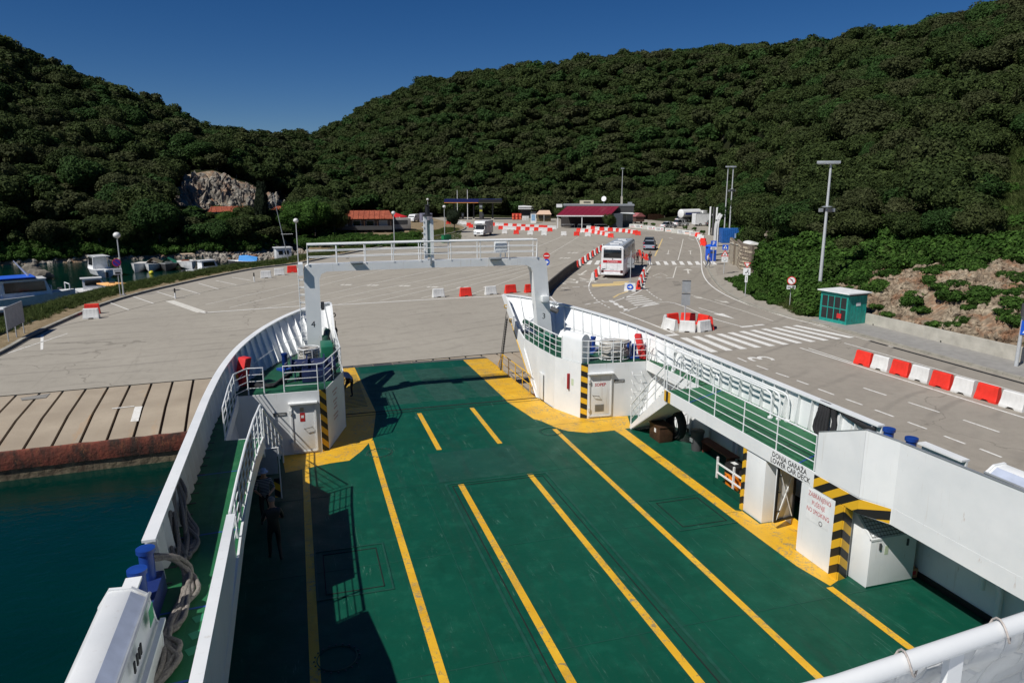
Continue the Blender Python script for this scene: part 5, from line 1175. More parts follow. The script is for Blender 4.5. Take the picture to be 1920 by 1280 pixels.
# ================================================================== WATER-FILLED BARRIERS
def barrier_mesh(name, mat):
    L = 1.14; mb = MB(); rg = []
    xs = [-.5, -.485, -.40, -.39, -.31, -.30, -.20, -.19, -.09, -.08, .08, .09, .19, .20, .30, .31, .39, .40, .485, .5]
    for i, x in enumerate(xs):
        q = (.0 if (i // 2) % 2 else .022) if 0 < i < 19 else .0; e = .02 if i in (0, 19) else 0
        X = x * L; kt = .90; arch = .09 if abs(x) < .12 else (.0)
        sec = [(-.24 + e, .0 + arch), (-.25 + e, .10), (-.235 + e, .14), (-.15 - q * .6, .36), (-.125 - q, .60), (-.115 + e, .76), (-.06, .80 - (.05 if abs(x) < .05 else 0)), (.06, .80 - (.05 if abs(x) < .05 else 0)), (.115 - e, .76), (.125 + q, .60), (.15 + q * .6, .36), (.235 - e, .14), (.25 - e, .10), (.24 - e, .0 + arch)]
        rg.append([(X * (1 - (1 - kt) * z / .8), y, z) for y, z in sec])
    mb.loft(rg); return mb.mesh(name, mat, True)
BM = {'r': barrier_mesh('red_barrier', REDP), 'w': barrier_mesh('white_barrier', WHP)}
capm = MB().cyl((0, 0, .745), (0, 0, .765), .05, 8).mesh('filler_cap', DKG)
_cnt = {}
def barrier(x, y, rz, c, label, group, cap=True):
    o = link('plastic_barrier', BM[c], None, (x, y, Q + .004), rz); tag(o, label, 'barrier', group)
    if cap: link('filler_cap', capm, o)
    return o
def bpx(u, v, c, rz, label, group, **k): x, y = G(u, v); return barrier(x, y, rz, c, label, group, **k)
CN = {'r': 'red', 'w': 'white'}
ORD = ['first', 'second', 'third', 'fourth', 'fifth', 'sixth', 'seventh', 'eighth', 'ninth', 'tenth', 'eleventh', 'twelfth', 'thirteenth', 'fourteenth', 'fifteenth', 'sixteenth', 'seventeenth', 'eighteenth']
row = [(1619.5, 684), (1652, 693), (1688.6, 703), (1726, 714), (1765, 726), (1807, 738), (1851.5, 751), (1899.6, 766)]
for k, p in enumerate(row): bpx(*p, 'rw'[k % 2], R(-86), '%s plastic barrier, %s from the far end of the near road-side row' % (CN['rw'[k % 2]], ORD[k]), 'row of barriers on the near road')
cx, cy = (27.0, 45.75)
for k in range(8):
    a_ = R(-121 + k * 45); c = 'w' if k in (0, 1, 7, 6) else 'r'
    barrier(cx + 1.62 * math.cos(a_), cy + 1.62 * math.sin(a_), a_ + math.pi / 2, c, '%s plastic barrier, number %s counting counterclockwise from the front of the ring' % (CN[c], k + 1) if 0 else '%s plastic barrier, %s counterclockwise from the front in the ring round the sign' % (CN[c], ORD[k]), 'ring of barriers round the sign post')
for k, (u, v, c) in enumerate(((822, 557, 'w'), (873, 555, 'r'), (920, 552, 'w'), (957, 549, 'r'), (994, 548, 'r'))): bpx(u, v, c, R(8), '%s plastic barrier, %s from the left along the stop line under the gantry' % (CN[c], ORD[k]), 'barriers along the stop line')
bpx(172, 597, 'w', R(0), 'white plastic barrier standing in front of a red one on the left yard', 'barriers on the left of the yard'); bpx(174, 588, 'r', R(5), 'red plastic barrier behind the white one on the left yard', 'barriers on the left of the yard')
for u, v, c, l in ((499, 521, 'w', 'white plastic barrier nearest the small black post by the left kerb'), (524, 516, 'w', 'white plastic barrier between a white and a red one by the kerb'), (548, 511, 'r', 'red plastic barrier beside the gantry leg by the left kerb')): bpx(u, v, c, R(8), l, 'barriers on the left of the yard')
# along the dark concrete divider
pts = [Vector(G(1082, 501)), Vector(G(1130, 467))]; n = 12; dv = pts[1] - pts[0]
for k in range(n):
    p = pts[0] + dv * k / (n - 1); c = 'rw'[k % 2]; barrier(p.x, p.y, math.atan2(dv.y, dv.x), c, '%s plastic barrier, %s beyond the dark concrete divider' % (CN[c], ORD[k]), 'barriers continuing the divider', cap=False)
for pa, pb, cs, nm in (((1112, 524), (1127, 508), 'wrwr', 'left of the coach'), ((1197, 541), (1208, 514), 'rwrwrw', 'right of the coach')):
    a_, b_ = Vector(G(*pa)), Vector(G(*pb)); dv = b_ - a_
    for k, c in enumerate(cs): p = a_ + dv * k / (len(cs) - 1); barrier(p.x, p.y, math.atan2(dv.y, dv.x), c, '%s plastic barrier, %s from the near end of the line %s' % (CN[c], ORD[k], nm), 'barriers beside the coach', cap=False)
for k, (u, v) in enumerate(((1199, 479), (1205, 484), (1212, 487))): bpx(u, v, 'r', R(70), 'red plastic barrier, %s from the left behind the waiting passengers' % ORD[k], 'barriers behind the passengers', cap=False)
def farrow(lst, rz, where, grp):
    for k, (u, v, c) in enumerate(lst): bpx(u, v, c, rz, '%s plastic barrier, %s from the left in %s' % (CN[c], ORD[k] if k < 18 else str(k + 1), where), grp, cap=False)
bw = lambda l, u0, v0, u1, v1: [(u0 + (u1 - u0) * k / (len(l) - 1), v0 + (v1 - v0) * k / (len(l) - 1), c) for k, c in enumerate(l)]
farrow(bw('rwwrwrwrwrwrrww', 924, 423.5, 1039, 430), R(-16), 'the back row beyond the motorhome', 'back row of barriers')
farrow(bw('rwwwrwrwrwwr', 939, 430, 1031, 434), R(-16), 'the front row beyond the motorhome', 'front row of barriers')
farrow([(946, 438, 'w'), (968, 439, 'r'), (994, 440, 'w'), (1020, 441, 'w'), (1057, 441.5, 'w'), (1081, 442, 'r'), (1102, 443, 'w')], R(-16), 'the widely spaced row at the yard head', 'widely spaced barriers')
farrow([(841, 420, 'r'), (863, 420, 'w'), (871, 421, 'w'), (879, 424, 'r'), (883, 427, 'r')], R(-16), 'the group left of the motorhome', 'barriers left of the motorhome')
farrow([(1104, 430, 'w'), (1112, 431, 'r'), (1120, 432, 'w'), (1128, 433, 'r'), (1136, 433, 'w'), (1144, 434, 'r'), (1152, 434, 'w'), (1159, 435, 'r'), (1165, 435.5, 'w'), (1171, 436, 'r'), (1177, 436.5, 'w'), (1182, 437.5, 'r'), (1187, 438, 'w'), (1191, 439, 'r'), (1196, 441, 'r')], R(-25), 'the curved row before the restaurant', 'curved row of barriers')
farrow([(1085.5, 435, 'r'), (1093, 436, 'w'), (1101, 436.5, 'r'), (1108, 437.5, 'w'), (1114, 438, 'r'), (1120, 439, 'w'), (1125, 439.5, 'r'), (1130, 440.5, 'w'), (1134, 441.5, 'r'), (1139, 443, 'w'), (1145, 445.5, 'r')], R(-30), 'the inner curved row beside the coach roof', 'inner curved row of barriers')
farrow([(1308, 444, 'r'), (1312, 447, 'w'), (1316, 450, 'w'), (1318, 455, 'r'), (1319, 461, 'r')], R(-70), 'the short row ending by the parking sign', 'short row by the parking sign')
# concrete blocks with printed banners
bl = thing('x', None, None) if 0 else None
hb = MB().box(-1.0, -.25, 0, 1.0, .25, .85).mesh('concrete_block', M('painted_concrete_block', (.50, .50, .45), .8, 0, .15, 2))
us = [(1188, 427), (1199, 428), (1212, 429.5), (1222, 431), (1237, 433), (1256, 435), (1268, 437), (1279, 438.5), (1291, 440), (1302, 442.5)]
for k, (u, v) in enumerate(us):
    x, y = G(u, v); o = link('concrete_block', hb, None, (x, y, Q), R(-48)); tag(o, '%s concrete block from the left with a printed banner along the road bend' % ORD[k], 'concrete block', 'bannered concrete blocks')
    if k not in (2, 6):
        pn_ = MB().box(-.92, -.262, .12, .92, -.254, .78).build('banner', PAPER, o); q = [TXR, DKG, ORNG][k % 3]
        MB().box(-.75, -.268, .5, .15, -.264, .62).build('print', DKG, pn_); MB().box(-.7, -.268, .25, .3, -.264, .36).build('print', q, pn_); MB().box(.45, -.268, .25, .72, -.264, .55).build('print', TXR, pn_)
# dark concrete divider: curved run of jersey segments
dp = cat([(*G(*p), 0) for p in ((1022, 557), (1030, 545), (1045, 531), (1062, 516), (1080, 503))], 6)
for i in range(0, 24, 4):
    seg = [Vector(p) for p in dp[i:i + 5]]; mb = MB(); rg = []
    for j, p in enumerate(seg):
        d = (seg[min(j + 1, len(seg) - 1)] - seg[max(j - 1, 0)]).normalized(); n = Vector((-d.y, d.x, 0)); p = p + d * (.03 if j == 0 else -.03 if j == len(seg) - 1 else 0)
        rg.append([(p.x + n.x * a_, p.y + n.y * a_, Q + z) for a_, z in ((-.28, 0), (-.26, .12), (-.12, .32), (-.08, .95), (.08, .95), (.12, .32), (.26, .12), (.28, 0))])
    o = mb.loft(rg).build('concrete_divider', CONCD, None); tag(o, 'dark concrete divider segment, %s from the near end, curving behind the gantry leg' % ORD[i // 4], 'road divider', 'dark concrete divider segments')

# ================================================================== SIGNS, LAMPS, POLES
def rzc(x, y): return math.atan2(-x, y)
def face_cam(u, v, z=Q): x, y = G(u, v, z); return x, y, rzc(x, y)
def post(h, t, r=.035, mat=None): return MB().cyl((0, 0, 0), (0, 0, h), r, 10).build('post', mat or GALV, t, smooth=True)
def disc(z, r, mat, t, y=-.05, name='sign_plate', seg=24): return MB().cyl((0, y, z), (0, y - .012, z), r, seg).build(name, mat, t)
def plate(x0, z0, x1, z1_, mat, t, y=-.05, name='sign_plate', th=.012): return MB().box(x0, y - th, z0, x1, y, z1_).build(name, mat, t)
def tri(z, r, mat, t, y, up=True, name='sign_plate'):
    s = 1 if up else -1; return MB().prism([(-r * .87, z - s * r * .5), (r * .87, z - s * r * .5), (0, z + s * r)], y - .012, y, 'y').build(name, mat, t)
x, y, rz = face_cam(1024, 549); t = thing('road_sign', 'red no-entry sign above a blue arrow sign behind the starboard gantry leg', 'road sign', (x, y, Q), rz); post(3.5, t)
o = disc(3.55, .31, SRED, t); MB().box(-.22, -.075, 3.50, .22, -.063, 3.60).build('white_bar', PAPER, o)
o = disc(2.95, .31, SBLUE, t); MB().prism([(-.2, 2.91), (.02, 2.91), (-.08, 2.80), (.04, 2.80), (.22, 2.95), (.04, 3.10), (-.08, 3.10), (.02, 2.99), (-.2, 2.99)], -.078, -.064, 'y').build('white_arrow', PAPER, o)
x, y, rz = face_cam(1181, 546); t = thing('portable_sign', 'white barrier with a blue arrow sign and a tall pole behind the coach', 'sign', (x, y, Q), rz)
link('base_barrier', BM['w'], t); o = MB().cyl((0, -.16, .45), (0, -.22, .45), .30, 24).build('arrow_plate', SBLUE, t)
MB().prism([(-.22, .41), (.0, .41), (-.06, .32), (.05, .32), (.2, .45), (.05, .58), (-.06, .58), (.0, .49), (-.22, .49)], -.235, -.222, 'y').build('white_arrow', PAPER, o)
MB().cyl((0, 0, .7), (0, 0, 3.9), .035).build('post', GALV, t); disc(2.95, .33, GREY, t, .06); plate(-.35, 2.3, .35, 2.6, GREY, t, .06)
x, y, rz = face_cam(1283, 611); t = thing('road_sign', 'backs of two grey sign plates on a post inside the ring of barriers', 'road sign', (x, y, Q), rz); post(3.4, t, .05)
for z in (1.55, 2.5): o = plate(-.30, z, .32, z + .9, GREY, t, -.06); MB().box(-.3, -.10, z + .84, .32, -.07, z + .88).build('clamp', DKG, o)
x, y, rz = face_cam(1332, 522); t = thing('road_sign', 'blue parking sign with P on a post by the road', 'road sign', (*G(1336, 497), Q), rz); post(3.1, t, .05)
o = plate(-.36, 2.35, .36, 3.1, SBLUE, t); text('lettering', 'P', .62, PAPER, o, (0, -.066, 2.74), (1, 0, 0), (0, 0, 1)); o = plate(-.36, 1.98, .36, 2.32, PAPER, t); plate(-.25, 2.05, .25, 2.25, GREY, o, -.063, 'print')
x, y, rz = face_cam(1357, 513); t = thing('road_sign', 'blue crossing sign over a red triangle and a square plate on one post', 'road sign', (x, y, Q), rz); post(3.2, t, .045)
o = plate(-.33, 2.75, .33, 3.35, SBLUE, t); tri(3.03, .26, PAPER, o, -.063, name='white_triangle'); MB().box(-.04, -.085, 2.93, .04, -.077, 3.15).build('walker', TXK, o)
o = tri(2.25, .50, SRED, t, -.05); o2 = tri(2.25, .34, PAPER, o, -.063, name='white_triangle'); MB().box(-.05, -.085, 2.12, .05, -.077, 2.38).build('walkers', TXK, o2)
o = plate(-.34, 1.35, .34, 1.97, PAPER, t); disc(1.68, .2, GREY, o, -.063, 'ring'); disc(1.68, .15, PAPER, o, -.077, 'ring_face')
x, y, rz = face_cam(1397, 555); t = thing('road_sign', 'white triangle give-way sign over a square bent-arrow plate in the bushes', 'road sign', (x, y, Q), rz); post(3.1, t, .04)
o = tri(2.95, .36, SRED, t, -.05, False); tri(2.96, .23, PAPER, o, -.063, False, 'white_triangle'); o = plate(-.32, 1.98, .32, 2.62, PAPER, t)
MB().tube([(-.15, -.07, 2.2), (.0, -.07, 2.22), (.08, -.07, 2.32), (.1, -.07, 2.5)], .035, 6).build('bent_arrow', TXK, o); plate(.15, 2.05, .2, 2.25, TXK, o, -.063, 'tick'); o = plate(-.12, 1.3, .12, 1.93, PAPER, t); plate(-.02, 1.45, .02, 1.8, TXK, o, -.063, 'print')
x, y, rz = face_cam(1480, 578); t = thing('road_sign', 'round red-ringed no-turn sign with a small white plate, left of the teal booth', 'road sign', (x, y, Q), rz); post(2.7, t, .03)
o = disc(2.35, .35, SRED, t); o2 = disc(2.35, .28, PAPER, o, -.062, 'sign_face'); MB().tube([(-.12, -.08, 2.5), (.05, -.08, 2.42), (.12, -.08, 2.22)], .03, 6).build('turn_arrow', TXK, o2); MB().tube([(-.19, -.085, 2.55), (.19, -.085, 2.15)], .018, 6).build('bar', SRED, o2)
o = plate(-.34, 1.62, .34, 1.95, PAPER, t)
for z in (1.82, 1.70):
    for k in range(7): plate(-.28 + k * .085, z, -.22 + k * .085, z + .06, TXK, o, -.063, 'lettering') if k in (0, 1, 2, 4, 5, 6) else None
x, y, rz = face_cam(1905, 686, Q + .13); t = thing('road_sign', 'blue crossing sign on a thick grey pole at the right edge', 'road sign', (x, y, Q + .13), rz); MB().cyl((0, 0, 0), (.0, 0, 3.6), .11, 14, .09).build('post', GALV, t, smooth=True)
o = MB().box(-.05, -.14, 1.85, .75, -.12, 2.65).build('sign_plate', SBLUE, t); MB().prism([(.05, 1.95), (.65, 1.95), (.35, 2.5)], -.155, -.142, 'y').build('white_triangle', PAPER, o); MB().cyl((.1, -.1, 2.9), (.1, -.1, 3.6), .26, 12).build('signal_lamp', DKG, t, smooth=True)
t = thing('notice_board', 'blank grey board on three legs, seen from behind by the left kerb', 'board', (*G(33, 631, Q), Q), R(90) - .02)
MB().box(-1.55, -.03, .75, 1.55, .03, 2.25).build('board', M('board_grey', (.30, .32, .35), .5), t)
for x_ in (-1.4, 0, 1.4): MB().cyl((x_, .05, -.05), (x_, .05, 1.1), .035).build('leg', GALV, t)
def globe_lamp(u, v, h, label, z=Q):
    x, y = G(u, v, z); t = thing('street_lamp', label, 'street lamp', (x, y, z), 0, 'globe street lamps'); MB().cyl((0, 0, 0), (0, 0, h - .3), .075, 12, .05).build('pole', GALV, t, smooth=True)
    MB().ell((0, 0, h - .12), (.32, .32, .28), 16, 10).build('globe', WHP, t, smooth=True); MB().lathe([(.1, 0), (.18, .1)], (0, 0, h - .42), 12).build('collar', GREY, t); MB().box(-.18, -.18, -.02, .18, .18, .06).build('foot', GREY, t); return t
globe_lamp(232, 553, 5.7, 'globe street lamp at the left kerb, nearest the boats'); globe_lamp(560, 498, 5.8, 'globe street lamp beside the white cabin boat at the kerb end'); globe_lamp(740, 470, 5.9, 'globe street lamp standing below the red parasol'); globe_lamp(834, 446, 6.0, 'globe street lamp by the green bins and small round tree'); globe_lamp(803, 424, 6.5, 'farthest globe street lamp, above the gantry mast')
x, y = G(226, 556); t = thing('road_sign', 'blue round no-parking sign over a white plate beside the left street lamp', 'road sign', (x, y, Q), rzc(x, y)); post(3.3, t, .035)
o = disc(3.15, .37, SRED, t); disc(3.15, .31, M('violet_sign_face', (.05, .02, .30), .4), o, -.063, 'sign_face'); MB().tube([(-.2, -.08, 3.35), (.2, -.08, 2.95)], .03, 6).build('bar', SRED, o); o = plate(-.36, 2.05, .36, 2.65, PAPER, t); plate(-.22, 2.12, .22, 2.3, TXK, o, -.063, 'truck_symbol'); plate(-.28, 2.42, .28, 2.5, GREY, o, -.063, 'print')
def mast(x, y, z0, h, label, head='bar', r=.16, arms=True, rz=0):
    t = thing('floodlight_mast', label, 'light mast', (x, y, z0), rz, 'tall floodlight masts'); MB().cyl((0, 0, 0), (0, 0, h), r, 14, r * .55).build('pole', GALV, t, smooth=True)
    o = MB().box(-1.05 if head == 'bar' else -.5, -.35, h - .02, .7 if head == 'bar' else .5, .35, h + .2).build('lamp_head', GREY, t, bevel=.03); MB().box(-.95 if head == 'bar' else -.4, -.3, h - .05, .6 if head == 'bar' else .4, .3, h - .022).build('lens', PAPER, o)
    if arms:
        z = h * .70; o = MB().lathe([(.2, 0), (.42, .08), (.42, .12), (.2, .16)], (0, 0, z), 14).build('camera_ring', GREY, t)
        for k in range(4): a_ = k * math.pi / 2 + .5; MB().cbox((.5 * math.cos(a_), .5 * math.sin(a_), z - .16), (.28, .24, .28), a_, .0).build('floodlight', DKG if k % 2 else GREY, o)
    return t
ZV = 12.0
mast(41.2, 49.3, -.1, 11.6, 'tall floodlight mast rising behind the teal booth', rz=rzc(41, 49)); mast(79.5, 123, Q, 13.2, 'left one of the twin tall masts by the blue container', 'short', .15, False, rz=rzc(79, 123)); mast(75.0, 114.4, Q, 13.0, 'right one of the twin tall masts by the blue container', 'short', .16, True, rz=rzc(75, 114))
mast(92.3, 197, Q, 14.3, 'far light mast behind the restaurant roof', 'short', .16, False, rz=rzc(100, 196))
for k, (u, v, h) in enumerate(((858, 408, 8.2), (877, 412, 8.4), (820, 398, 5.5))):
    x, y = G(u, v); t = MB().cyl((0, 0, 0), (0, 0, h), .11, 10, .07).build('flag_pole', PAPER, None, True, (x, y, Q)); tag(t, ['left white flagpole in front of the fuel canopy', 'right white flagpole in front of the fuel canopy', 'short white pole beside the upper road'][k], 'pole')
x, y = G(551, 495); t = MB().cyl((0, 0, 0), (-1.6, .5, 10.2), .07, 8, .03).build('sailboat_mast', GREY, None, loc=(x - .5, y + 4, -1.5)); tag(t, 'leaning bare sailboat mast beside the second globe lamp', 'mast'); MB().cyl((-.9, 0, 4.8), (.6, .2, 4.8), .03, 6).build('spreader', PAPER, t)
for u, v in ((329, 560), (477, 528)):
    x, y = G(u, v); t = MB().cyl((0, 0, 0), (0, 0, .55), .06, 8).build('marker_post', PAPER, None, loc=(x, y, Q)); tag(t, 'small black-topped marker post at the corner of the stop line' if u < 400 else 'small black-topped marker post left of the white barriers', 'post'); MB().cyl((0, 0, .55), (0, 0, .95), .065, 8).build('black_top', BLK, t)
# pylons of white and black boards
def pylon(u, v, h, label, w=.4):
    x, y = G(u, v); t = thing('sign_pylon', label, 'pylon', (x, y, Q), rzc(x, y) + .2, 'curved white pylons'); rg = []
    for k in range(9): z = .0 + h * k / 8; c = .0 + .55 * max(0, (k - 5) / 3) ** 2; rg.append([(c - .06, -.55, z), (c + .08, -.55, z), (c + .08, .55, z), (c - .06, .55, z)])
    MB().loft(rg).build('white_edge', PAPER, t, smooth=True); MB().box(.1, -.5, .2, .2, .5, h * .85).build('dark_panel', DKG, t)
    for yy in (-.3, .3): MB().cyl((.15, yy, -.6), (.15, yy, .3), .05).build('leg', PAPER, t)
    return t
pylon(1443, 506, 4.6, 'tall curved white pylon standing alone in the bushes'); pylon(1338, 478, 6.0, 'near curved white pylon by the parking sign'); pylon(1343, 462, 5.2, 'second curved white pylon behind the parking sign')
for k in range(3): x, y = G(1330 + k * 6, 440 + k * 1.5); t = MB().box(-.15, -.8, 0, .15, .8, 5.6).build('flag_board', PAPER if k != 1 else DKG, None, loc=(x, y, Q), rz=rzc(x, y) - .1); tag(t, ['first upright white board right of the vans', 'middle dark upright board right of the vans', 'third upright white board right of the vans'][k], 'board'); MB().box(.155, -.75, .4, .2, .75, 5.4).build('dark_face', DKG, t)

# ================================================================== BOOTH, CONTAINER, STREET FURNITURE
t = thing('teal_booth', 'teal kiosk booth with glazed doors and white roof at the end of the wall', 'booth', (39.0, 44.0, Q + .13), R(8))
# local x along the glazed face (towards -x side), y depth
bw_, bd_, bh_ = 2.45, 1.9, 2.25
V = lambda x0, y0, z0, x1, y1, z1_, nm, m: MB().box(x0, y0, z0, x1, y1, z1_).build(nm, m, t)
fx = -.95
V(-.95, -1.25, 0, 1.0, 1.25, .16, 'base', TEAL)
V(-.95, -1.25, .16, -.87, -1.17, bh_, 'corner_post', TEAL); V(-.95, 1.17, .16, -.87, 1.25, bh_, 'corner_post', TEAL); V(.92, -1.25, .16, 1.0, -1.17, bh_, 'corner_post', TEAL); V(.92, 1.17, .16, 1.0, 1.25, bh_, 'corner_post', TEAL)
V(-.87, -1.24, .16, .92, -1.20, 2.1, 'side_panel', TEAL); V(-.87, 1.20, .16, .92, 1.24, 2.1, 'side_panel', TEAL); V(.95, -1.17, .16, .99, 1.17, 2.1, 'back_panel', TEAL)
for k in range(6): V(-.8 + k * .3, -1.255, .2, -.78 + k * .3, -1.24, 2.05, 'panel_rib', TEAL)
V(-.95, -1.17, 2.02, -.90, 1.17, 2.25, 'lintel', TEAL); V(-.90, -1.25, 2.1, 1.0, 1.25, 2.2, 'top_frame', DKG)
V(-1.15, -1.45, 2.26, 1.2, 1.45, 2.34, 'roof', PAPER)
for yy in (-1.17, -.62, -.05, .52, 1.10): V(-.94, yy, .16, -.90, yy + .07, 2.02, 'door_frame', TEAL)
for z in (.16, 1.05, 1.95): V(-.935, -1.17, z, -.905, 1.17, z + .07, 'door_rail', TEAL)
V(-.925, -1.15, .2, -.918, 1.15, 1.98, 'glass', GLASS) ; V(-.4, -.9, .17, .3, -.3, 1.0, 'crate', M('red_crate', (.3, .03, .02))); 
V(-.1, -1.262, 1.35, .35, -1.256, 1.6, 'notice', PAPER); V(-.955, -.75, .4, -.95, -.35, .75, 'red_extinguisher', RED)
def boxthing(name, label, cat_, x, y, rz, w, d, h, mat, z=Q, group=None): t = MB().box(-w / 2, -d / 2, 0, w / 2, d / 2, h).build(name, mat, None, loc=(x, y, z), rz=rz, bevel=.02); return tag(t, label, cat_, group)
x, y = G(1377, 457); t = boxthing('shipping_container', 'blue steel container with pale lettering beside the twin masts', 'container', x + 1.5, y + 2, rzc(x, y) + .3, 5.4, 2.4, 2.5, M('container_blue', (.012, .10, .36), .5, 0, .2))
for k in range(16): MB().box(-2.6 + k * .34, -1.225, .1, -2.5 + k * .34, -1.2, 2.4).build('rib', M('container_blue', (.012, .10, .36)), t)
for k in range(4): MB().box(-.6 + k * .5, -1.24, .9 + (k % 2) * .3, -.3 + k * .5, -1.23, 1.7).build('graffiti', M('pale_blue_print', (.3, .4, .6)), t)
x, y = G(1332, 489); t = thing('portable_toilet', 'bright blue portable toilet beside the parking sign', 'portable toilet', (x, y, Q), rzc(x, y) + .4)
tb = M('toilet_blue', (.01, .10, .62), .45); MB().box(-.55, -.55, 0, .55, .55, 1.95).build('cabin', tb, t, bevel=.03); MB().lathe([(.80, 0), (.7, .12), (.35, .26), (.02, .3)], (0, 0, 1.95), 12).build('roof', tb, t, smooth=True); MB().box(-.38, -.57, .12, .38, -.551, 1.85).build('door', M('toilet_blue2', (.008, .07, .45)), t)
MB().box(-.3, -.59, 1.1, .3, -.571, 1.3).build('grille', DKG, t)
x, y = G(837, 455); t = boxthing('wheelie_bins', 'pair of dark green waste bins on the grass by the lamp', 'bin', x, y, .4, 1.6, .8, 1.25, M('bin_green', (.01, .16, .06), .5)); MB().box(-.82, -.42, 1.25, .82, .42, 1.34).build('lid', M('bin_green2', (.008, .12, .05)), t); MB().box(-.01, -.41, .1, .01, -.40, 1.2).build('gap', BLK, t)
# stone gate walls and low white-roofed hut
def stonewall(pts, h, label):
    t = thing('stone_wall', label, 'stone wall', (*pts[0], Q), 0); rs = random.Random(9)
    o0 = Vector((*pts[0], 0))
    for i in range(len(pts) - 1):
        a_ = Vector((*pts[i], 0)) - o0; b_ = Vector((*pts[i + 1], 0)) - o0; d = (b_ - a_); L = d.length; d.normalize(); n = Vector((-d.y, d.x, 0)); an = math.atan2(d.y, d.x)
        MB().wall(a_, b_, 0, h * .98, .30).build('core', M('wall_mortar', (.16, .13, .10), .95), t)
        u = 0; mesh_ = [MB().cbox((0, 0, 0), (.42 * q, .40, .30 / q)).mesh('stone', [M('stone_a', (.34, .29, .22), .95, 0, .3), M('stone_b', (.44, .38, .28), .95, 0, .3), M('stone_c', (.22, .18, .14), .95, 0, .3)][w]) for w, q in enumerate((1, 1.2, .85))] if i == 0 else mesh_
        for r_ in range(int(h / .42)):
            u = rs.uniform(0, .3)
            while u < L - .2:
                p = a_ + d * u; o = link('stone', mesh_[rs.randrange(3)], t, (p.x, p.y, .21 + r_ * .42), an + rs.uniform(-.1, .1)); o.rotation_euler[0] = rs.uniform(-.1, .1); u += .58
    return t
a_, b_, c_, d_ = G(1369, 470), G(1392, 508), G(1383, 495), G(1412, 512)
stonewall([G(1369, 485), G(1377, 497)], 3.0, 'rough pale stone gate wall nearest the crossing sign'); stonewall([G(1381, 494), G(1389, 505), G(1409, 510)], 3.2, 'rough stone wall enclosing the low white-roofed hut')
stonewall([G(1432, 500), G(1440, 500)], 4.6, 'stone stub of wall behind the lone white pylon')
x, y = G(1405, 500); t = MB().box(-2.2, -1.6, 0, 2.2, 1.6, 2.6).build('hut', M('hut_plaster', (.33, .29, .22), .9), None, loc=(x + 1.6, y + 2.2, Q), rz=rzc(x, y) + .3); tag(t, 'low plastered hut with an arched white roof behind the stone wall', 'hut')
for k in range(3): MB().loft([[(-.7 * math.cos(a_ * math.pi / 8), yy, 2.62 + .35 * math.sin(a_ * math.pi / 8)) for a_ in range(9)] for yy in (-1.5 + k * 1.0, -.52 + k * 1.0)]).build('white_roof_shell', PAPER, t, smooth=True)
MB().box(-2.3, -1.7, 2.6, 2.3, 1.7, 2.7).build('roof_slab', CONC, t)
struct(sheet('gate_forecourt', [G(1340, 497), G(1352, 490), G(1378, 494), G(1400, 508), G(1390, 515), G(1345, 517)], Q + .006, ROADM)); struct(sheet('foot_path', [G(1345, 517), G(1400, 508), G(1400, 512), G(1352, 528)], Q + .007, QUAY))
# ================================================================== VEHICLES
CARW = M('white_car_paint', (.74, .75, .75), .25); TYR = RUB
def wheels(t, ys, w, r=.33, n='wheel'):
    for y in ys:
        for s in (-1, 1):
            o = MB().cyl((s * (w / 2 - .24), y, r), (s * (w / 2 + .01), y, r), r, 18).build(n, TYR, t, smooth=True); MB().cyl((s * (w / 2 - .0), y, r), (s * (w / 2 + .02), y, r), r * .58, 12).build('rim', GREY, o)
# coach
bx, by = G(1147, 522); hd = Vector((7.9, 12.7)).normalized(); brz = math.atan2(-hd.x, hd.y)
coach = thing('coach', 'white touring coach with red rear banner stopped on the quay island', 'coach', (bx, by, Q + .005), brz)
def ring(y, w, zb, zt, tum=.06): return [(-w / 2, y, zb), (-w / 2, y, 1.2), (-w / 2 + tum, y, zt - .22), (-w / 2 + tum + .14, y, zt - .03), (-w / 2 + .4, y, zt), (w / 2 - .4, y, zt), (w / 2 - tum - .14, y, zt - .03), (w / 2 - tum, y, zt - .22), (w / 2, y, 1.2), (w / 2, y, zb)]
MB().loft([ring(0, 2.46, .42, 3.42), ring(.12, 2.55, .34, 3.55), ring(11.6, 2.55, .32, 3.55), ring(12.1, 2.40, .36, 3.40), ring(12.3, 2.2, .4, 3.0)]).build('body', CARW, coach, smooth=True)
MB().loft([[(-1.0, y, 3.553), (1.0, y, 3.553), (1.0, y, 3.575), (-1.0, y, 3.575)] for y in (.3, 11.5)]).build('roof_panel', M('coach_roof', (.36, .40, .45), .4), coach)
for y, w in ((1.6, .5), (4.6, .5), (8.4, .5)): MB().box(-w, y, 3.575, w, y + .9, 3.68).build('roof_hatch', CARW, coach, bevel=.03); 
for x_, y in ((-.55, 3.2), (.45, 3.4), (.5, 6.8)): MB().box(x_ - .25, y, 3.575, x_ + .25, y + .7, 3.60).build('roof_vent', PAPER, coach)
MB().box(-.98, -.025, 2.25, .98, -.002, 3.16).build('rear_window', GLASS, coach, bevel=.008); o = MB().box(-1.02, -.022, 1.72, 1.02, -.004, 2.0).build('red_banner', M('red_banner', (.50, .01, .02)), coach)
text('lettering', 'AUTOTRANS', .20, PAPER, o, (0, -.026, 1.86), (1, 0, 0), (0, 0, 1), 1.0)
for x0_, x1_ in ((-1.2, -.92), (.92, 1.2)): MB().box(x0_, -.03, .62, x1_, .01, .92).build('tail_light', M('tail_dark', (.06, .01, .01), .3), coach)
MB().box(-.9, -.02, .78, .9, .0, .83).build('red_stripe', M('red_banner', (.5, .01, .02)), coach); MB().box(-1.22, -.10, .40, 1.22, .05, .60).build('bumper', CARW, coach, bevel=.02)
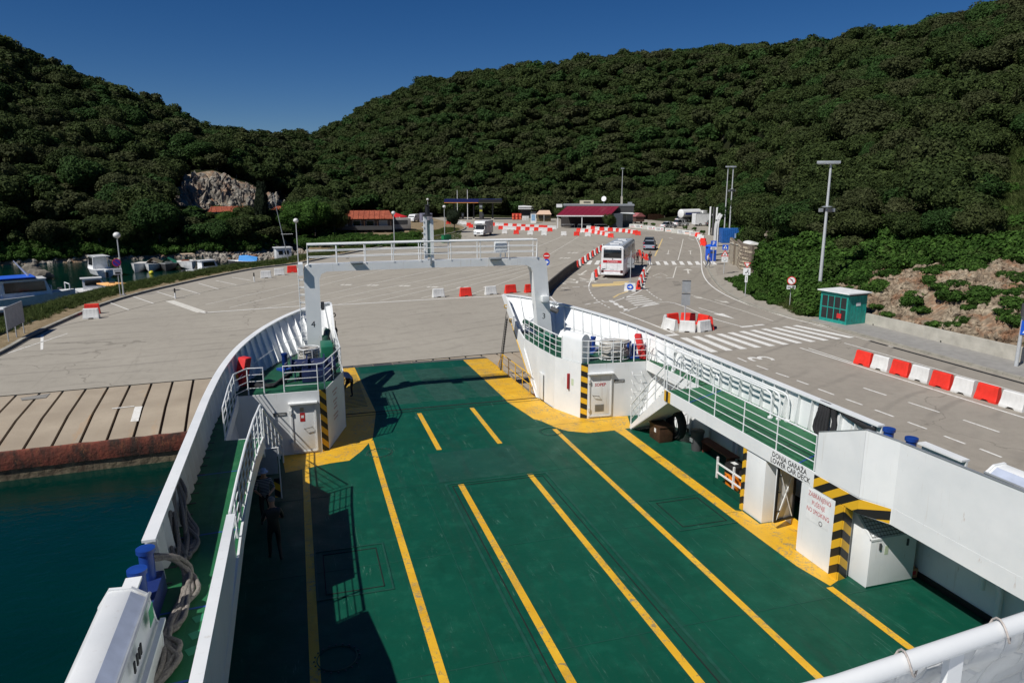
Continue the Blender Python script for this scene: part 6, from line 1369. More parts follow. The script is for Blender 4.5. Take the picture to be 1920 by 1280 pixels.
for x_ in (-.62, .55): MB().box(x_, -.012, .95, x_ + .012, 0, 1.7).build('panel_seam', DKG, coach)
MB().tube([(-.04 + .0, -.03, 2.14), (.05, -.03, 2.2), (.09, -.03, 2.12), (.0, -.03, 2.05)], .018, 5).build('emblem', TXK, coach); MB().box(-1.1, -.02, .98, -.72, -.004, 1.06).build('maker_name', TXK, coach); MB().box(-.2, -.02, .98, .2, -.004, 1.02).build('number_plate', GREY, coach)
for x_ in (-.95, .80): MB().box(x_, -.02, 3.24, x_ + .15, .0, 3.31).build('marker_light', TXK, coach)
for s in (-1, 1):
    MB().add([(s * 1.262, .35, 2.05), (s * 1.262, 11.9, 2.05), (s * 1.222, 11.7, 3.12), (s * 1.222, .35, 3.12)], [(0, 1, 2, 3)]).build('side_windows', M('bronze_glass', (.05, .04, .032), .12), coach)
    for k in range(8): MB().box(min(s * 1.235, s * 1.27), .9 + k * 1.4, 2.05, max(s * 1.235, s * 1.27), .97 + k * 1.4, 3.1).build('window_pillar', CARW if k % 3 else DKG, coach)
    for k in range(7): MB().box(min(s * 1.272, s * 1.279), 1.0 + k * 1.45, .5, max(s * 1.272, s * 1.279), 1.02 + k * 1.45, 1.75).build('locker_seam', DKG, coach)
wheels(coach, (2.9, 4.2, 9.6), 2.52, .5)
# car body
def car(name, label, x, y, rz, col, L=4.3, W_=1.78, H=1.45, suv=False, z=Q, group=None, cat_='car'):
    t = thing(name, label, cat_, (x, y, z + .004), rz, group); m = M('paint_%s' % name + str(round(sum(col), 3)), col, .25); h = H; b = .78 if not suv else .9
    hw = W_ / 2
    prof = [(-L / 2, .35), (-L / 2 + .02, b - .08), (-L / 2 + .12, b), (-L * .30, b + .06), (L * .22, b + .03), (L / 2 - .25, b - .14), (L / 2 - .03, b - .3), (L / 2, .34)]
    MB().loft([[(s_ * hw * q, y_, z_) for y_, z_ in prof] for s_, q in ((-1, .93), (-1, 1), (1, 1), (1, .93))]).build('body', m, t, smooth=True)
    cab = [(-L * .43 if suv else -L * .36, b + .02), (-L * .36 if suv else -L * .24, h - .03), (L * .04, h), (L * .21, b + .02)]
    rg = []
    for s_, q in ((-1, 1), (1, 1)): rg.append([(s_ * (hw * .95 - (z_ - b) * .28), y_, z_) for y_, z_ in cab])
    o = MB().loft(rg).build('glasshouse', GLASS, t)
    MB().loft([[(s_ * (hw * .95 - (h - b) * .28 - .0) * 1.01, y_, z_) for y_, z_ in ((cab[1][0] - .02, h - .04), (cab[1][0], h + .012), (cab[2][0], h + .015), (cab[2][0] + .03, h - .02))] for s_ in (-1, 1)]).build('roof', m, t)
    for s_ in (-1, 1):
        for yy in (-L * .10, L * .065): MB().tube([(s_ * (hw * .95), yy, b + .02), (s_ * (hw * .95 - (h - b) * .28), yy - .06, h)], .035, 5).build('pillar', m, t)
        MB().box(min(s_ * hw * .5, s_ * hw * .9), L / 2 - .16, b - .34, max(s_ * hw * .5, s_ * hw * .9), L / 2 - .02, b - .2).build('headlight', LGLASS, t); MB().box(min(s_ * hw * .6, s_ * hw * .93), -L / 2 - .012, b - .26, max(s_ * hw * .6, s_ * hw * .93), -L / 2 + .1, b - .1).build('tail_light', SRED, t)
    MB().box(-.45, L / 2 - .05, .42, .45, L / 2 + .01, .58).build('grille', DKG, t); wheels(t, (-L * .29, L * .31), W_, .32 if not suv else .36); return t
def van(name, label, x, y, rz, L=5.6, H=2.5, W_=2.0, col=(.74, .74, .72), z=Q, cat_='van'):
    t = thing(name, label, cat_, (x, y, z + .004), rz); m = CARW; hw = W_ / 2
    prof = [(-L / 2, .4), (-L / 2, H - .1), (-L / 2 + .1, H), (L * .22, H), (L * .33, H - .35), (L * .40, 1.35), (L / 2 - .1, 1.1), (L / 2, .8), (L / 2, .38)]
    MB().loft([[(s_ * hw * q, y_, z_) for y_, z_ in prof] for s_, q in ((-1, .95), (-1, 1), (1, 1), (1, .95))]).build('body', m, t, smooth=True)
    MB().add([(-hw * .85, L * .337, H - .38), (hw * .85, L * .337, H - .38), (hw * .9, L * .408, 1.36), (-hw * .9, L * .408, 1.36)], [(0, 1, 2, 3)]).build('windscreen', GLASS, t)
    for s_ in (-1, 1): MB().add([(s_ * (hw + .006), L * .18, H - .5), (s_ * (hw + .006), L * .30, H - .5), (s_ * (hw + .006), L * .38, 1.35), (s_ * (hw + .006), L * .18, 1.35)], [(0, 1, 2, 3)]).build('side_window', GLASS, t)
    for s_ in (-1, 1): MB().box(min(s_ * .55, s_ * .92), L / 2 - .05, .75, max(s_ * .55, s_ * .92), L / 2 + .01, .95).build('headlight', LGLASS, t)
    wheels(t, (-L * .28, L * .32), W_, .36); return t
# motorhome
x, y = G(900, 444); mh = thing('motorhome', 'white motorhome with cab-over bunk parked on the yard, seen from the front', 'motorhome', (x + 1.4, y + 3.0, Q + .004), R(148))
MB().box(-1.12, -3.3, .5, 1.12, 1.3, 2.95).build('living_body', M('motorhome_side', (.50, .50, .50), .4), mh, bevel=.08)
pf = [(1.2, .42), (1.2, 2.1), (1.75, 2.05), (2.25, 1.35), (2.95, 1.12), (3.1, .85), (3.1, .4)]
MB().loft([[(s_ * q, y_, z_) for y_, z_ in pf] for s_, q in ((-1, .92), (-1, 1.0), (1, 1.0), (1, .92))]).build('cab', CARW, mh, smooth=True)
pf = [(1.0, 2.12), (1.9, 2.15), (2.25, 2.35), (2.3, 2.65), (2.0, 2.95), (1.0, 3.0)]
MB().loft([[(s_ * q, y_, z_) for y_, z_ in pf] for s_, q in ((-1, 1.08), (1, 1.08))]).build('cab_over_bunk', CARW, mh, bevel=.05)
MB().add([(-.86, 1.82, 2.02), (.86, 1.82, 2.02), (.92, 2.29, 1.38), (-.92, 2.29, 1.38)], [(0, 1, 2, 3)]).build('windscreen', GLASS, mh)
for s_ in (-1, 1):
    MB().add([(s_ * 1.006, 1.3, 1.95), (s_ * 1.006, 1.7, 1.95), (s_ * 1.006, 2.1, 1.38), (s_ * 1.006, 1.3, 1.38)], [(0, 1, 2, 3)]).build('side_window', GLASS, mh); MB().box(min(s_ * .5, s_ * .92), 2.98, .78, max(s_ * .5, s_ * .92), 3.12, .98).build('headlight', LGLASS, mh)
    MB().box(min(s_ * 1.0, s_ * 1.3), 2.0, 1.45, max(s_ * 1.0, s_ * 1.3), 2.1, 1.75).build('mirror', DKG, mh); MB().box(min(s_ * 1.125, s_ * 1.13), -2.2, 1.5, max(s_ * 1.125, s_ * 1.13), -1.2, 2.1).build('window', GLASS, mh)
MB().box(-.35, 3.09, .62, .35, 3.13, .82).build('grille', DKG, mh); MB().box(-.26, 3.12, .48, .26, 3.135, .58).build('number_plate', PAPER, mh); wheels(mh, (-2.0, 2.25), 2.05, .35)
MB().box(-.5, 2.31, 2.45, .5, 2.32, 2.52).build('print', GREY, mh)
x, y = G(1205, 476); car('car', 'dark silver car waiting ahead of the coach on its right side', x + 7.5, y + 12.5, brz, (.10, .13, .17), group=None)
car('car', 'second pale car queued just beyond the coach, front of the dark car', x + 4.5, y + 6.5, brz, (.30, .34, .40))
x, y = G(1262, 428); car('car', 'white saloon with dark side stripe parked behind the banner blocks', x, y + 2, R(-75), (.7, .71, .72), z=Q); x, y = G(1281, 424); car('car', 'white estate car parked beside the saloon behind the banner blocks', x, y + 1, R(-75), (.72, .73, .73), suv=True, H=1.6); x, y = G(1281, 416); car('car', 'white pickup-like car parked at the rear by the tanker lorry', x, y, R(-80), (.7, .7, .7), suv=True, H=1.7)
x, y = G(1340, 424); car('car', 'dark car half hidden behind the upright boards', x, y, R(-100), (.04, .045, .05), suv=True)
x, y = G(1327, 424); van('delivery_van', 'white high-roof van parked right of the tanker lorry', x, y + 1.5, R(-95), 5.8, 3.0, 2.2)
x, y = G(1309, 417); tk = thing('tanker_lorry', 'white tanker lorry with a blue side stripe parked at the wood edge', 'lorry', (x, y + 3, Q), R(-75))
MB().tube([(0, -4.6, 2.3), (0, -4.4, 2.3), (0, 2.2, 2.3), (0, 2.4, 2.3)], [.7, 1.15, 1.15, .7], 18).build('tank', CARW, tk, smooth=True); MB().box(-1.15, 2.7, .7, 1.15, 4.4, 3.0).build('cab', CARW, tk, bevel=.1); MB().box(-1.0, -4.4, .8, 1.0, 2.5, 1.2).build('chassis', DKG, tk)
for s_ in (-1, 1): MB().box(min(s_ * 1.13, s_ * 1.17), -3.8, 2.0, max(s_ * 1.13, s_ * 1.17), 1.6, 2.55).build('blue_stripe', M('stripe_blue', (.01, .03, .25)), tk)
MB().box(-1.0, 4.39, 1.7, 1.0, 4.42, 2.7).build('windscreen', GLASS, tk); wheels(tk, (-3.6, -2.4, 3.4), 2.3, .5)
x, y = G(776, 416); van('delivery_van', 'small white van with open doors parked by the tavern road', x, y, R(150), 4.6, 2.0, 1.8); x, y = G(792, 417); t = boxthing('trailer_box', 'grey-violet box trailer beside the small white van', 'trailer', x + 1, y, .1, 3.0, 2.0, 2.4, M('trailer_violet', (.20, .20, .27))); MB().box(-1.4, -1.03, .3, 1.4, -1.0, 2.2).build('rear_door', M('trailer_violet2', (.26, .26, .33)), t)
x, y = G(747, 397); car('car', 'dark car with white roof on the upper road to the left', x, y, R(100), (.08, .08, .085), z=Q + .6)

# ================================================================== BUILDINGS
def win(t, x0, z0, x1, z1_, y, nm='window', m=None):
    o = MB().box(x0, y - .06, z0, x1, y - .02, z1_).build(nm, PAPER, t); MB().box(x0 + .06, y - .075, z0 + .06, x1 - .06, y - .062, z1_ - .06).build('pane', m or GLASS, o); return o
ROOFR = m_rock('red_tile_roof', (.34, .075, .035), (.46, .12, .06), (.28, .06, .03), 3)
def house(label, x, y, rz, w, d, h, rh, wall_m, z=Q, open_front=False, name='house', cat_='house', roof=None):
    t = thing(name, label, cat_, (x, y, z), rz)
    MB().box(-w / 2, -d / 2, 0, w / 2, d / 2, h).build('wall', wall_m, t)
    rr = MB().prism([(-w / 2 - .5, h), (w / 2 + .5, h), (w / 2 + .5, h + .12), (w * .36, h + rh), (-w * .36, h + rh), (-w / 2 - .5, h + .12)], -d / 2 - .6, d / 2 + .6, 'y')
    q = MB().loft([[(-w / 2 - .5, -d / 2 - .8, h), (w / 2 + .5, -d / 2 - .8, h), (w / 2 + .5, d / 2 + .8, h), (-w / 2 - .5, d / 2 + .8, h)], [(-w / 2 + .6, -.15, h + rh), (w / 2 - .6, -.15, h + rh), (w / 2 - .6, .15, h + rh), (-w / 2 + .6, .15, h + rh)]]).build('roof', roof or ROOFR, t)
    for k in range(int(w / 1.1)): 
        u = -w / 2 + k * 1.1; v_ = max(-w / 2 + .6, min(w / 2 - .6, u)); MB().tube([(u, -d / 2 - .8, h + .04), (v_, -.15, h + rh + .03)], .07, 5).build('tile_ridge', roof or ROOFR, q)
    return t
x, y = G(684, 434, 0); t = house('long tavern with orange-red tiled roof and dark open terrace front', x + .6, y + 4, R(-9), 11.4, 6, 2.3, 1.6, M('tavern_wall', (.12, .10, .085), .9), z=.3, name='tavern', cat_='tavern')
for k in range(5): MB().box(-5.6 + k * 2.75, -3.6, 0, -5.45 + k * 2.75, -3.45, 2.3).build('post', BROWN, t)
for k in range(4): win(t, -5.2 + k * 2.75, .8, -3.5 + k * 2.75, 1.95, -3.0, m=LGLASS if k in (0, 3) else GLASS)
MB().box(-5.7, -3.75, 0, 5.7, -3.67, .85).build('terrace_rail', DKG, t)
x, y = G(740, 428, 0); t = thing('parasol', 'wide red parasol with white lettering over the tavern terrace', 'parasol', (x, y, .1)); MB().cyl((0, 0, 0), (0, 0, 3.1), .06).build('pole', GREY, t); o = MB().lathe([(3.0, 2.35), (3.0, 2.5), (1.6, 2.95), (.05, 3.45)], (0, 0, 0), 8).build('canopy', M('red_parasol', (.55, .02, .02)), t)
for k in range(4): MB().box(-1.2 + k * .6, -2.95, 2.38, -.9 + k * .6, -2.90, 2.5).build('lettering', PAPER, o)
x, y = G(742, 432, 0); t = boxthing('bar_hut', 'small pale bar hut under the red parasol', 'hut', x + 1, y + 5, .1, 5.5, 3, 2.3, M('bar_pale', (.45, .42, .38)), z=.1); MB().box(-2.0, -1.54, 1.0, 2.0, -1.5, 1.9).build('hatch', DKG, t)
x, y = G(430, 419, 2.0); t = house('white-walled house half hidden by trees below the quarry face', x, y + 4, R(10), 8, 5, 2.4, 1.0, M('white_wall', (.62, .61, .58), .9), z=1.9)
for k in range(3): win(t, -3.6 + k * 2.6, 1.0, -2.4 + k * 2.6, 2.2, -3.0)
x, y = G(536, 412, 1.9); t = house('small house with a red roof seen among trees right of the quarry face', x, y, R(-25), 5, 4.5, 1.9, 1.3, M('white_wall', (.62, .61, .58), .9), z=1.7); win(t, -1, .7, .5, 1.6, -2.25)
# fuel canopy
x, y = G(893, 412); t = thing('fuel_canopy', 'long fuel station canopy with dark blue fascia and orange edge, near the woods', 'fuel canopy', (x, y + 3, Q), R(-17))
MB().box(-8.2, -3, 4.9, 8.2, 3, 5.75).build('canopy', M('navy_fascia', (.008, .012, .10), .4), t); MB().box(-8.25, -3.06, 4.72, 1.5, -2.9, 4.86).build('orange_edge', M('orange_edge', (.75, .30, .06)), t); MB().box(1.6, -3.06, 4.72, 8.25, -2.9, 4.86).build('grey_edge', M('olive_edge', (.12, .11, .06)), t); MB().box(1.6, -3.05, 4.92, 8.2, -3.0, 5.7).build('dark_fascia', BLK, t)
for x_ in (-5.5, 0, 5.5): MB().box(x_ - .2, -.4, 0, x_ + .2, .4, 4.8).build('column', DKG, t); MB().box(x_ - .4, -.9, 0, x_ + .4, .9, .2).build('island', CONC, t)
for x_ in (-3.2, 2.6): o = MB().box(x_ - .35, -.3, 0, x_ + .35, .3, 1.9).build('fuel_pump', DKG, t); MB().box(x_ - .25, -.32, 1.0, x_ + .25, -.301, 1.6).build('display', LGLASS, o)
x, y = G(897, 411); t = thing('price_totem', 'tall price totem with yellow-green panel in front of the fuel canopy', 'totem', (x, y - 3, Q), rzc(x, y)); MB().box(-.45, -.12, 0, .45, .12, 4.9).build('pylon_body', DKG, t)
for k in range(3): MB().box(-.38, -.135, 2.3 + k * .6, .38, -.121, 2.8 + k * .6).build('price_panel', [M('yellow_green', (.45, .45, .05)), DKG, LGLASS][k], t)
# restaurant with the maroon roof
x, y = G(1093, 428); t = thing('restaurant', 'low restaurant with a sloping maroon roof over a posted open terrace', 'restaurant', (x, y, Q), R(-19))
W2 = 5.9
rf = MB().hexa([(-W2 - .3, -.6, 2.85), (W2 + .2, -.6, 2.85), (W2 + 2.9, 5.4, 4.75), (-W2 + 2.4, 5.4, 4.75), (-W2 - .3, -.6, 2.97), (W2 + .2, -.6, 2.97), (W2 + 2.9, 5.4, 4.87), (-W2 + 2.4, 5.4, 4.87)]).build('roof', M('maroon_roof', (.19, .010, .028), .5), t)
for k in range(12): u = k / 11; MB().tube([(-W2 - .3 + 2 * W2 * u + .3 * u, -.6, 2.99), (-W2 + 2.4 + (2 * W2 + .5) * u, 5.4, 4.89)], .03, 5).build('roof_seam', M('maroon_roof', (.19, .01, .028)), rf)
MB().box(-W2 - .3, -.68, 2.72, W2 + .2, -.6, 2.98).build('gutter', PAPER, t)
for x_ in (-W2, -W2 * .05, W2): MB().box(x_ - .09, -.5, 0, x_ + .09, -.32, 2.8).build('post', PAPER, t)
MB().box(-W2 + 1, 4.6, 0, W2 + 3.2, 9, 3.4).build('wall', M('dark_restaurant_wall', (.045, .04, .038), .9), t); MB().box(W2 + .6, 1.5, 0, W2 + 3.4, 4.6, 3.3).build('side_wall', M('dark_blue_wall', (.06, .07, .09), .9), t)
MB().box(-W2 + 1.5, 5.5, 4.95, W2 + 6.5, 9.2, 5.35).build('flat_roof', M('grey_flat_roof', (.26, .28, .30), .8), t); MB().box(-W2 + 1.6, 5.6, 3.4, W2 + 6.4, 9.1, 4.95).build('upper_wall', DKG, t)
for k in range(3): MB().box(-5 + k * 3.8, -.1, .0, -2.2 + k * 3.8, -.05, .9).build('terrace_rail', GREY, t) if 0 else MB().tube([(-5 + k * 3.8, -.3, 0), (-5 + k * 3.8, -.3, .9), (-2.0 + k * 3.8, -.3, .9), (-2.0 + k * 3.8, -.3, 0)], .035, 6).build('terrace_rail', GREY, t)
o = MB().box(-.5, 7, 5.35, 2.8, 7.2, 6.2).build('roof_sign', M('cream_sign', (.6, .55, .40)), t); MB().box(.4, 6.98, 5.6, 2.1, 6.995, 5.9).build('lettering', TXK, o)
MB().cyl((5.3, 7, 6.55), (5.2, 6.8, 6.6), .62, 16).build('satellite_dish', PAPER, t); MB().cyl((5.3, 7.05, 5.35), (5.3, 7.05, 6.5), .05).build('dish_post', GREY, t); MB().box(9.3, 7, 5.35, 9.75, 7.4, 7.2).build('chimney', CONC, t); MB().box(11, 7, 5.35, 12, 7.5, 5.8).build('roof_unit', GREY, t)
MB().box(-W2 - .2, 6.5, 4.55, -W2 + 1.2, 7.8, 5.3).build('air_conditioner', PAPER, t)
for k in range(5):
    x_ = -4.4 + k * 1.9; o = MB().box(x_ - .4, 1.6, .70, x_ + .4, 2.4, .75).cyl((x_, 2, 0), (x_, 2, .7), .05, 6); q = Matrix.Translation((0, 0, 0))
    ob = o.build('dining_table', GREY, None, loc=t.location, rz=t.rotation_euler[2]); tag(ob, 'terrace table under the maroon roof, %s from the left' % ORD[k], 'table', 'restaurant terrace tables')
# shop with white canopy strip, kiosk pillar, awning hut, red and white gas cages
x, y = G(1005, 410); t = thing('shop', 'low shop with white and blue canopy fascia behind the poster pillar', 'shop', (x + 1, y + 6, Q), R(-17)); MB().box(-3.8, 0, 0, 3.8, 5, 2.8).build('wall', DKG, t); MB().box(-4.4, -1.0, 3.05, 3.0, 5, 3.5).build('fascia', PAPER, t); MB().box(-4.4, -1.0, 2.55, 3.0, 4, 2.8).build('lower_band', PAPER, t); MB().box(1.6, -1.05, 2.9, 3.1, -1.0, 3.55).build('blue_sign', SBLUE, t)
x, y = G(1000, 418); t = thing('poster_pillar', 'white advertising pillar with a blue poster, left of the awning hut', 'poster pillar', (x, y, Q), rzc(x, y)); MB().box(-.72, -.6, 0, .72, .6, 2.75).build('pillar', PAPER, t); MB().box(-.72, -.62, 2.4, .72, .62, 2.85).build('dark_top', DKG, t); MB().box(-.5, -.61, .6, .5, -.602, 2.2).build('poster', M('blue_poster', (.25, .42, .60), .5, 0, .6, 6), t)
x, y = G(1022, 416); t = thing('awning_hut', 'hut with a peach awning beside the poster pillar', 'hut', (x, y + 1, Q), R(-17)); MB().box(-1.8, 0, 0, 1.9, 3, 2.0).build('wall', M('hut_tan', (.20, .16, .09), .9), t); MB().hexa([(-2.2, -1, 1.95), (2.0, -1, 1.95), (1.6, 2, 2.9), (-1.2, 2, 2.9), (-2.2, -1, 2.02), (2.0, -1, 2.02), (1.6, 2, 2.97), (-1.2, 2, 2.97)]).build('awning', M('peach_awning', (.62, .44, .32), .8), t); MB().cyl((0, -.9, 0), (0, -.9, 1.95), .05).build('post', PAPER, t); MB().box(-1.4, -.02, .8, 1.6, 0, 1.6).build('counter_window', GLASS, t)
x, y = G(969, 412); t = boxthing('gas_cage', 'red metal cage of gas bottles left of the white cage', 'gas cage', x, y, R(-10), 2.6, 1.0, 1.75, M('cage_red', (.55, .05, .03)), group='gas bottle cages')
for k in range(6): MB().cyl((-1.05 + (k % 3) * 1.05, -.52, .2 + (k // 3) * .85), (-1.05 + (k % 3) * 1.05, -.52, .8 + (k // 3) * .85), .28, 10).build('gas_bottle', M('bottle_orange', (.75, .16, .08)), t)
x, y = G(983, 413); t = boxthing('gas_cage', 'white metal cage right of the red gas cage', 'gas cage', x + .4, y, R(-10), 1.8, 1.0, 1.15, PAPER, group='gas bottle cages')
for k in range(4): MB().box(-.8 + k * .45, -.53, .1, -.74 + k * .45, -.502, 1.1).build('bar', GREY, t)
x, y = G(1165, 424); t = thing('glass_pavilion', 'glazed pavilion with a white sloping roof right of the restaurant', 'pavilion', (x + 1, y + 3, Q), R(-19)); MB().box(-3, -1.5, 0, 3, 2.5, 1.2).build('plinth', M('grey_plinth', (.18, .19, .18)), t); MB().box(-2.9, -1.4, 1.2, 2.9, 2.4, 2.7).build('glazing', LGLASS, t)
for k in range(5): MB().box(-3 + k * 1.47, -1.46, 1.2, -2.88 + k * 1.47, -1.4, 2.7).build('mullion', PAPER, t)
MB().hexa([(-3.9, -2.2, 3.1), (3.5, -2.2, 2.7), (3.5, 3, 2.9), (-3.9, 3, 3.3), (-3.9, -2.2, 3.2), (3.5, -2.2, 2.8), (3.5, 3, 3.0), (-3.9, 3, 3.4)]).build('roof', PAPER, t)
x, y = G(1149, 424); t = thing('striped_barrier_post', 'red and white boom gate post at the restaurant corner', 'post', (x, y, Q)); 
for k in range(3): MB().box(-.14, -.14, k * 1.1, .14, .14, k * 1.1 + 1.09).build('band', [REDP, PAPER, PAPER][k] if k < 2 else PAPER, t)
MB().box(-.2, -.2, 3.3, .3, .2, 4.2).build('lamp_box', REDP, t)
x, y = G(1196, 419); t = thing('food_trailer', 'small snack cart with red roof beyond the pavilion', 'cart', (x, y, Q), .1); MB().box(-1.3, -1, .5, 1.3, 1, 1.8).build('body', M('cart_dark', (.10, .05, .04)), t); MB().prism([(-1.6, 1.8), (1.6, 1.8), (.3, 2.7), (-.3, 2.7)], -1.2, 1.2, 'y').build('roof', M('cart_roof', (.35, .12, .12)), t); wheels(t, (0,), 2.2, .35)
x, y = G(1190, 419); t = boxthing('white_trailer', 'white box trailer beside the snack cart', 'trailer', x - .5, y + 2, .1, 2.6, 2, 2.4, PAPER); MB().box(-1.1, -1.02, .5, 1.1, -1.001, 2.2).build('panel', WHP, t)
# paling fence at the wood edge
t = thing('paling_fence', 'dark wooden paling fence at the edge of the wood behind the parked cars', 'fence', (*G(1215, 413), Q)); a_ = Vector((*G(1215, 413), 0)); b_ = Vector((*G(1300, 411), 0)); d = b_ - a_; L = d.length; d.normalize(); pm = MB().box(-.07, -.02, 0, .07, .02, 1.7).mesh('pale', BROWN)
for k in range(int(L / .28)): link('pale' if not k else 'pale.%03d' % k, pm, t, tuple(d * k * .28), math.atan2(d.y, d.x))
MB().tube([(0, 0, 1.3), tuple(d * L + Vector((0, 0, 1.3)))], .04, 5).build('fence_rail', BROWN, t)

# ================================================================== BOATS
def boat(label, x, y, rz, L, W_, H, hull_m, kind='open', z=WL, name='motor_boat', cover=None):
    t = thing(name, label, 'boat', (x, y, z), rz); st = []
    n = 9
    for i in range(n):
        u = i / (n - 1); yy = -L / 2 + L * u; b = W_ / 2 * (1 - max(0, (u - .45) / .55) ** 2.2) * (.88 + .12 * min(1, u * 4)); b = max(b, .03); hh = H * (1 + .35 * max(0, u - .4)); st.append([(-b, yy, hh), (-b * .82, yy, H * .35), (-b * .25, yy - .0, -.12), (b * .25, yy, -.12), (b * .82, yy, H * .35), (b, yy, hh)])
    MB().loft(st).build('hull', hull_m, t, smooth=True)
    dk = [[(-r[0][0] * -.93, r[0][1], r[0][2] + .01), (r[0][0] * -.93, r[0][1], r[0][2] + .01)] for r in st]
    mb = MB(); o_ = []
    for r in st: o_ += [(r[0][0] * .90, r[0][1], r[0][2] + .012), (-r[0][0] * .90, r[0][1], r[0][2] + .012)]
    mb.add(o_, [(2 * i, 2 * i + 1, 2 * i + 3, 2 * i + 2) for i in range(n - 1)]); mb.build('deck', M('boat_deck', (.58, .56, .52), .8) if kind == 'open' else CARW, t)
    MB().tube([(r[0][0], r[0][1], r[0][2]) for r in st] + [(-r[0][0], r[0][1], r[0][2]) for r in st[::-1]], .035, 6).build('gunwale', CARW, t)
    if kind == 'cabin' or kind == 'big':
        c0, c1 = (-L * .12, L * .25); h2 = H + (1.15 if kind == 'cabin' else 1.6); w2 = W_ * .36
        o = MB().loft([[(-w2, c0, H), (w2, c0, H), (w2, c1 + .4, H), (-w2, c1 + .4, H)], [(-w2 * .88, c0, h2), (w2 * .88, c0, h2), (w2 * .85, c1 - .1, h2), (-w2 * .85, c1 - .1, h2)]]).build('cabin', CARW, t)
        for s_ in (-1, 1): MB().add([(s_ * w2 * .985, c0 + .2, H + .45), (s_ * w2 * .985, c1 - .1, H + .45), (s_ * w2 * .92, c1 - .2, h2 - .15), (s_ * w2 * .92, c0 + .2, h2 - .15)], [(0, 1, 2, 3)]).build('window', GLASS, o)
        MB().add([(-w2 * .9, c1 + .27, H + .40), (w2 * .9, c1 + .27, H + .40), (w2 * .82, c1 + .02, h2 - .1), (-w2 * .82, c1 + .02, h2 - .1)], [(0, 1, 2, 3)]).build('windscreen', GLASS, o)
        MB().box(-w2, c0 - .2, h2, w2, c1, h2 + .06).build('cabin_roof', CARW, t)
    if kind == 'cover': MB().loft([[(-W_ * .44, yy, H + .02), (0, yy, H + .95 - abs(yy) * .2), (W_ * .44, yy, H + .02)] for yy in (-L * .42, -L * .1, L * .15)], close=False).build('canvas_cover', cover, t)
    if kind == 'open': MB().box(-W_ * .4, -.3, H * .75, W_ * .4, 0, H * .82).build('thwart', BROWN, t)
    o = MB().box(-.16, -L / 2 - .35, .05, .16, -L / 2 - .02, .85).build('outboard_motor', DKG, t, bevel=.04); MB().box(-.2, -L / 2 - .45, .75, .2, -L / 2 - .0, 1.05).build('cowling', CARW if kind == 'big' else DKG, o, bevel=.05)
    return t
px = lambda u, v: G(u, v, WL)
x, y = px(184, 521); b = boat('white sports cruiser with hardtop and twin outboards moored stern-on', x - .3, y + 2.4, R(28), 5.6, 2.5, 1.0, CARW, 'big'); MB().box(-.9, -2.0, 2.6, .9, 1.2, 2.68).build('hardtop', CARW, b); 
for s_ in (-1, 1): MB().tube([(s_ * .85, -1.6, .95), (s_ * .85, -1.2, 2.6)], .03, 6).build('hardtop_strut', GREY, b)
x, y = px(262, 509); boat('white open boat with dark motor, left of the tan-covered boat', x, y + 1, R(170), 4.6, 2.1, 1.0, CARW, 'open')
x, y = px(286, 508); boat('boat under a tan canvas cover between white and green ones', x, y + 1, R(175), 4.8, 2.2, .9, CARW, 'cover', cover=M('tan_canvas', (.28, .21, .14), .9))
x, y = px(315, 507); boat('small boat under a bright green canvas cover', x, y + 1, R(178), 4.4, 2.2, .9, DKG, 'cover', cover=M('green_canvas', (.01, .22, .12), .8))
x, y = px(350, 506); b = boat('white boat with beige bimini and brown seats right of the green cover', x, y + 1.5, R(-160), 5.2, 2.3, 1.0, CARW, 'open'); MB().box(-.8, -.5, 2.1, .8, 1.3, 2.16).build('bimini', M('beige_canvas', (.5, .38, .26)), b); MB().box(-.5, -1.6, .6, .5, -1.0, 1.15).build('seat', M('rust_seat', (.25, .07, .03)), b)
for s_ in (-1, 1): MB().tube([(s_ * .78, .3, .75), (s_ * .78, .3, 2.1)], .025, 5).build('bimini_pole', GREY, b)
x, y = px(383, 520); boat('white cabin boat whose roof shows above the grassy bank', x, y + 1.2, R(-60), 5.0, 2.0, .9, CARW, 'cabin')
x, y = px(458, 498); boat('low boat with light blue cover near the rocky shore', x, y + 1, R(80), 4.6, 1.9, .6, DKG, 'cover', cover=M('sky_blue_canvas', (.05, .26, .62), .7))
x, y = px(165, 556); boat('small white cuddy boat nose-on to the grassy bank', x, y + 1, R(-75), 5.0, 1.9, .7, CARW, 'cabin')
x, y = px(55, 590); b = boat('large white excursion boat under a long blue awning at the left edge', x - 2.2, y + 4.2, R(-65), 10.0, 3.2, 1.2, CARW, 'big')
MB().box(-1.5, -4.2, 3.0, 1.5, 1.6, 3.1).build('awning', M('blue_awning', (.015, .10, .55), .6), b)
for s_ in (-1, 1):
    for yy in (-4.0, -1.8): MB().cyl((s_ * 1.4, yy, 1.2), (s_ * 1.4, yy, 3.0), .035).build('awning_pole', GREY, b)
MB().tube([(0, 1.2, 3.1), (-.2, .2, 4.6)], [.12, .05], 6).build('mast', CARW, b)
x, y = px(5, 628); boat('white motor boat cut by the left edge, behind the blank board', x - 1, y, R(-70), 6.0, 2.3, .9, CARW, 'cabin')
x, y = px(10, 668); boat('white cabin boat lowest at the left edge beside the blank board', x - 2.2, y + .5, R(-75), 5.5, 2.2, .9, CARW, 'cabin') if 0 else None
x, y = px(108, 572); b = boat('dark-hulled workboat with a white frame between awning boat and grass', x, y + 1, R(-62), 6.0, 2.2, .9, M('grey_hull', (.16, .17, .18)), 'open'); MB().tube([(-.9, -.8, .9), (-.9, -.8, 2.0), (.9, -.8, 2.0), (.9, -.8, .9)], .06, 6).build('white_frame', CARW, b); MB().tube([(-.9, .8, .9), (-.9, .8, 2.0), (.9, .8, 2.0), (.9, .8, .9)], .06, 6).build('white_frame', CARW, b)
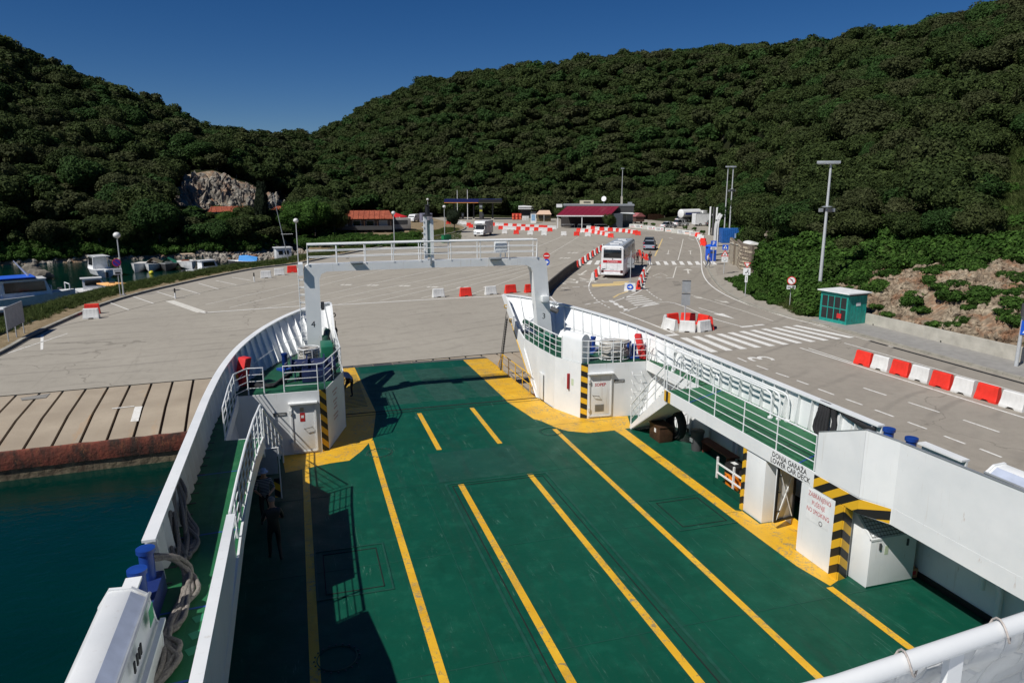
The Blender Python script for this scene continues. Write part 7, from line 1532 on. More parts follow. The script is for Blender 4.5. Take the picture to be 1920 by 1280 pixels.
x, y = px(226, 480); boat('grey rowing boat pulled up in the deep shade of the far shore', x, y + 4, R(80), 6.5, 1.9, .8, M('grey_hull2', (.10, .12, .11)), 'open')
x, y = G(531, 494, -1.4); t = thing('white_cabin', 'tiny white boat cabin ashore under the leaning mast', 'cabin', (x, y + 2, -1.0), .2); MB().box(-1.1, -.9, 0, 1.1, .9, 1.7).build('wall', CARW, t, bevel=.03); MB().box(-1.25, -1.05, 1.7, 1.25, 1.05, 1.8).build('roof', CARW, t)
for x_ in (-.75, .1): MB().box(x_, -.92, .8, x_ + .6, -.905, 1.35).build('window', GLASS, t)
x, y = G(640, 487); t = boat('blue and white speedboat on shore behind the gantry rail', x - 2, y + 2, R(80), 5.5, 2.0, .7, M('blue_hull', (.03, .06, .16)), 'open', z=-1.3)
x, y = px(284, 513); t = MB().ell((0, 0, .12), (.32, .32, .3), 12, 8).build('mooring_buoy', M('yellow_buoy', (.6, .55, .03), .4), None, True, (x, y, WL)); tag(t, 'yellow mooring buoy floating by the tan-covered boat', 'buoy'); MB().cyl((0, 0, .4), (0, 0, .55), .04).build('ring_stem', DKG, t)
x, y = G(212, 546, -1.2); t = MB().loft([[(-.3, -1.6, 0), (.3, -1.6, 0), (0, -1.6, .25)], [(-.42, 0, -.1), (.42, 0, -.1), (0, 0, .35)], [(-.05, 1.7, .1), (.05, 1.7, .1), (0, 1.7, .2)]]).build('kayak', M('orange_kayak', (.65, .28, .03), .5), None, True, (x, y, -.55), R(70)); tag(t, 'orange kayak lying on the bank left of the first street lamp', 'kayak'); MB().box(-.15, -.3, .3, .15, .3, .36).build('cockpit', DKG, t)

# ================================================================== PEOPLE ASHORE
DK = M('navy_cloth', (.02, .025, .05), .9); MR = M('maroon_cloth', (.12, .02, .03), .9); JE = M('blue_jeans', (.05, .08, .16), .9); WS = M('white_shirt', (.6, .6, .6), .9); GS = M('grey_shirt', (.12, .12, .13), .9)
def pp(u, v, label, rz, top, legs, pose='stand', s=1.0, g='passengers by the coach'): x, y = G(u, v); person(label, (x, y, Q), rz, top, legs, HAIR, pose=pose, s=s, group=g)
pp(1218, 497, 'person in black jacket and jeans standing rightmost of the passengers by the coach', 2.2, BLK, JE)
pp(1204, 497, 'person in dark clothes standing second from the right by the coach', 1.4, DK, BLK); pp(1195, 494, 'person in maroon top among the passengers at the coach side', -1.2, MR, BLK); pp(1189, 493, 'person in grey shirt close to the coach door', -1.6, GS, BLK); pp(1186, 488, 'person in navy at the back of the passengers by the coach', -1.5, DK, DK)
pp(1327, 502, 'runner in white shirt and blue shorts at the road edge by the blue toilet', R(200), WS, JE, 'run', g=None); pp(921, 439, 'person in dark clothes standing beside the motorhome door', 2.0, BLK, BLK, g=None)
# ================================================================== HILLS
TP = FPX / math.cos(PIT)
HF = Vector((math.sin(YAW), math.cos(YAW))); HR = Vector((math.cos(YAW), -math.sin(YAW)))
def ray(u, d): t = (u - CX) / TP; return HF * d + HR * (d * t)
def K(*a): return [(d, (zv(d, q[0]) + q[1]) if isinstance(q, tuple) else q) for d, q in a]
TH = -4.0
COLS = {
 -1800: K((85, -3), (90, 1), (110, 14), (140, 32), (190, 58), (270, 62)),
 -700: K((92, -3), (96, 1), (112, 12), (140, 28), (190, (-120, TH)), (270, 70)),
 -250: K((98, -3), (102, .6), (118, 10), (150, (130, 0)), (195, (20, TH)), (270, 62)),
 0: K((106, -3), (109, .5), (124, 8), (158, (210, 0)), (205, (80, TH)), (280, 56)),
 130: K((110, -3), (113, .5), (130, 8), (165, (250, 0)), (222, (145, TH)), (300, 48)),
 300: K((116, -3), (119, .4), (138, 6), (176, (305, 0)), (250, (210, TH)), (330, 42)),
 335: K((117, -3), (120, .4), (150, 4.5), (183, (345, 0)), (262, (228, TH)), (340, 38)),
 350: K((118, -3), (121, .4), (172, (376, 0)), (184, (318, 0)), (270, (236, TH)), (350, 36)),
 400: K((120, -3), (123, .4), (176, (386, 0)), (187, (312, 0)), (300, (248, TH)), (380, 32)),
 460: K((122, -3), (125, .4), (180, (390, 0)), (190, (332, 0)), (350, (256, TH)), (420, 31)),
 510: K((126, -3), (130, .6), (186, (394, 0)), (195, (358, 0)), (420, (260, TH)), (480, 32)),
 545: K((132, -3), (138, .8), (190, (396, 0)), (205, (384, 0)), (500, (263, TH)), (560, 36)),
 600: K((142, -3), (150, .6), (200, 3.2), (250, (384, 0)), (560, (264, TH)), (640, 42)),
 640: K((150, -2.2), (157, .3), (200, 2.2), (262, (388, 0)), (470, (236, TH)), (560, 40)),
 720: K((152, -.7), (160, .2), (200, .4), (262, (398, 0)), (430, (202, TH)), (520, 60)),
 800: K((166, -.8), (172, -.5), (225, -.3), (250, (400, 0)), (405, (169, TH)), (500, 70)),
 960: K((214, -.8), (218, -.45), (226, .2), (240, (398, 0)), (385, (149, TH)), (480, 76)),
 1200: K((200, -.8), (206, -.4), (212, .3), (228, (395, 0)), (350, (114, TH)), (440, 76)),
 1330: K((186, -.8), (192, -.4), (200, .6), (218, (390, 0)), (325, (107, TH)), (420, 74)),
 1375: K((132, -.8), (140, .2), (150, 2), (190, (372, 0)), (310, (104, TH)), (400, 70)),
 1450: K((80, -.7), (88, 1.5), (104, 5), (150, (330, 0)), (280, (97, TH)), (370, 66)),
 1500: K((60, -.6), (66, 1.2), (80, 4), (122, (320, 0)), (255, (89, TH)), (340, 62)),
 1540: K((56.5, -.3), (60, 1.5), (72, 4.4), (112, (310, 0)), (240, (83, TH)), (320, 60)),
 1600: K((55.9, .15), (59.8, 2.0), (69, (478, 0)), (102, (290, 0)), (220, (70, TH)), (300, 58)),
 1675: K((52.6, .18), (57, 2.6), (66, (466, 0)), (97, (285, 0)), (209, (60, TH)), (290, 57)),
 1750: K((49.3, .2), (54.4, 3.0), (63, (452, 0)), (93, (280, 0)), (198, (50, TH)), (280, 56)),
 1835: K((46.3, .25), (51.5, 3.3), (60, (446, 0)), (88, (275, 0)), (185, (30, TH)), (265, 56)),
 1920: K((43.5, .28), (49, 3.6), (58, (440, 0)), (83, (270, 0)), (172, (10, TH)), (250, 56)),
 2100: K((38.7, .3), (44, 3.7), (52, 7.0), (76, 18), (152, 50), (220, 56)),
 2300: K((34.3, .3), (39.5, 3.7), (48, 7.2), (70, 18), (138, 48), (200, 56)),
 3400: K((21.8, .3), (26, 3.6), (34, 8), (50, 16), (104, 44), (150, 50)),
}
CU = sorted(COLS)
def terr(u, s):
    """u = bearing column, s in 0..5 along the profile -> (x, y, z) before roughness"""
    u = max(CU[0], min(CU[-1], u)); i = 0
    while i < len(CU) - 2 and CU[i + 1] < u: i += 1
    t = (u - CU[i]) / (CU[i + 1] - CU[i]); t2 = t * t * (3 - 2 * t) * .5 + t * .5; a, b = COLS[CU[i]], COLS[CU[i + 1]]; k = min(4, int(s)); f = s - k
    def g(c): return (c[k][0] + (c[k + 1][0] - c[k][0]) * f, c[k][1] + (c[k + 1][1] - c[k][1]) * f)
    p, q = g(a), g(b); d = p[0] + (q[0] - p[0]) * t2; z = p[1] + (q[1] - p[1]) * t2; w = ray(u, d); return w.x, w.y, z
def rough(x, y, z, s, u):
    r = min(1, max(0, (s - .6) / 1.5)); n = noise.noise(Vector((x * .018, y * .018, 3))) * 3.2 * r + noise.noise(Vector((x * .07, y * .07, 7))) * 1.0 * min(1, s * 1.2) * (r + .25)
    return n * (1 - .6 * max(0, min(1, (s - 3.4))))
us = []; u = -1800
while u <= 3400: us.append(u); u += 10 if 300 <= u <= 1960 else 20
ss = [0, .15, .3, .45, .6, .8, 1.0, 1.15, 1.3, 1.45, 1.6, 1.8, 2.0, 2.15, 2.3, 2.45, 2.6, 2.8, 3.0] + [3 + .1 * k for k in range(1, 15)] + [4.6, 4.8, 5.0]
vs = []; rk = []
for u in us:
    for s in ss:
        x, y, z = terr(u, s)
        if s > 0: z += rough(x, y, z, s, u)
        vs.append((x, y, z)); 
n = len(ss); fs = []; mi = []
def is_rock(u, s):
    if 270 < u < 545 and 2.0 <= s <= 2.98:
        return noise.noise(Vector((u * .02, s * 2, 1))) > -.42
    if 1575 < u < 3400 and s < 1.62 + .35 * noise.noise(Vector((u * .012, 0, 2))) - (.5 if u < 1640 else 0): return True
    if 480 < u < 640 and s < .8: return True
    if u < 480 and s < .55: return True
    if 640 <= u < 790 and s < .9: return noise.noise(Vector((u * .05, s * 3, 5))) > -.2
    return False
for i in range(len(us) - 1):
    for j in range(n - 1):
        fs.append((i * n + j, i * n + j + 1, (i + 1) * n + j + 1, (i + 1) * n + j)); mi.append(1 if is_rock(us[i], ss[j]) else 0)
mb = MB(); mb.v = vs; mb.f = fs; mb.m = mi
SCREE = m_rock('scree_rock', (.24, .175, .115), (.46, .38, .27), (.33, .16, .08), 2.2)
hill = mb.mesh('hillside', [FLOORM, SCREE], 2, False); struct(link('hillside', hill))
struct(sheet('far_land', [(-900, 330), (1200, 330), (1200, 1500), (-900, 1500)], -3.0, FLOORM))
# quarry face: fractured columns of rock standing proud of the slope
rs = random.Random(11)
def rock_mesh(name, seed, mat, jag=.35, el=(1, 1, 1), sub=2):
    bm = bmesh.new(); bmesh.ops.create_icosphere(bm, subdivisions=sub, radius=1); 
    for v in bm.verts:
        c = v.co.normalized(); q = 1 + jag * noise.noise(c * 1.4 + Vector((seed * 7.1, 0, 0))) + jag * .5 * noise.noise(c * 3.5 + Vector((0, seed * 3.3, 0))); v.co = Vector((c.x * el[0], c.y * el[1], c.z * el[2])) * q
    me = bpy.data.meshes.new(name); bm.to_mesh(me); bm.free(); me.materials.append(mat); return me
def gn_scatter(name, pts, coll_meshes, label=None, kind='stuff'):
    """one object: points (x, y, z, rotation, scale, pick) carrying instances of a few source meshes"""
    srcs = [bpy.data.objects.new('%s_source_%02d' % (name, i), m_) for i, m_ in enumerate(coll_meshes)]
    me = bpy.data.meshes.new(name); me.from_pydata([p[:3] for p in pts], [], [])
    for an, ty, key, vals in (('rot', 'FLOAT_VECTOR', 'vector', [c for p in pts for c in p[3]]), ('scl', 'FLOAT_VECTOR', 'vector', [c for p in pts for c in p[4]]), ('pick', 'INT', 'value', [p[5] for p in pts])):
        me.attributes.new(an, ty, 'POINT'); me.attributes[an].data.foreach_set(key, vals)
    ng = bpy.data.node_groups.new(name, 'GeometryNodeTree'); ng.interface.new_socket('Geometry', in_out='INPUT', socket_type='NodeSocketGeometry'); ng.interface.new_socket('Geometry', in_out='OUTPUT', socket_type='NodeSocketGeometry')
    gi = ng.nodes.new('NodeGroupInput'); go = ng.nodes.new('NodeGroupOutput'); ip = ng.nodes.new('GeometryNodeInstanceOnPoints'); jn = ng.nodes.new('GeometryNodeJoinGeometry')
    ip.inputs['Pick Instance'].default_value = True
    for so_ in srcs[::-1]:
        oi = ng.nodes.new('GeometryNodeObjectInfo'); oi.inputs['Object'].default_value = so_; g2 = ng.nodes.new('GeometryNodeGeometryToInstance')
        ng.links.new(oi.outputs['Geometry'], g2.inputs[0]); ng.links.new(g2.outputs[0], jn.inputs[0])
    def att(nm, ty):
        a = ng.nodes.new('GeometryNodeInputNamedAttribute'); a.data_type = ty; a.inputs['Name'].default_value = nm; return a.outputs['Attribute']
    L = ng.links.new; L(gi.outputs[0], ip.inputs['Points']); L(jn.outputs[0], ip.inputs['Instance']); L(att('pick', 'INT'), ip.inputs['Instance Index']); L(att('rot', 'FLOAT_VECTOR'), ip.inputs['Rotation']); L(att('scl', 'FLOAT_VECTOR'), ip.inputs['Scale']); L(ip.outputs[0], go.inputs[0])
    o = link(name, me); md = o.modifiers.new('scatter', 'NODES'); md.node_group = ng; o['kind'] = kind
    if label: o['label'] = label
    return o
def gz(u, s): x, y, z = terr(u, s); return x, y, z + (rough(x, y, z, s, u) if s > 0 else 0)
ROCKC = m_rock('quarry_rock', (.20, .18, .15), (.42, .39, .33), (.34, .20, .12), .9)
slab = [rock_mesh('rock_slab', i, ROCKC, .6, (.85, .7, 1.7), 2) for i in range(4)]; pts = []
for k in range(620):
    u = rs.uniform(275, 548); s = rs.uniform(2.02, 2.86)
    if s < 2.15 + .5 * max(0, (u - 470) / 70): continue
    x, y, z = gz(u, s); q = rs.uniform(.5, 1.25); pts.append((x, y, z - .5, (rs.uniform(-.4, .1), rs.uniform(-.3, .3), rs.uniform(0, 6.3)), (q, q, q * rs.uniform(.7, 1.3)), rs.randrange(4)))
for k in range(200):
    u = rs.uniform(350, 545); s = rs.uniform(1.85, 2.15); x, y, z = gz(u, s); q = rs.uniform(.3, .8); pts.append((x, y, z, (rs.uniform(0, 6), rs.uniform(0, 6), 0), (q, q, q * .7), rs.randrange(4)))
gn_scatter('quarry_rocks', pts, slab, 'broken pale rock columns of the old quarry face')
stones = [rock_mesh('scree_stone', 20 + i, SCREE, .55, (1, .8, .6), 1) for i in range(5)]; pts = []
for k in range(11000):
    u = rs.uniform(1520, 2250); s = rs.uniform(.02, 1.75)
    if noise.noise(Vector((u * .012, s * 1.3, 9))) < -.18 + (.45 if u < 1640 else 0) * s - .1: continue
    if s > 1.35 + .5 * noise.noise(Vector((u * .015, 0, 2))) and rs.random() < .7: continue
    x, y, z = gz(u, max(s, .06)); q = rs.choice((.08, .10, .13, .17, .22, .32)) * rs.uniform(.8, 1.3); pts.append((x, y, z + .02, (rs.uniform(0, 6), rs.uniform(0, 6), rs.uniform(0, 6)), (q, q, q), rs.randrange(5)))
gn_scatter('scree', pts, stones, 'loose pale and rusty stones on the slope above the wall')
pts = []
for k in range(1500):
    u = rs.uniform(-300, 700); s = rs.uniform(.1, .75); 
    if u < 330 and rs.random() < .82: continue
    x, y, z = gz(u, s); q = rs.uniform(.2, .6); pts.append((x, y, max(z, WL) + .05, (rs.uniform(0, 6), rs.uniform(0, 6), rs.uniform(0, 6)), (q, q, q * .8), rs.randrange(5)))
for p0, p1, n_ in (((400, 494, -1.7), (560, 478, -1.2), 120), ((560, 480, -1.4), (700, 462, -.8), 90), ((660, 466, -.6), (770, 452, -.4), 60)):
    a_, b_ = Vector((*G(*p0), p0[2])), Vector((*G(*p1), p1[2]))
    for k in range(n_): p = a_.lerp(b_, rs.random()); q = rs.uniform(.2, .6); pts.append((p.x + rs.gauss(0, 1.5), p.y + rs.gauss(2, 2.5), p.z + .1, (rs.uniform(0, 6), rs.uniform(0, 6), 0), (q, q, q * .7), rs.randrange(5)))
gn_scatter('shore_rocks', pts, [rock_mesh('shore_stone', 40 + i, ROCK, .5, (1, .85, .7), 2) for i in range(5)], 'pale boulders and stones along the far shore')
for k, (u, v, q, lb) in enumerate(((72, 524, 1.25, 'big rounded boulder in the water left of the cruiser'), (60, 508, 1.0, 'dark boulder in deep shade behind the big rounded one'), (284, 497, .62, 'pale boulder on the shore above the covered boats'))):
    x, y = G(u, v, WL); o = link('boulder', rock_mesh('boulder', 60 + k, M('boulder_stone', (.17, .15, .12), .95, 0, .35, 1.5, .8, 8), .3, (1.25, 1, .85), 3), None, (x, y, WL + .3)); o.scale = (q, q, q); tag(o, lb, 'boulder')
# ================================================================== LEAVES, CROWNS, TREES
def leaf_cloud(mb, pts_fn, n, size, rnd, up=.5):
    for _ in range(n):
        p, nr = pts_fn(); a = Vector((rnd.gauss(0, 1), rnd.gauss(0, 1), rnd.gauss(0, 1))).normalized() * .75 + nr; a.normalize()
        t = a.cross(Vector((rnd.gauss(0, 1), rnd.gauss(0, 1), rnd.gauss(0, 1)))).normalized(); b = a.cross(t); q = size * rnd.uniform(.6, 1.35)
        o = len(mb.v); mb.v += [tuple(p - t * q), tuple(p + b * q * .62), tuple(p + t * q), tuple(p - b * q * .62)]; mb.f.append([o, o + 1, o + 2, o + 3]); mb.m.append(0)
def crown_mesh(name, seed, n, size, mat, flat=.78, lumps=13, core=True, tk=True):
    rnd = random.Random(seed); L = []
    for i in range(lumps):
        a = rnd.uniform(0, 6.28); r = rnd.uniform(.15, .70); h = rnd.uniform(-.25, .55) * (1 - r * .5); L.append((Vector((r * math.cos(a), r * math.sin(a), .75 * flat + h * flat)), rnd.uniform(.26, .46)))
    L.append((Vector((0, 0, 1.0 * flat)), .42)); L.append((Vector((0, 0, .5 * flat)), .6))
    mb = MB()
    def f():
        while True:
            c, r = L[rnd.randrange(len(L))]; d = Vector((rnd.gauss(0, 1), rnd.gauss(0, 1), rnd.gauss(.25, 1))).normalized(); p = c + d * r * (1 + rnd.gauss(0, .07)); 
            if any((p - c2).length < r2 * .80 for c2, r2 in L if c2 is not c): continue
            return p, d
    leaf_cloud(mb, f, n, size, rnd)
    if core:
        for c, r in L: mb.ell(tuple(c), (r * .74, r * .74, r * .72), 8, 5)
    mb.mi = 1
    mb.m = mb.m[:len(mb.f)]
    if tk: k0 = len(mb.f); mb.tube([(0, 0, -.9), (.03, .02, -.2), (.0, .0, .6)], [.07, .05, .03], 6)
    return mb.mesh(name, [mat, BARK], False, False)
FAR = [crown_mesh('tree_crown', 100 + i, 760, .105, LEAF, rs.uniform(.7, 1.0), 18) for i in range(8)]
MID = [crown_mesh('tree_crown', 200 + i, 4200, .052, LEAF, rs.uniform(.7, 1.0), 26) for i in range(5)]
LEAF2 = m_leaf('olive_green_leaves', (.034, .044, .014), (.070, .082, .034)); LEAF3 = m_leaf('fresh_green_leaves', (.022, .052, .012), (.044, .088, .022))
FAR = FAR[:5] + [crown_mesh('tree_crown', 150 + i, 760, .105, LEAF2 if i < 2 else LEAF3, rs.uniform(.7, 1.0), 14) for i in range(4)]
MID = MID[:3] + [crown_mesh('tree_crown', 250 + i, 4200, .052, (LEAF2, LEAF3)[i], rs.uniform(.7, 1.0), 22) for i in range(2)]
BRU = [crown_mesh('bush', 300 + i, 900, .095, LEAFB, .55, 10, True, False) for i in range(4)]
rs = random.Random(5); trees = []
def clear(u, s, x, y):
    if (275 if s > 2.3 else 310) < u < 548 and 1.95 < s < 3.02 - max(0, (330 - u) * .008): return False
    if 1848 < u < 2000 and 1.9 < s < 2.8: return False
    if 625 < u < 760 and s < 2.7: return False
    if u >= 760 and u < 1345 and s < 2.0: return False
    if 1335 <= u < 1430 and s < 1.75: return False
    if 1440 <= u < 1640 and s < (1.15 if noise.noise(Vector((x * .06, y * .06, 8))) > 0 else 1.7): return False
    if u >= 1640 and s < (1.85 if noise.noise(Vector((x * .06, y * .06, 8))) > 0 else 2.2): return False
    if u < 640 and s < .55: return False
    if u > 1830 and 2.0 < s < 2.75 and noise.noise(Vector((x * .05, y * .05, 3))) > -.15: return False
    return True
U = -420
cell = {}
for _ in range(110000):
    u = rs.uniform(-500, 2350); s = rs.uniform(.7, 4.75)
    x, y, z = terr(u, s); 
    if not clear(u, s, x, y): continue
    d = math.hypot(x, y); sp = 2.1 + d * .0046
    key = (int(x / 5), int(y / 5)); ok = True
    for i in (-1, 0, 1):
        for j in (-1, 0, 1):
            for q in cell.get((key[0] + i, key[1] + j), ()):
                if (q[0] - x) ** 2 + (q[1] - y) ** 2 < sp * sp: ok = False; break
            if not ok: break
        if not ok: break
    if not ok: continue
    cell.setdefault(key, []).append((x, y)); z += rough(x, y, z, s, u)
    r = (1.85 + d * .0036) * rs.choice((.6, .8, 1, 1, 1.2, 1.5)) * rs.uniform(.9, 1.1)
    dp_ = x * HF.x + y * HF.y
    if 300 < u < 548 and s < 2.05 and z + r * 1.9 > zv(dp_, 388 + max(0, u - 345) * .05): 
        r *= .45
        if z + r * 1.9 > zv(dp_, 388): continue
    trees.append((x, y, z, r, u, s, d))
vis = lambda t: -60 < t[4] < 1990 and t[5] < 4.2
trees.sort(key=lambda t: (-(t[3] / t[6]) if vis(t) else 1)); ind = trees[:285]; rest = trees[285:]
ADJ = ['broad dark green', 'round dusky green', 'tall dark green', 'spreading olive green', 'dense fresh green']
LM = [(60, 'above the awning boat'), (150, 'above the sports cruiser'), (260, 'behind the canvas-covered boats'), (345, 'left of the quarry face'), (480, 'under the quarry face'), (600, 'around the red-roofed house'), (720, 'behind the tavern'), (800, 'behind the upper road'), (900, 'behind the flagpoles'), (1000, 'behind the fuel canopy'), (1090, 'behind the poster pillar'), (1180, 'behind the restaurant'), (1290, 'behind the parked cars'), (1345, 'behind the white vans'), (1400, 'behind the blue container'), (1450, 'behind the stone hut'), (1500, 'behind the lone pylon'), (1545, 'left of the big light mast'), (1600, 'right of the big light mast'), (1680, 'above the teal booth'), (1760, 'above the left part of the scree'), (1850, 'above the middle of the scree'), (9999, 'by the right edge')]
def where2(u, s, d):
    lm = next(b for a, b in LM if u < a); return lm + ', ' + ('at the slope foot' if s < 1.6 else 'low on the slope' if s < 2.3 else 'part way up' if s < 3.0 else 'high on the slope')
def where(u, s, d):
    if u < 330: return 'on the shaded left hill above the boats'
    if u < 640: return 'around the old quarry and houses at left'
    if u < 1340: return 'at the foot of the central hillside'
    return 'on the right hillside above the road'
for k, (x, y, z, r, u, s, d) in enumerate(ind):
    q = rs.randrange(5); o = link('oak_tree', MID[q], None, (x, y, z + r * .35), rs.uniform(0, 6.3)); h = rs.uniform(.75, 1.1); o.scale = (r * rs.uniform(1, 1.3), r * rs.uniform(1, 1.3), r * h)
    tag(o, '%s tree %s' % (ADJ[q] if r < 2.6 else 'large ' + ADJ[q].split()[1], where2(u, s, d)), 'tree', '%s evergreens %s' % (ADJ[q], where(u, s, d)))
byl = {}
for o in [o for o in C.objects if o.name.startswith('oak_tree')]: byl.setdefault(o['label'], []).append(o)
for lb, os_ in byl.items():
    if len(os_) > 1:
        os_.sort(key=lambda o: (o.location.x * HR.x + o.location.y * HR.y) / (o.location.x * HF.x + o.location.y * HF.y))
        for k, o in enumerate(os_): o['label'] = ('leftmost' if k == 0 else ORD[k] + '-left' if k < 18 else ORD[len(os_) - 1 - k] + '-right') + ' ' + lb
pts = [(x, y, z + r * .35, (rs.gauss(0, .12), rs.gauss(0, .12), rs.uniform(0, 6.3)), (r * rs.uniform(1.0, 1.4), r * rs.uniform(1.0, 1.3), r * rs.uniform(.7, 1.15)), rs.randrange(9)) for x, y, z, r, u, s, d in rest]
gn_scatter('forest', pts, FAR, 'dense evergreen wood covering the hills as one mass')
print('TREES', len(ind), len(rest))
# brush on the lower slopes
pts = []
for _ in range(9000):
    u = rs.uniform(1340, 2250); s = rs.uniform(.0, 2.9)
    x, y, z = terr(u, s); nn = noise.noise(Vector((x * .09, y * .09, 4)))
    lim = .0 if u < 1560 else (1.1 if u < 1640 else 1.5)
    if u > 1560 and s < lim + .5 * noise.noise(Vector((u * .015, 0, 2))): 
        if rs.random() > .02 + (.06 if nn > .15 else 0): continue
    if 1845 < u < 2010 and 1.9 < s < 2.85 and rs.random() < .85: continue
    if s > 1.9 and rs.random() < .55: continue
    if 1340 < u < 1430 and s < .35: continue
    z += rough(x, y, z, s, u) if s > 0 else 0; r = rs.choice((.5, .7, .9, 1.2, 1.7 if s > 1.6 or u < 1560 else .8)) * rs.uniform(.85, 1.2) * (1.0 if s > .5 else .8); pts.append((x, y, z - r * .15, (0, 0, rs.uniform(0, 6.3)), (r, r, r * rs.uniform(.6, .9)), rs.randrange(4)))
for _ in range(1100):
    u = rs.uniform(-100, 640); s = rs.uniform(.5, 2.1); x, y, z = gz(u, s)
    if 330 < u < 540 and s > 1.75 and rs.random() < .6: continue
    r = rs.uniform(.7, 1.5); pts.append((x, y, z - r * .1, (0, 0, rs.uniform(0, 6.3)), (r, r, r * .85), rs.randrange(4)))
for _ in range(260):   # verge between the road kerb and the slope
    v_ = rs.random(); a_ = cat([(*G(*p), 0) for p in ((1352, 528), (1372, 545), (1400, 560), (1430, 574), (1480, 588), (1518, 598))], 6); p = a_[rs.randrange(len(a_))]; w = rs.uniform(1.4, 6.0); r = rs.uniform(.3, .8)
    pts.append((p.x + w * .95, p.y + w * .5, Q - .05, (0, 0, rs.uniform(0, 6)), (r, r, r * .8), rs.randrange(4)))
for _ in range(300):   # bank below the tavern
    p0 = Vector((*G(rs.uniform(560, 790), 462 - rs.random() * 18, 0), 0)); q = rs.uniform(.5, 1.3)
    pts.append((p0.x, p0.y + rs.uniform(0, 6), -.6 + rs.uniform(0, .6), (0, 0, rs.uniform(0, 6)), (q, q, q * .8), rs.randrange(4)))
def hides_sign(p):
    for u, v in ((1480, 578), (1397, 555)):
        a_ = Vector(G(u, v)); d_ = -a_.normalized(); q = Vector(p[:2]) - a_; t_ = max(-.5, min(6, q.dot(d_)))
        if (q - d_ * t_).length < .45 + p[4][0] * .8: return True
pts = [p for p in pts if not hides_sign(p)]
gn_scatter('brush', pts, BRU, 'low green brush and ivy on the lower slopes')
struct(sheet('verge_soil', [G(1322, 492), G(1333, 515), G(1352, 540), G(1385, 562), G(1430, 580), G(1480, 594), G(1530, 605), (40.2, 46.5), (52, 56), (62, 80), (75, 105), G(1380, 455)], Q - .012, SOIL))
# nearer individual trees
def near_tree(u, v, r, h, label, mat, zb=Q, trunk=1.6, dark=None):
    x, y = G(u, v, zb); t = thing('round_tree', label, 'tree', (x, y, zb), rs.uniform(0, 6)); MB().tube([(0, 0, -.1), (.05, .0, trunk * .5), (0, .05, trunk + .3)], [.14, .11, .08], 8).build('trunk', BARK, t, smooth=True)
    for k in range(4): a_ = k * 1.6; MB().tube([(0, 0, trunk), (.5 * r * math.cos(a_), .5 * r * math.sin(a_), trunk + .6 * r)], [.06, .02], 6).build('limb', BARK, t)
    o = link('crown', crown_mesh('crown', int(u), 3000, .032, mat, .9, 16, True, False), t, (0, 0, trunk)); o.scale = (r, r, h); return t
DKL = m_leaf('dark_leaves', (.014, .024, .012), (.03, .04, .02))
near_tree(462, 436, 3.0, 2.6, 'leafy tree half covering the white-walled house', LEAF, zb=.4, trunk=1.6); near_tree(515, 440, 3.2, 2.4, 'dark tree under the small red-roofed house', LEAF, zb=.4, trunk=1.5); near_tree(425, 438, 2.6, 2.2, 'low tree left of the white-walled house', LEAFB, zb=.4, trunk=1.2); near_tree(852, 436, 2.1, 2.3, 'small round dark tree on the kerb island by the flagpoles', DKL); near_tree(1053, 424, 2.6, 2.7, 'bushy tree between the awning hut and the maroon-roofed restaurant', LEAF); near_tree(1143, 430, 1.7, 2.2, 'leafy bush-tree at the right corner of the restaurant', LEAF, trunk=.6)
near_tree(592, 447, 5.0, 3.8, 'wide pale-green tree left of the tavern roof', LEAFB, zb=-.2, trunk=2.2); near_tree(628, 442, 4.0, 3.4, 'rounded green tree touching the left end of the tavern roof', LEAF, zb=0, trunk=2.0); near_tree(556, 452, 4.0, 3.4, 'green tree in front of the small red-roofed house', LEAFB, zb=-.2, trunk=2.0)
x, y = G(493, 436, 1); t = thing('cypress', 'narrow dark cypress standing in front of the quarry face', 'tree', (x, y, 1.0)); MB().cyl((0, 0, 0), (0, 0, 3), .12).build('trunk', BARK, t); o = link('crown', crown_mesh('crown', 77, 2600, .06, DKL, 1.0, 16, True, False), t, (0, 0, .5)); o.scale = (1.25, 1.25, 6.0)
for k, (u, v) in enumerate(((1214, 424), (1228, 425), (1306, 434), (1322, 441), (1289, 432))):
    x, y = G(u, v); t = thing('planted_bush', ['first', 'second', 'third', 'fourth', 'fifth'][k] + ' small planter bush behind the banner blocks', 'bush', (x, y + 1, Q), 0, 'planter bushes behind the blocks'); MB().lathe([(.35, 0), (.45, .4)], (0, 0, 0), 10).build('planter', CONC, t); o = link('foliage', BRU[k % 4], t, (0, 0, .3)); o.scale = (.6, .6, .6)
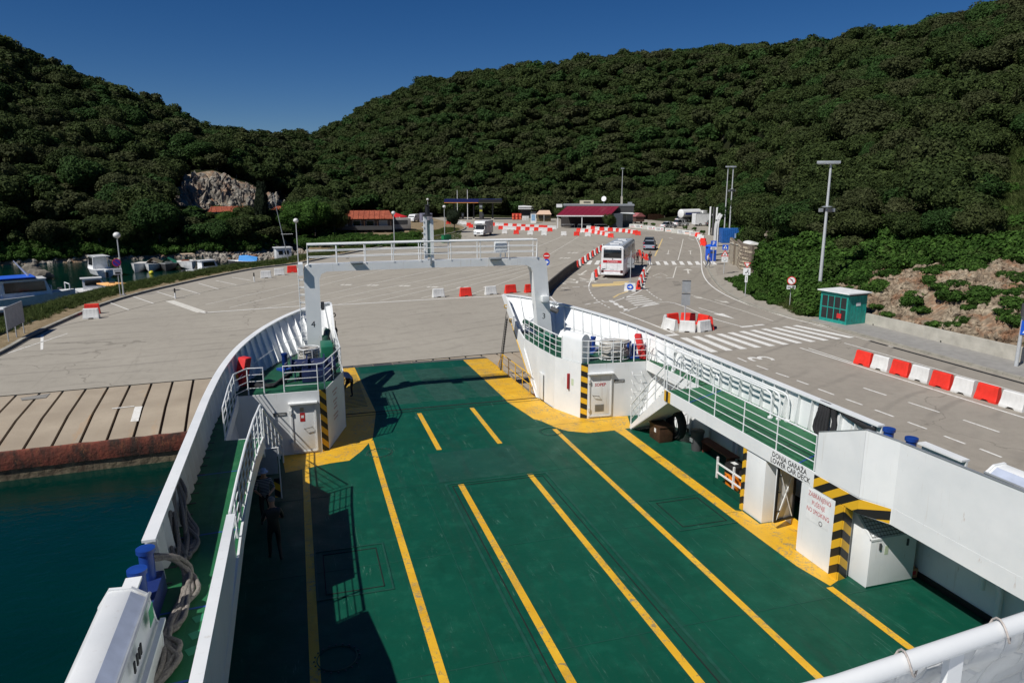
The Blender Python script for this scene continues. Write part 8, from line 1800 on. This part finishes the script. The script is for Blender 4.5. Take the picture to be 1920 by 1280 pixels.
# grass along the left verge, and tufts on the road bank
def tuft(name, seed, n=26, h=.34):
    rnd = random.Random(seed); mb = MB()
    for _ in range(n):
        a = rnd.uniform(0, 6.28); r = rnd.uniform(0, .22); x, y = r * math.cos(a), r * math.sin(a); l = h * rnd.uniform(.6, 1.3); dx, dy = rnd.gauss(0, .10), rnd.gauss(0, .10); w = .012; b = rnd.uniform(0, 3.1)
        o = len(mb.v); c, s = math.cos(b) * w, math.sin(b) * w; mb.v += [(x - c, y - s, 0), (x + c, y + s, 0), (x + dx * .5 + c * .7, y + dy * .5 + s * .7, l * .6), (x + dx * .5 - c * .7, y + dy * .5 - s * .7, l * .6), (x + dx * 1.4, y + dy * 1.4, l)]
        mb.f += [[o, o + 1, o + 2, o + 3], [o + 3, o + 2, o + 4]]; mb.m += [0, 0]
    return mb.mesh(name, GRASSM, False, False)
TF = [tuft('grass_tuft', i, 30, .26) for i in range(4)]; pts = []
kl = [Vector(p) for p in kerb_s if p[1] > 44 and p[1] < 165]; sl = [Vector(p[:2]) for p in shore]
for _ in range(8000):
    i = rs.randrange(len(kl) - 1); p = kl[i].lerp(kl[i + 1], rs.random()); d = (kl[i + 1] - kl[i]).normalized(); nrm = Vector((-d.y, d.x)); w = 1.3 + 4.4 * rs.random() ** .8
    q = p + nrm * w; 
    if p.y < 62 and w < 2.6 and rs.random() < .9: continue
    if p.y < 90 and w < 1.7 and rs.random() < .8: continue
    z_ = Q - .03 - max(0, w - 4.6) * .5; k_ = rs.uniform(.7, 1.5) * (1.2 if w > 2.5 else .7); pts.append((q.x, q.y, z_, (0, 0, rs.uniform(0, 6)), (k_, k_, k_), rs.randrange(4)))
for _ in range(2500):
    u = rs.uniform(1330, 1545); s = rs.uniform(-.02, .5); x, y, z = gz(u, max(s, 0.0)); k_ = rs.uniform(.6, 1.2); pts.append((x + rs.uniform(-1, .5), y, z if s > 0 else Q, (0, 0, rs.uniform(0, 6)), (k_, k_, k_), rs.randrange(4)))
for _ in range(1200):
    x, y = G(rs.uniform(770, 868), rs.uniform(432, 452)); pts.append((x, y + 1.5, Q - .03, (0, 0, 0), (1, 1, .8), rs.randrange(4))) if y > 120 else None
for _ in range(5200):   # pale grassy clearing high on the right slope
    u = rs.uniform(1835, 2010); s = rs.uniform(1.75, 2.85); x, y, z = gz(u, s)
    k_ = rs.uniform(1.6, 3.0); pts.append((x, y, z - .05, (0, 0, rs.uniform(0, 6)), (k_, k_, k_), rs.randrange(4)))
gn_scatter('grass', pts, TF, 'rough green grass along the kerb verge and road bank')
struct(sheet('island_grass_ground', [G(772, 456), G(820, 446), G(850, 439), G(866, 433), G(862, 430), G(840, 430), G(800, 430), G(772, 434)], Q + .012, m_soil('dry_grass_soil', (.08, .09, .035), (.20, .13, .07), .6)))
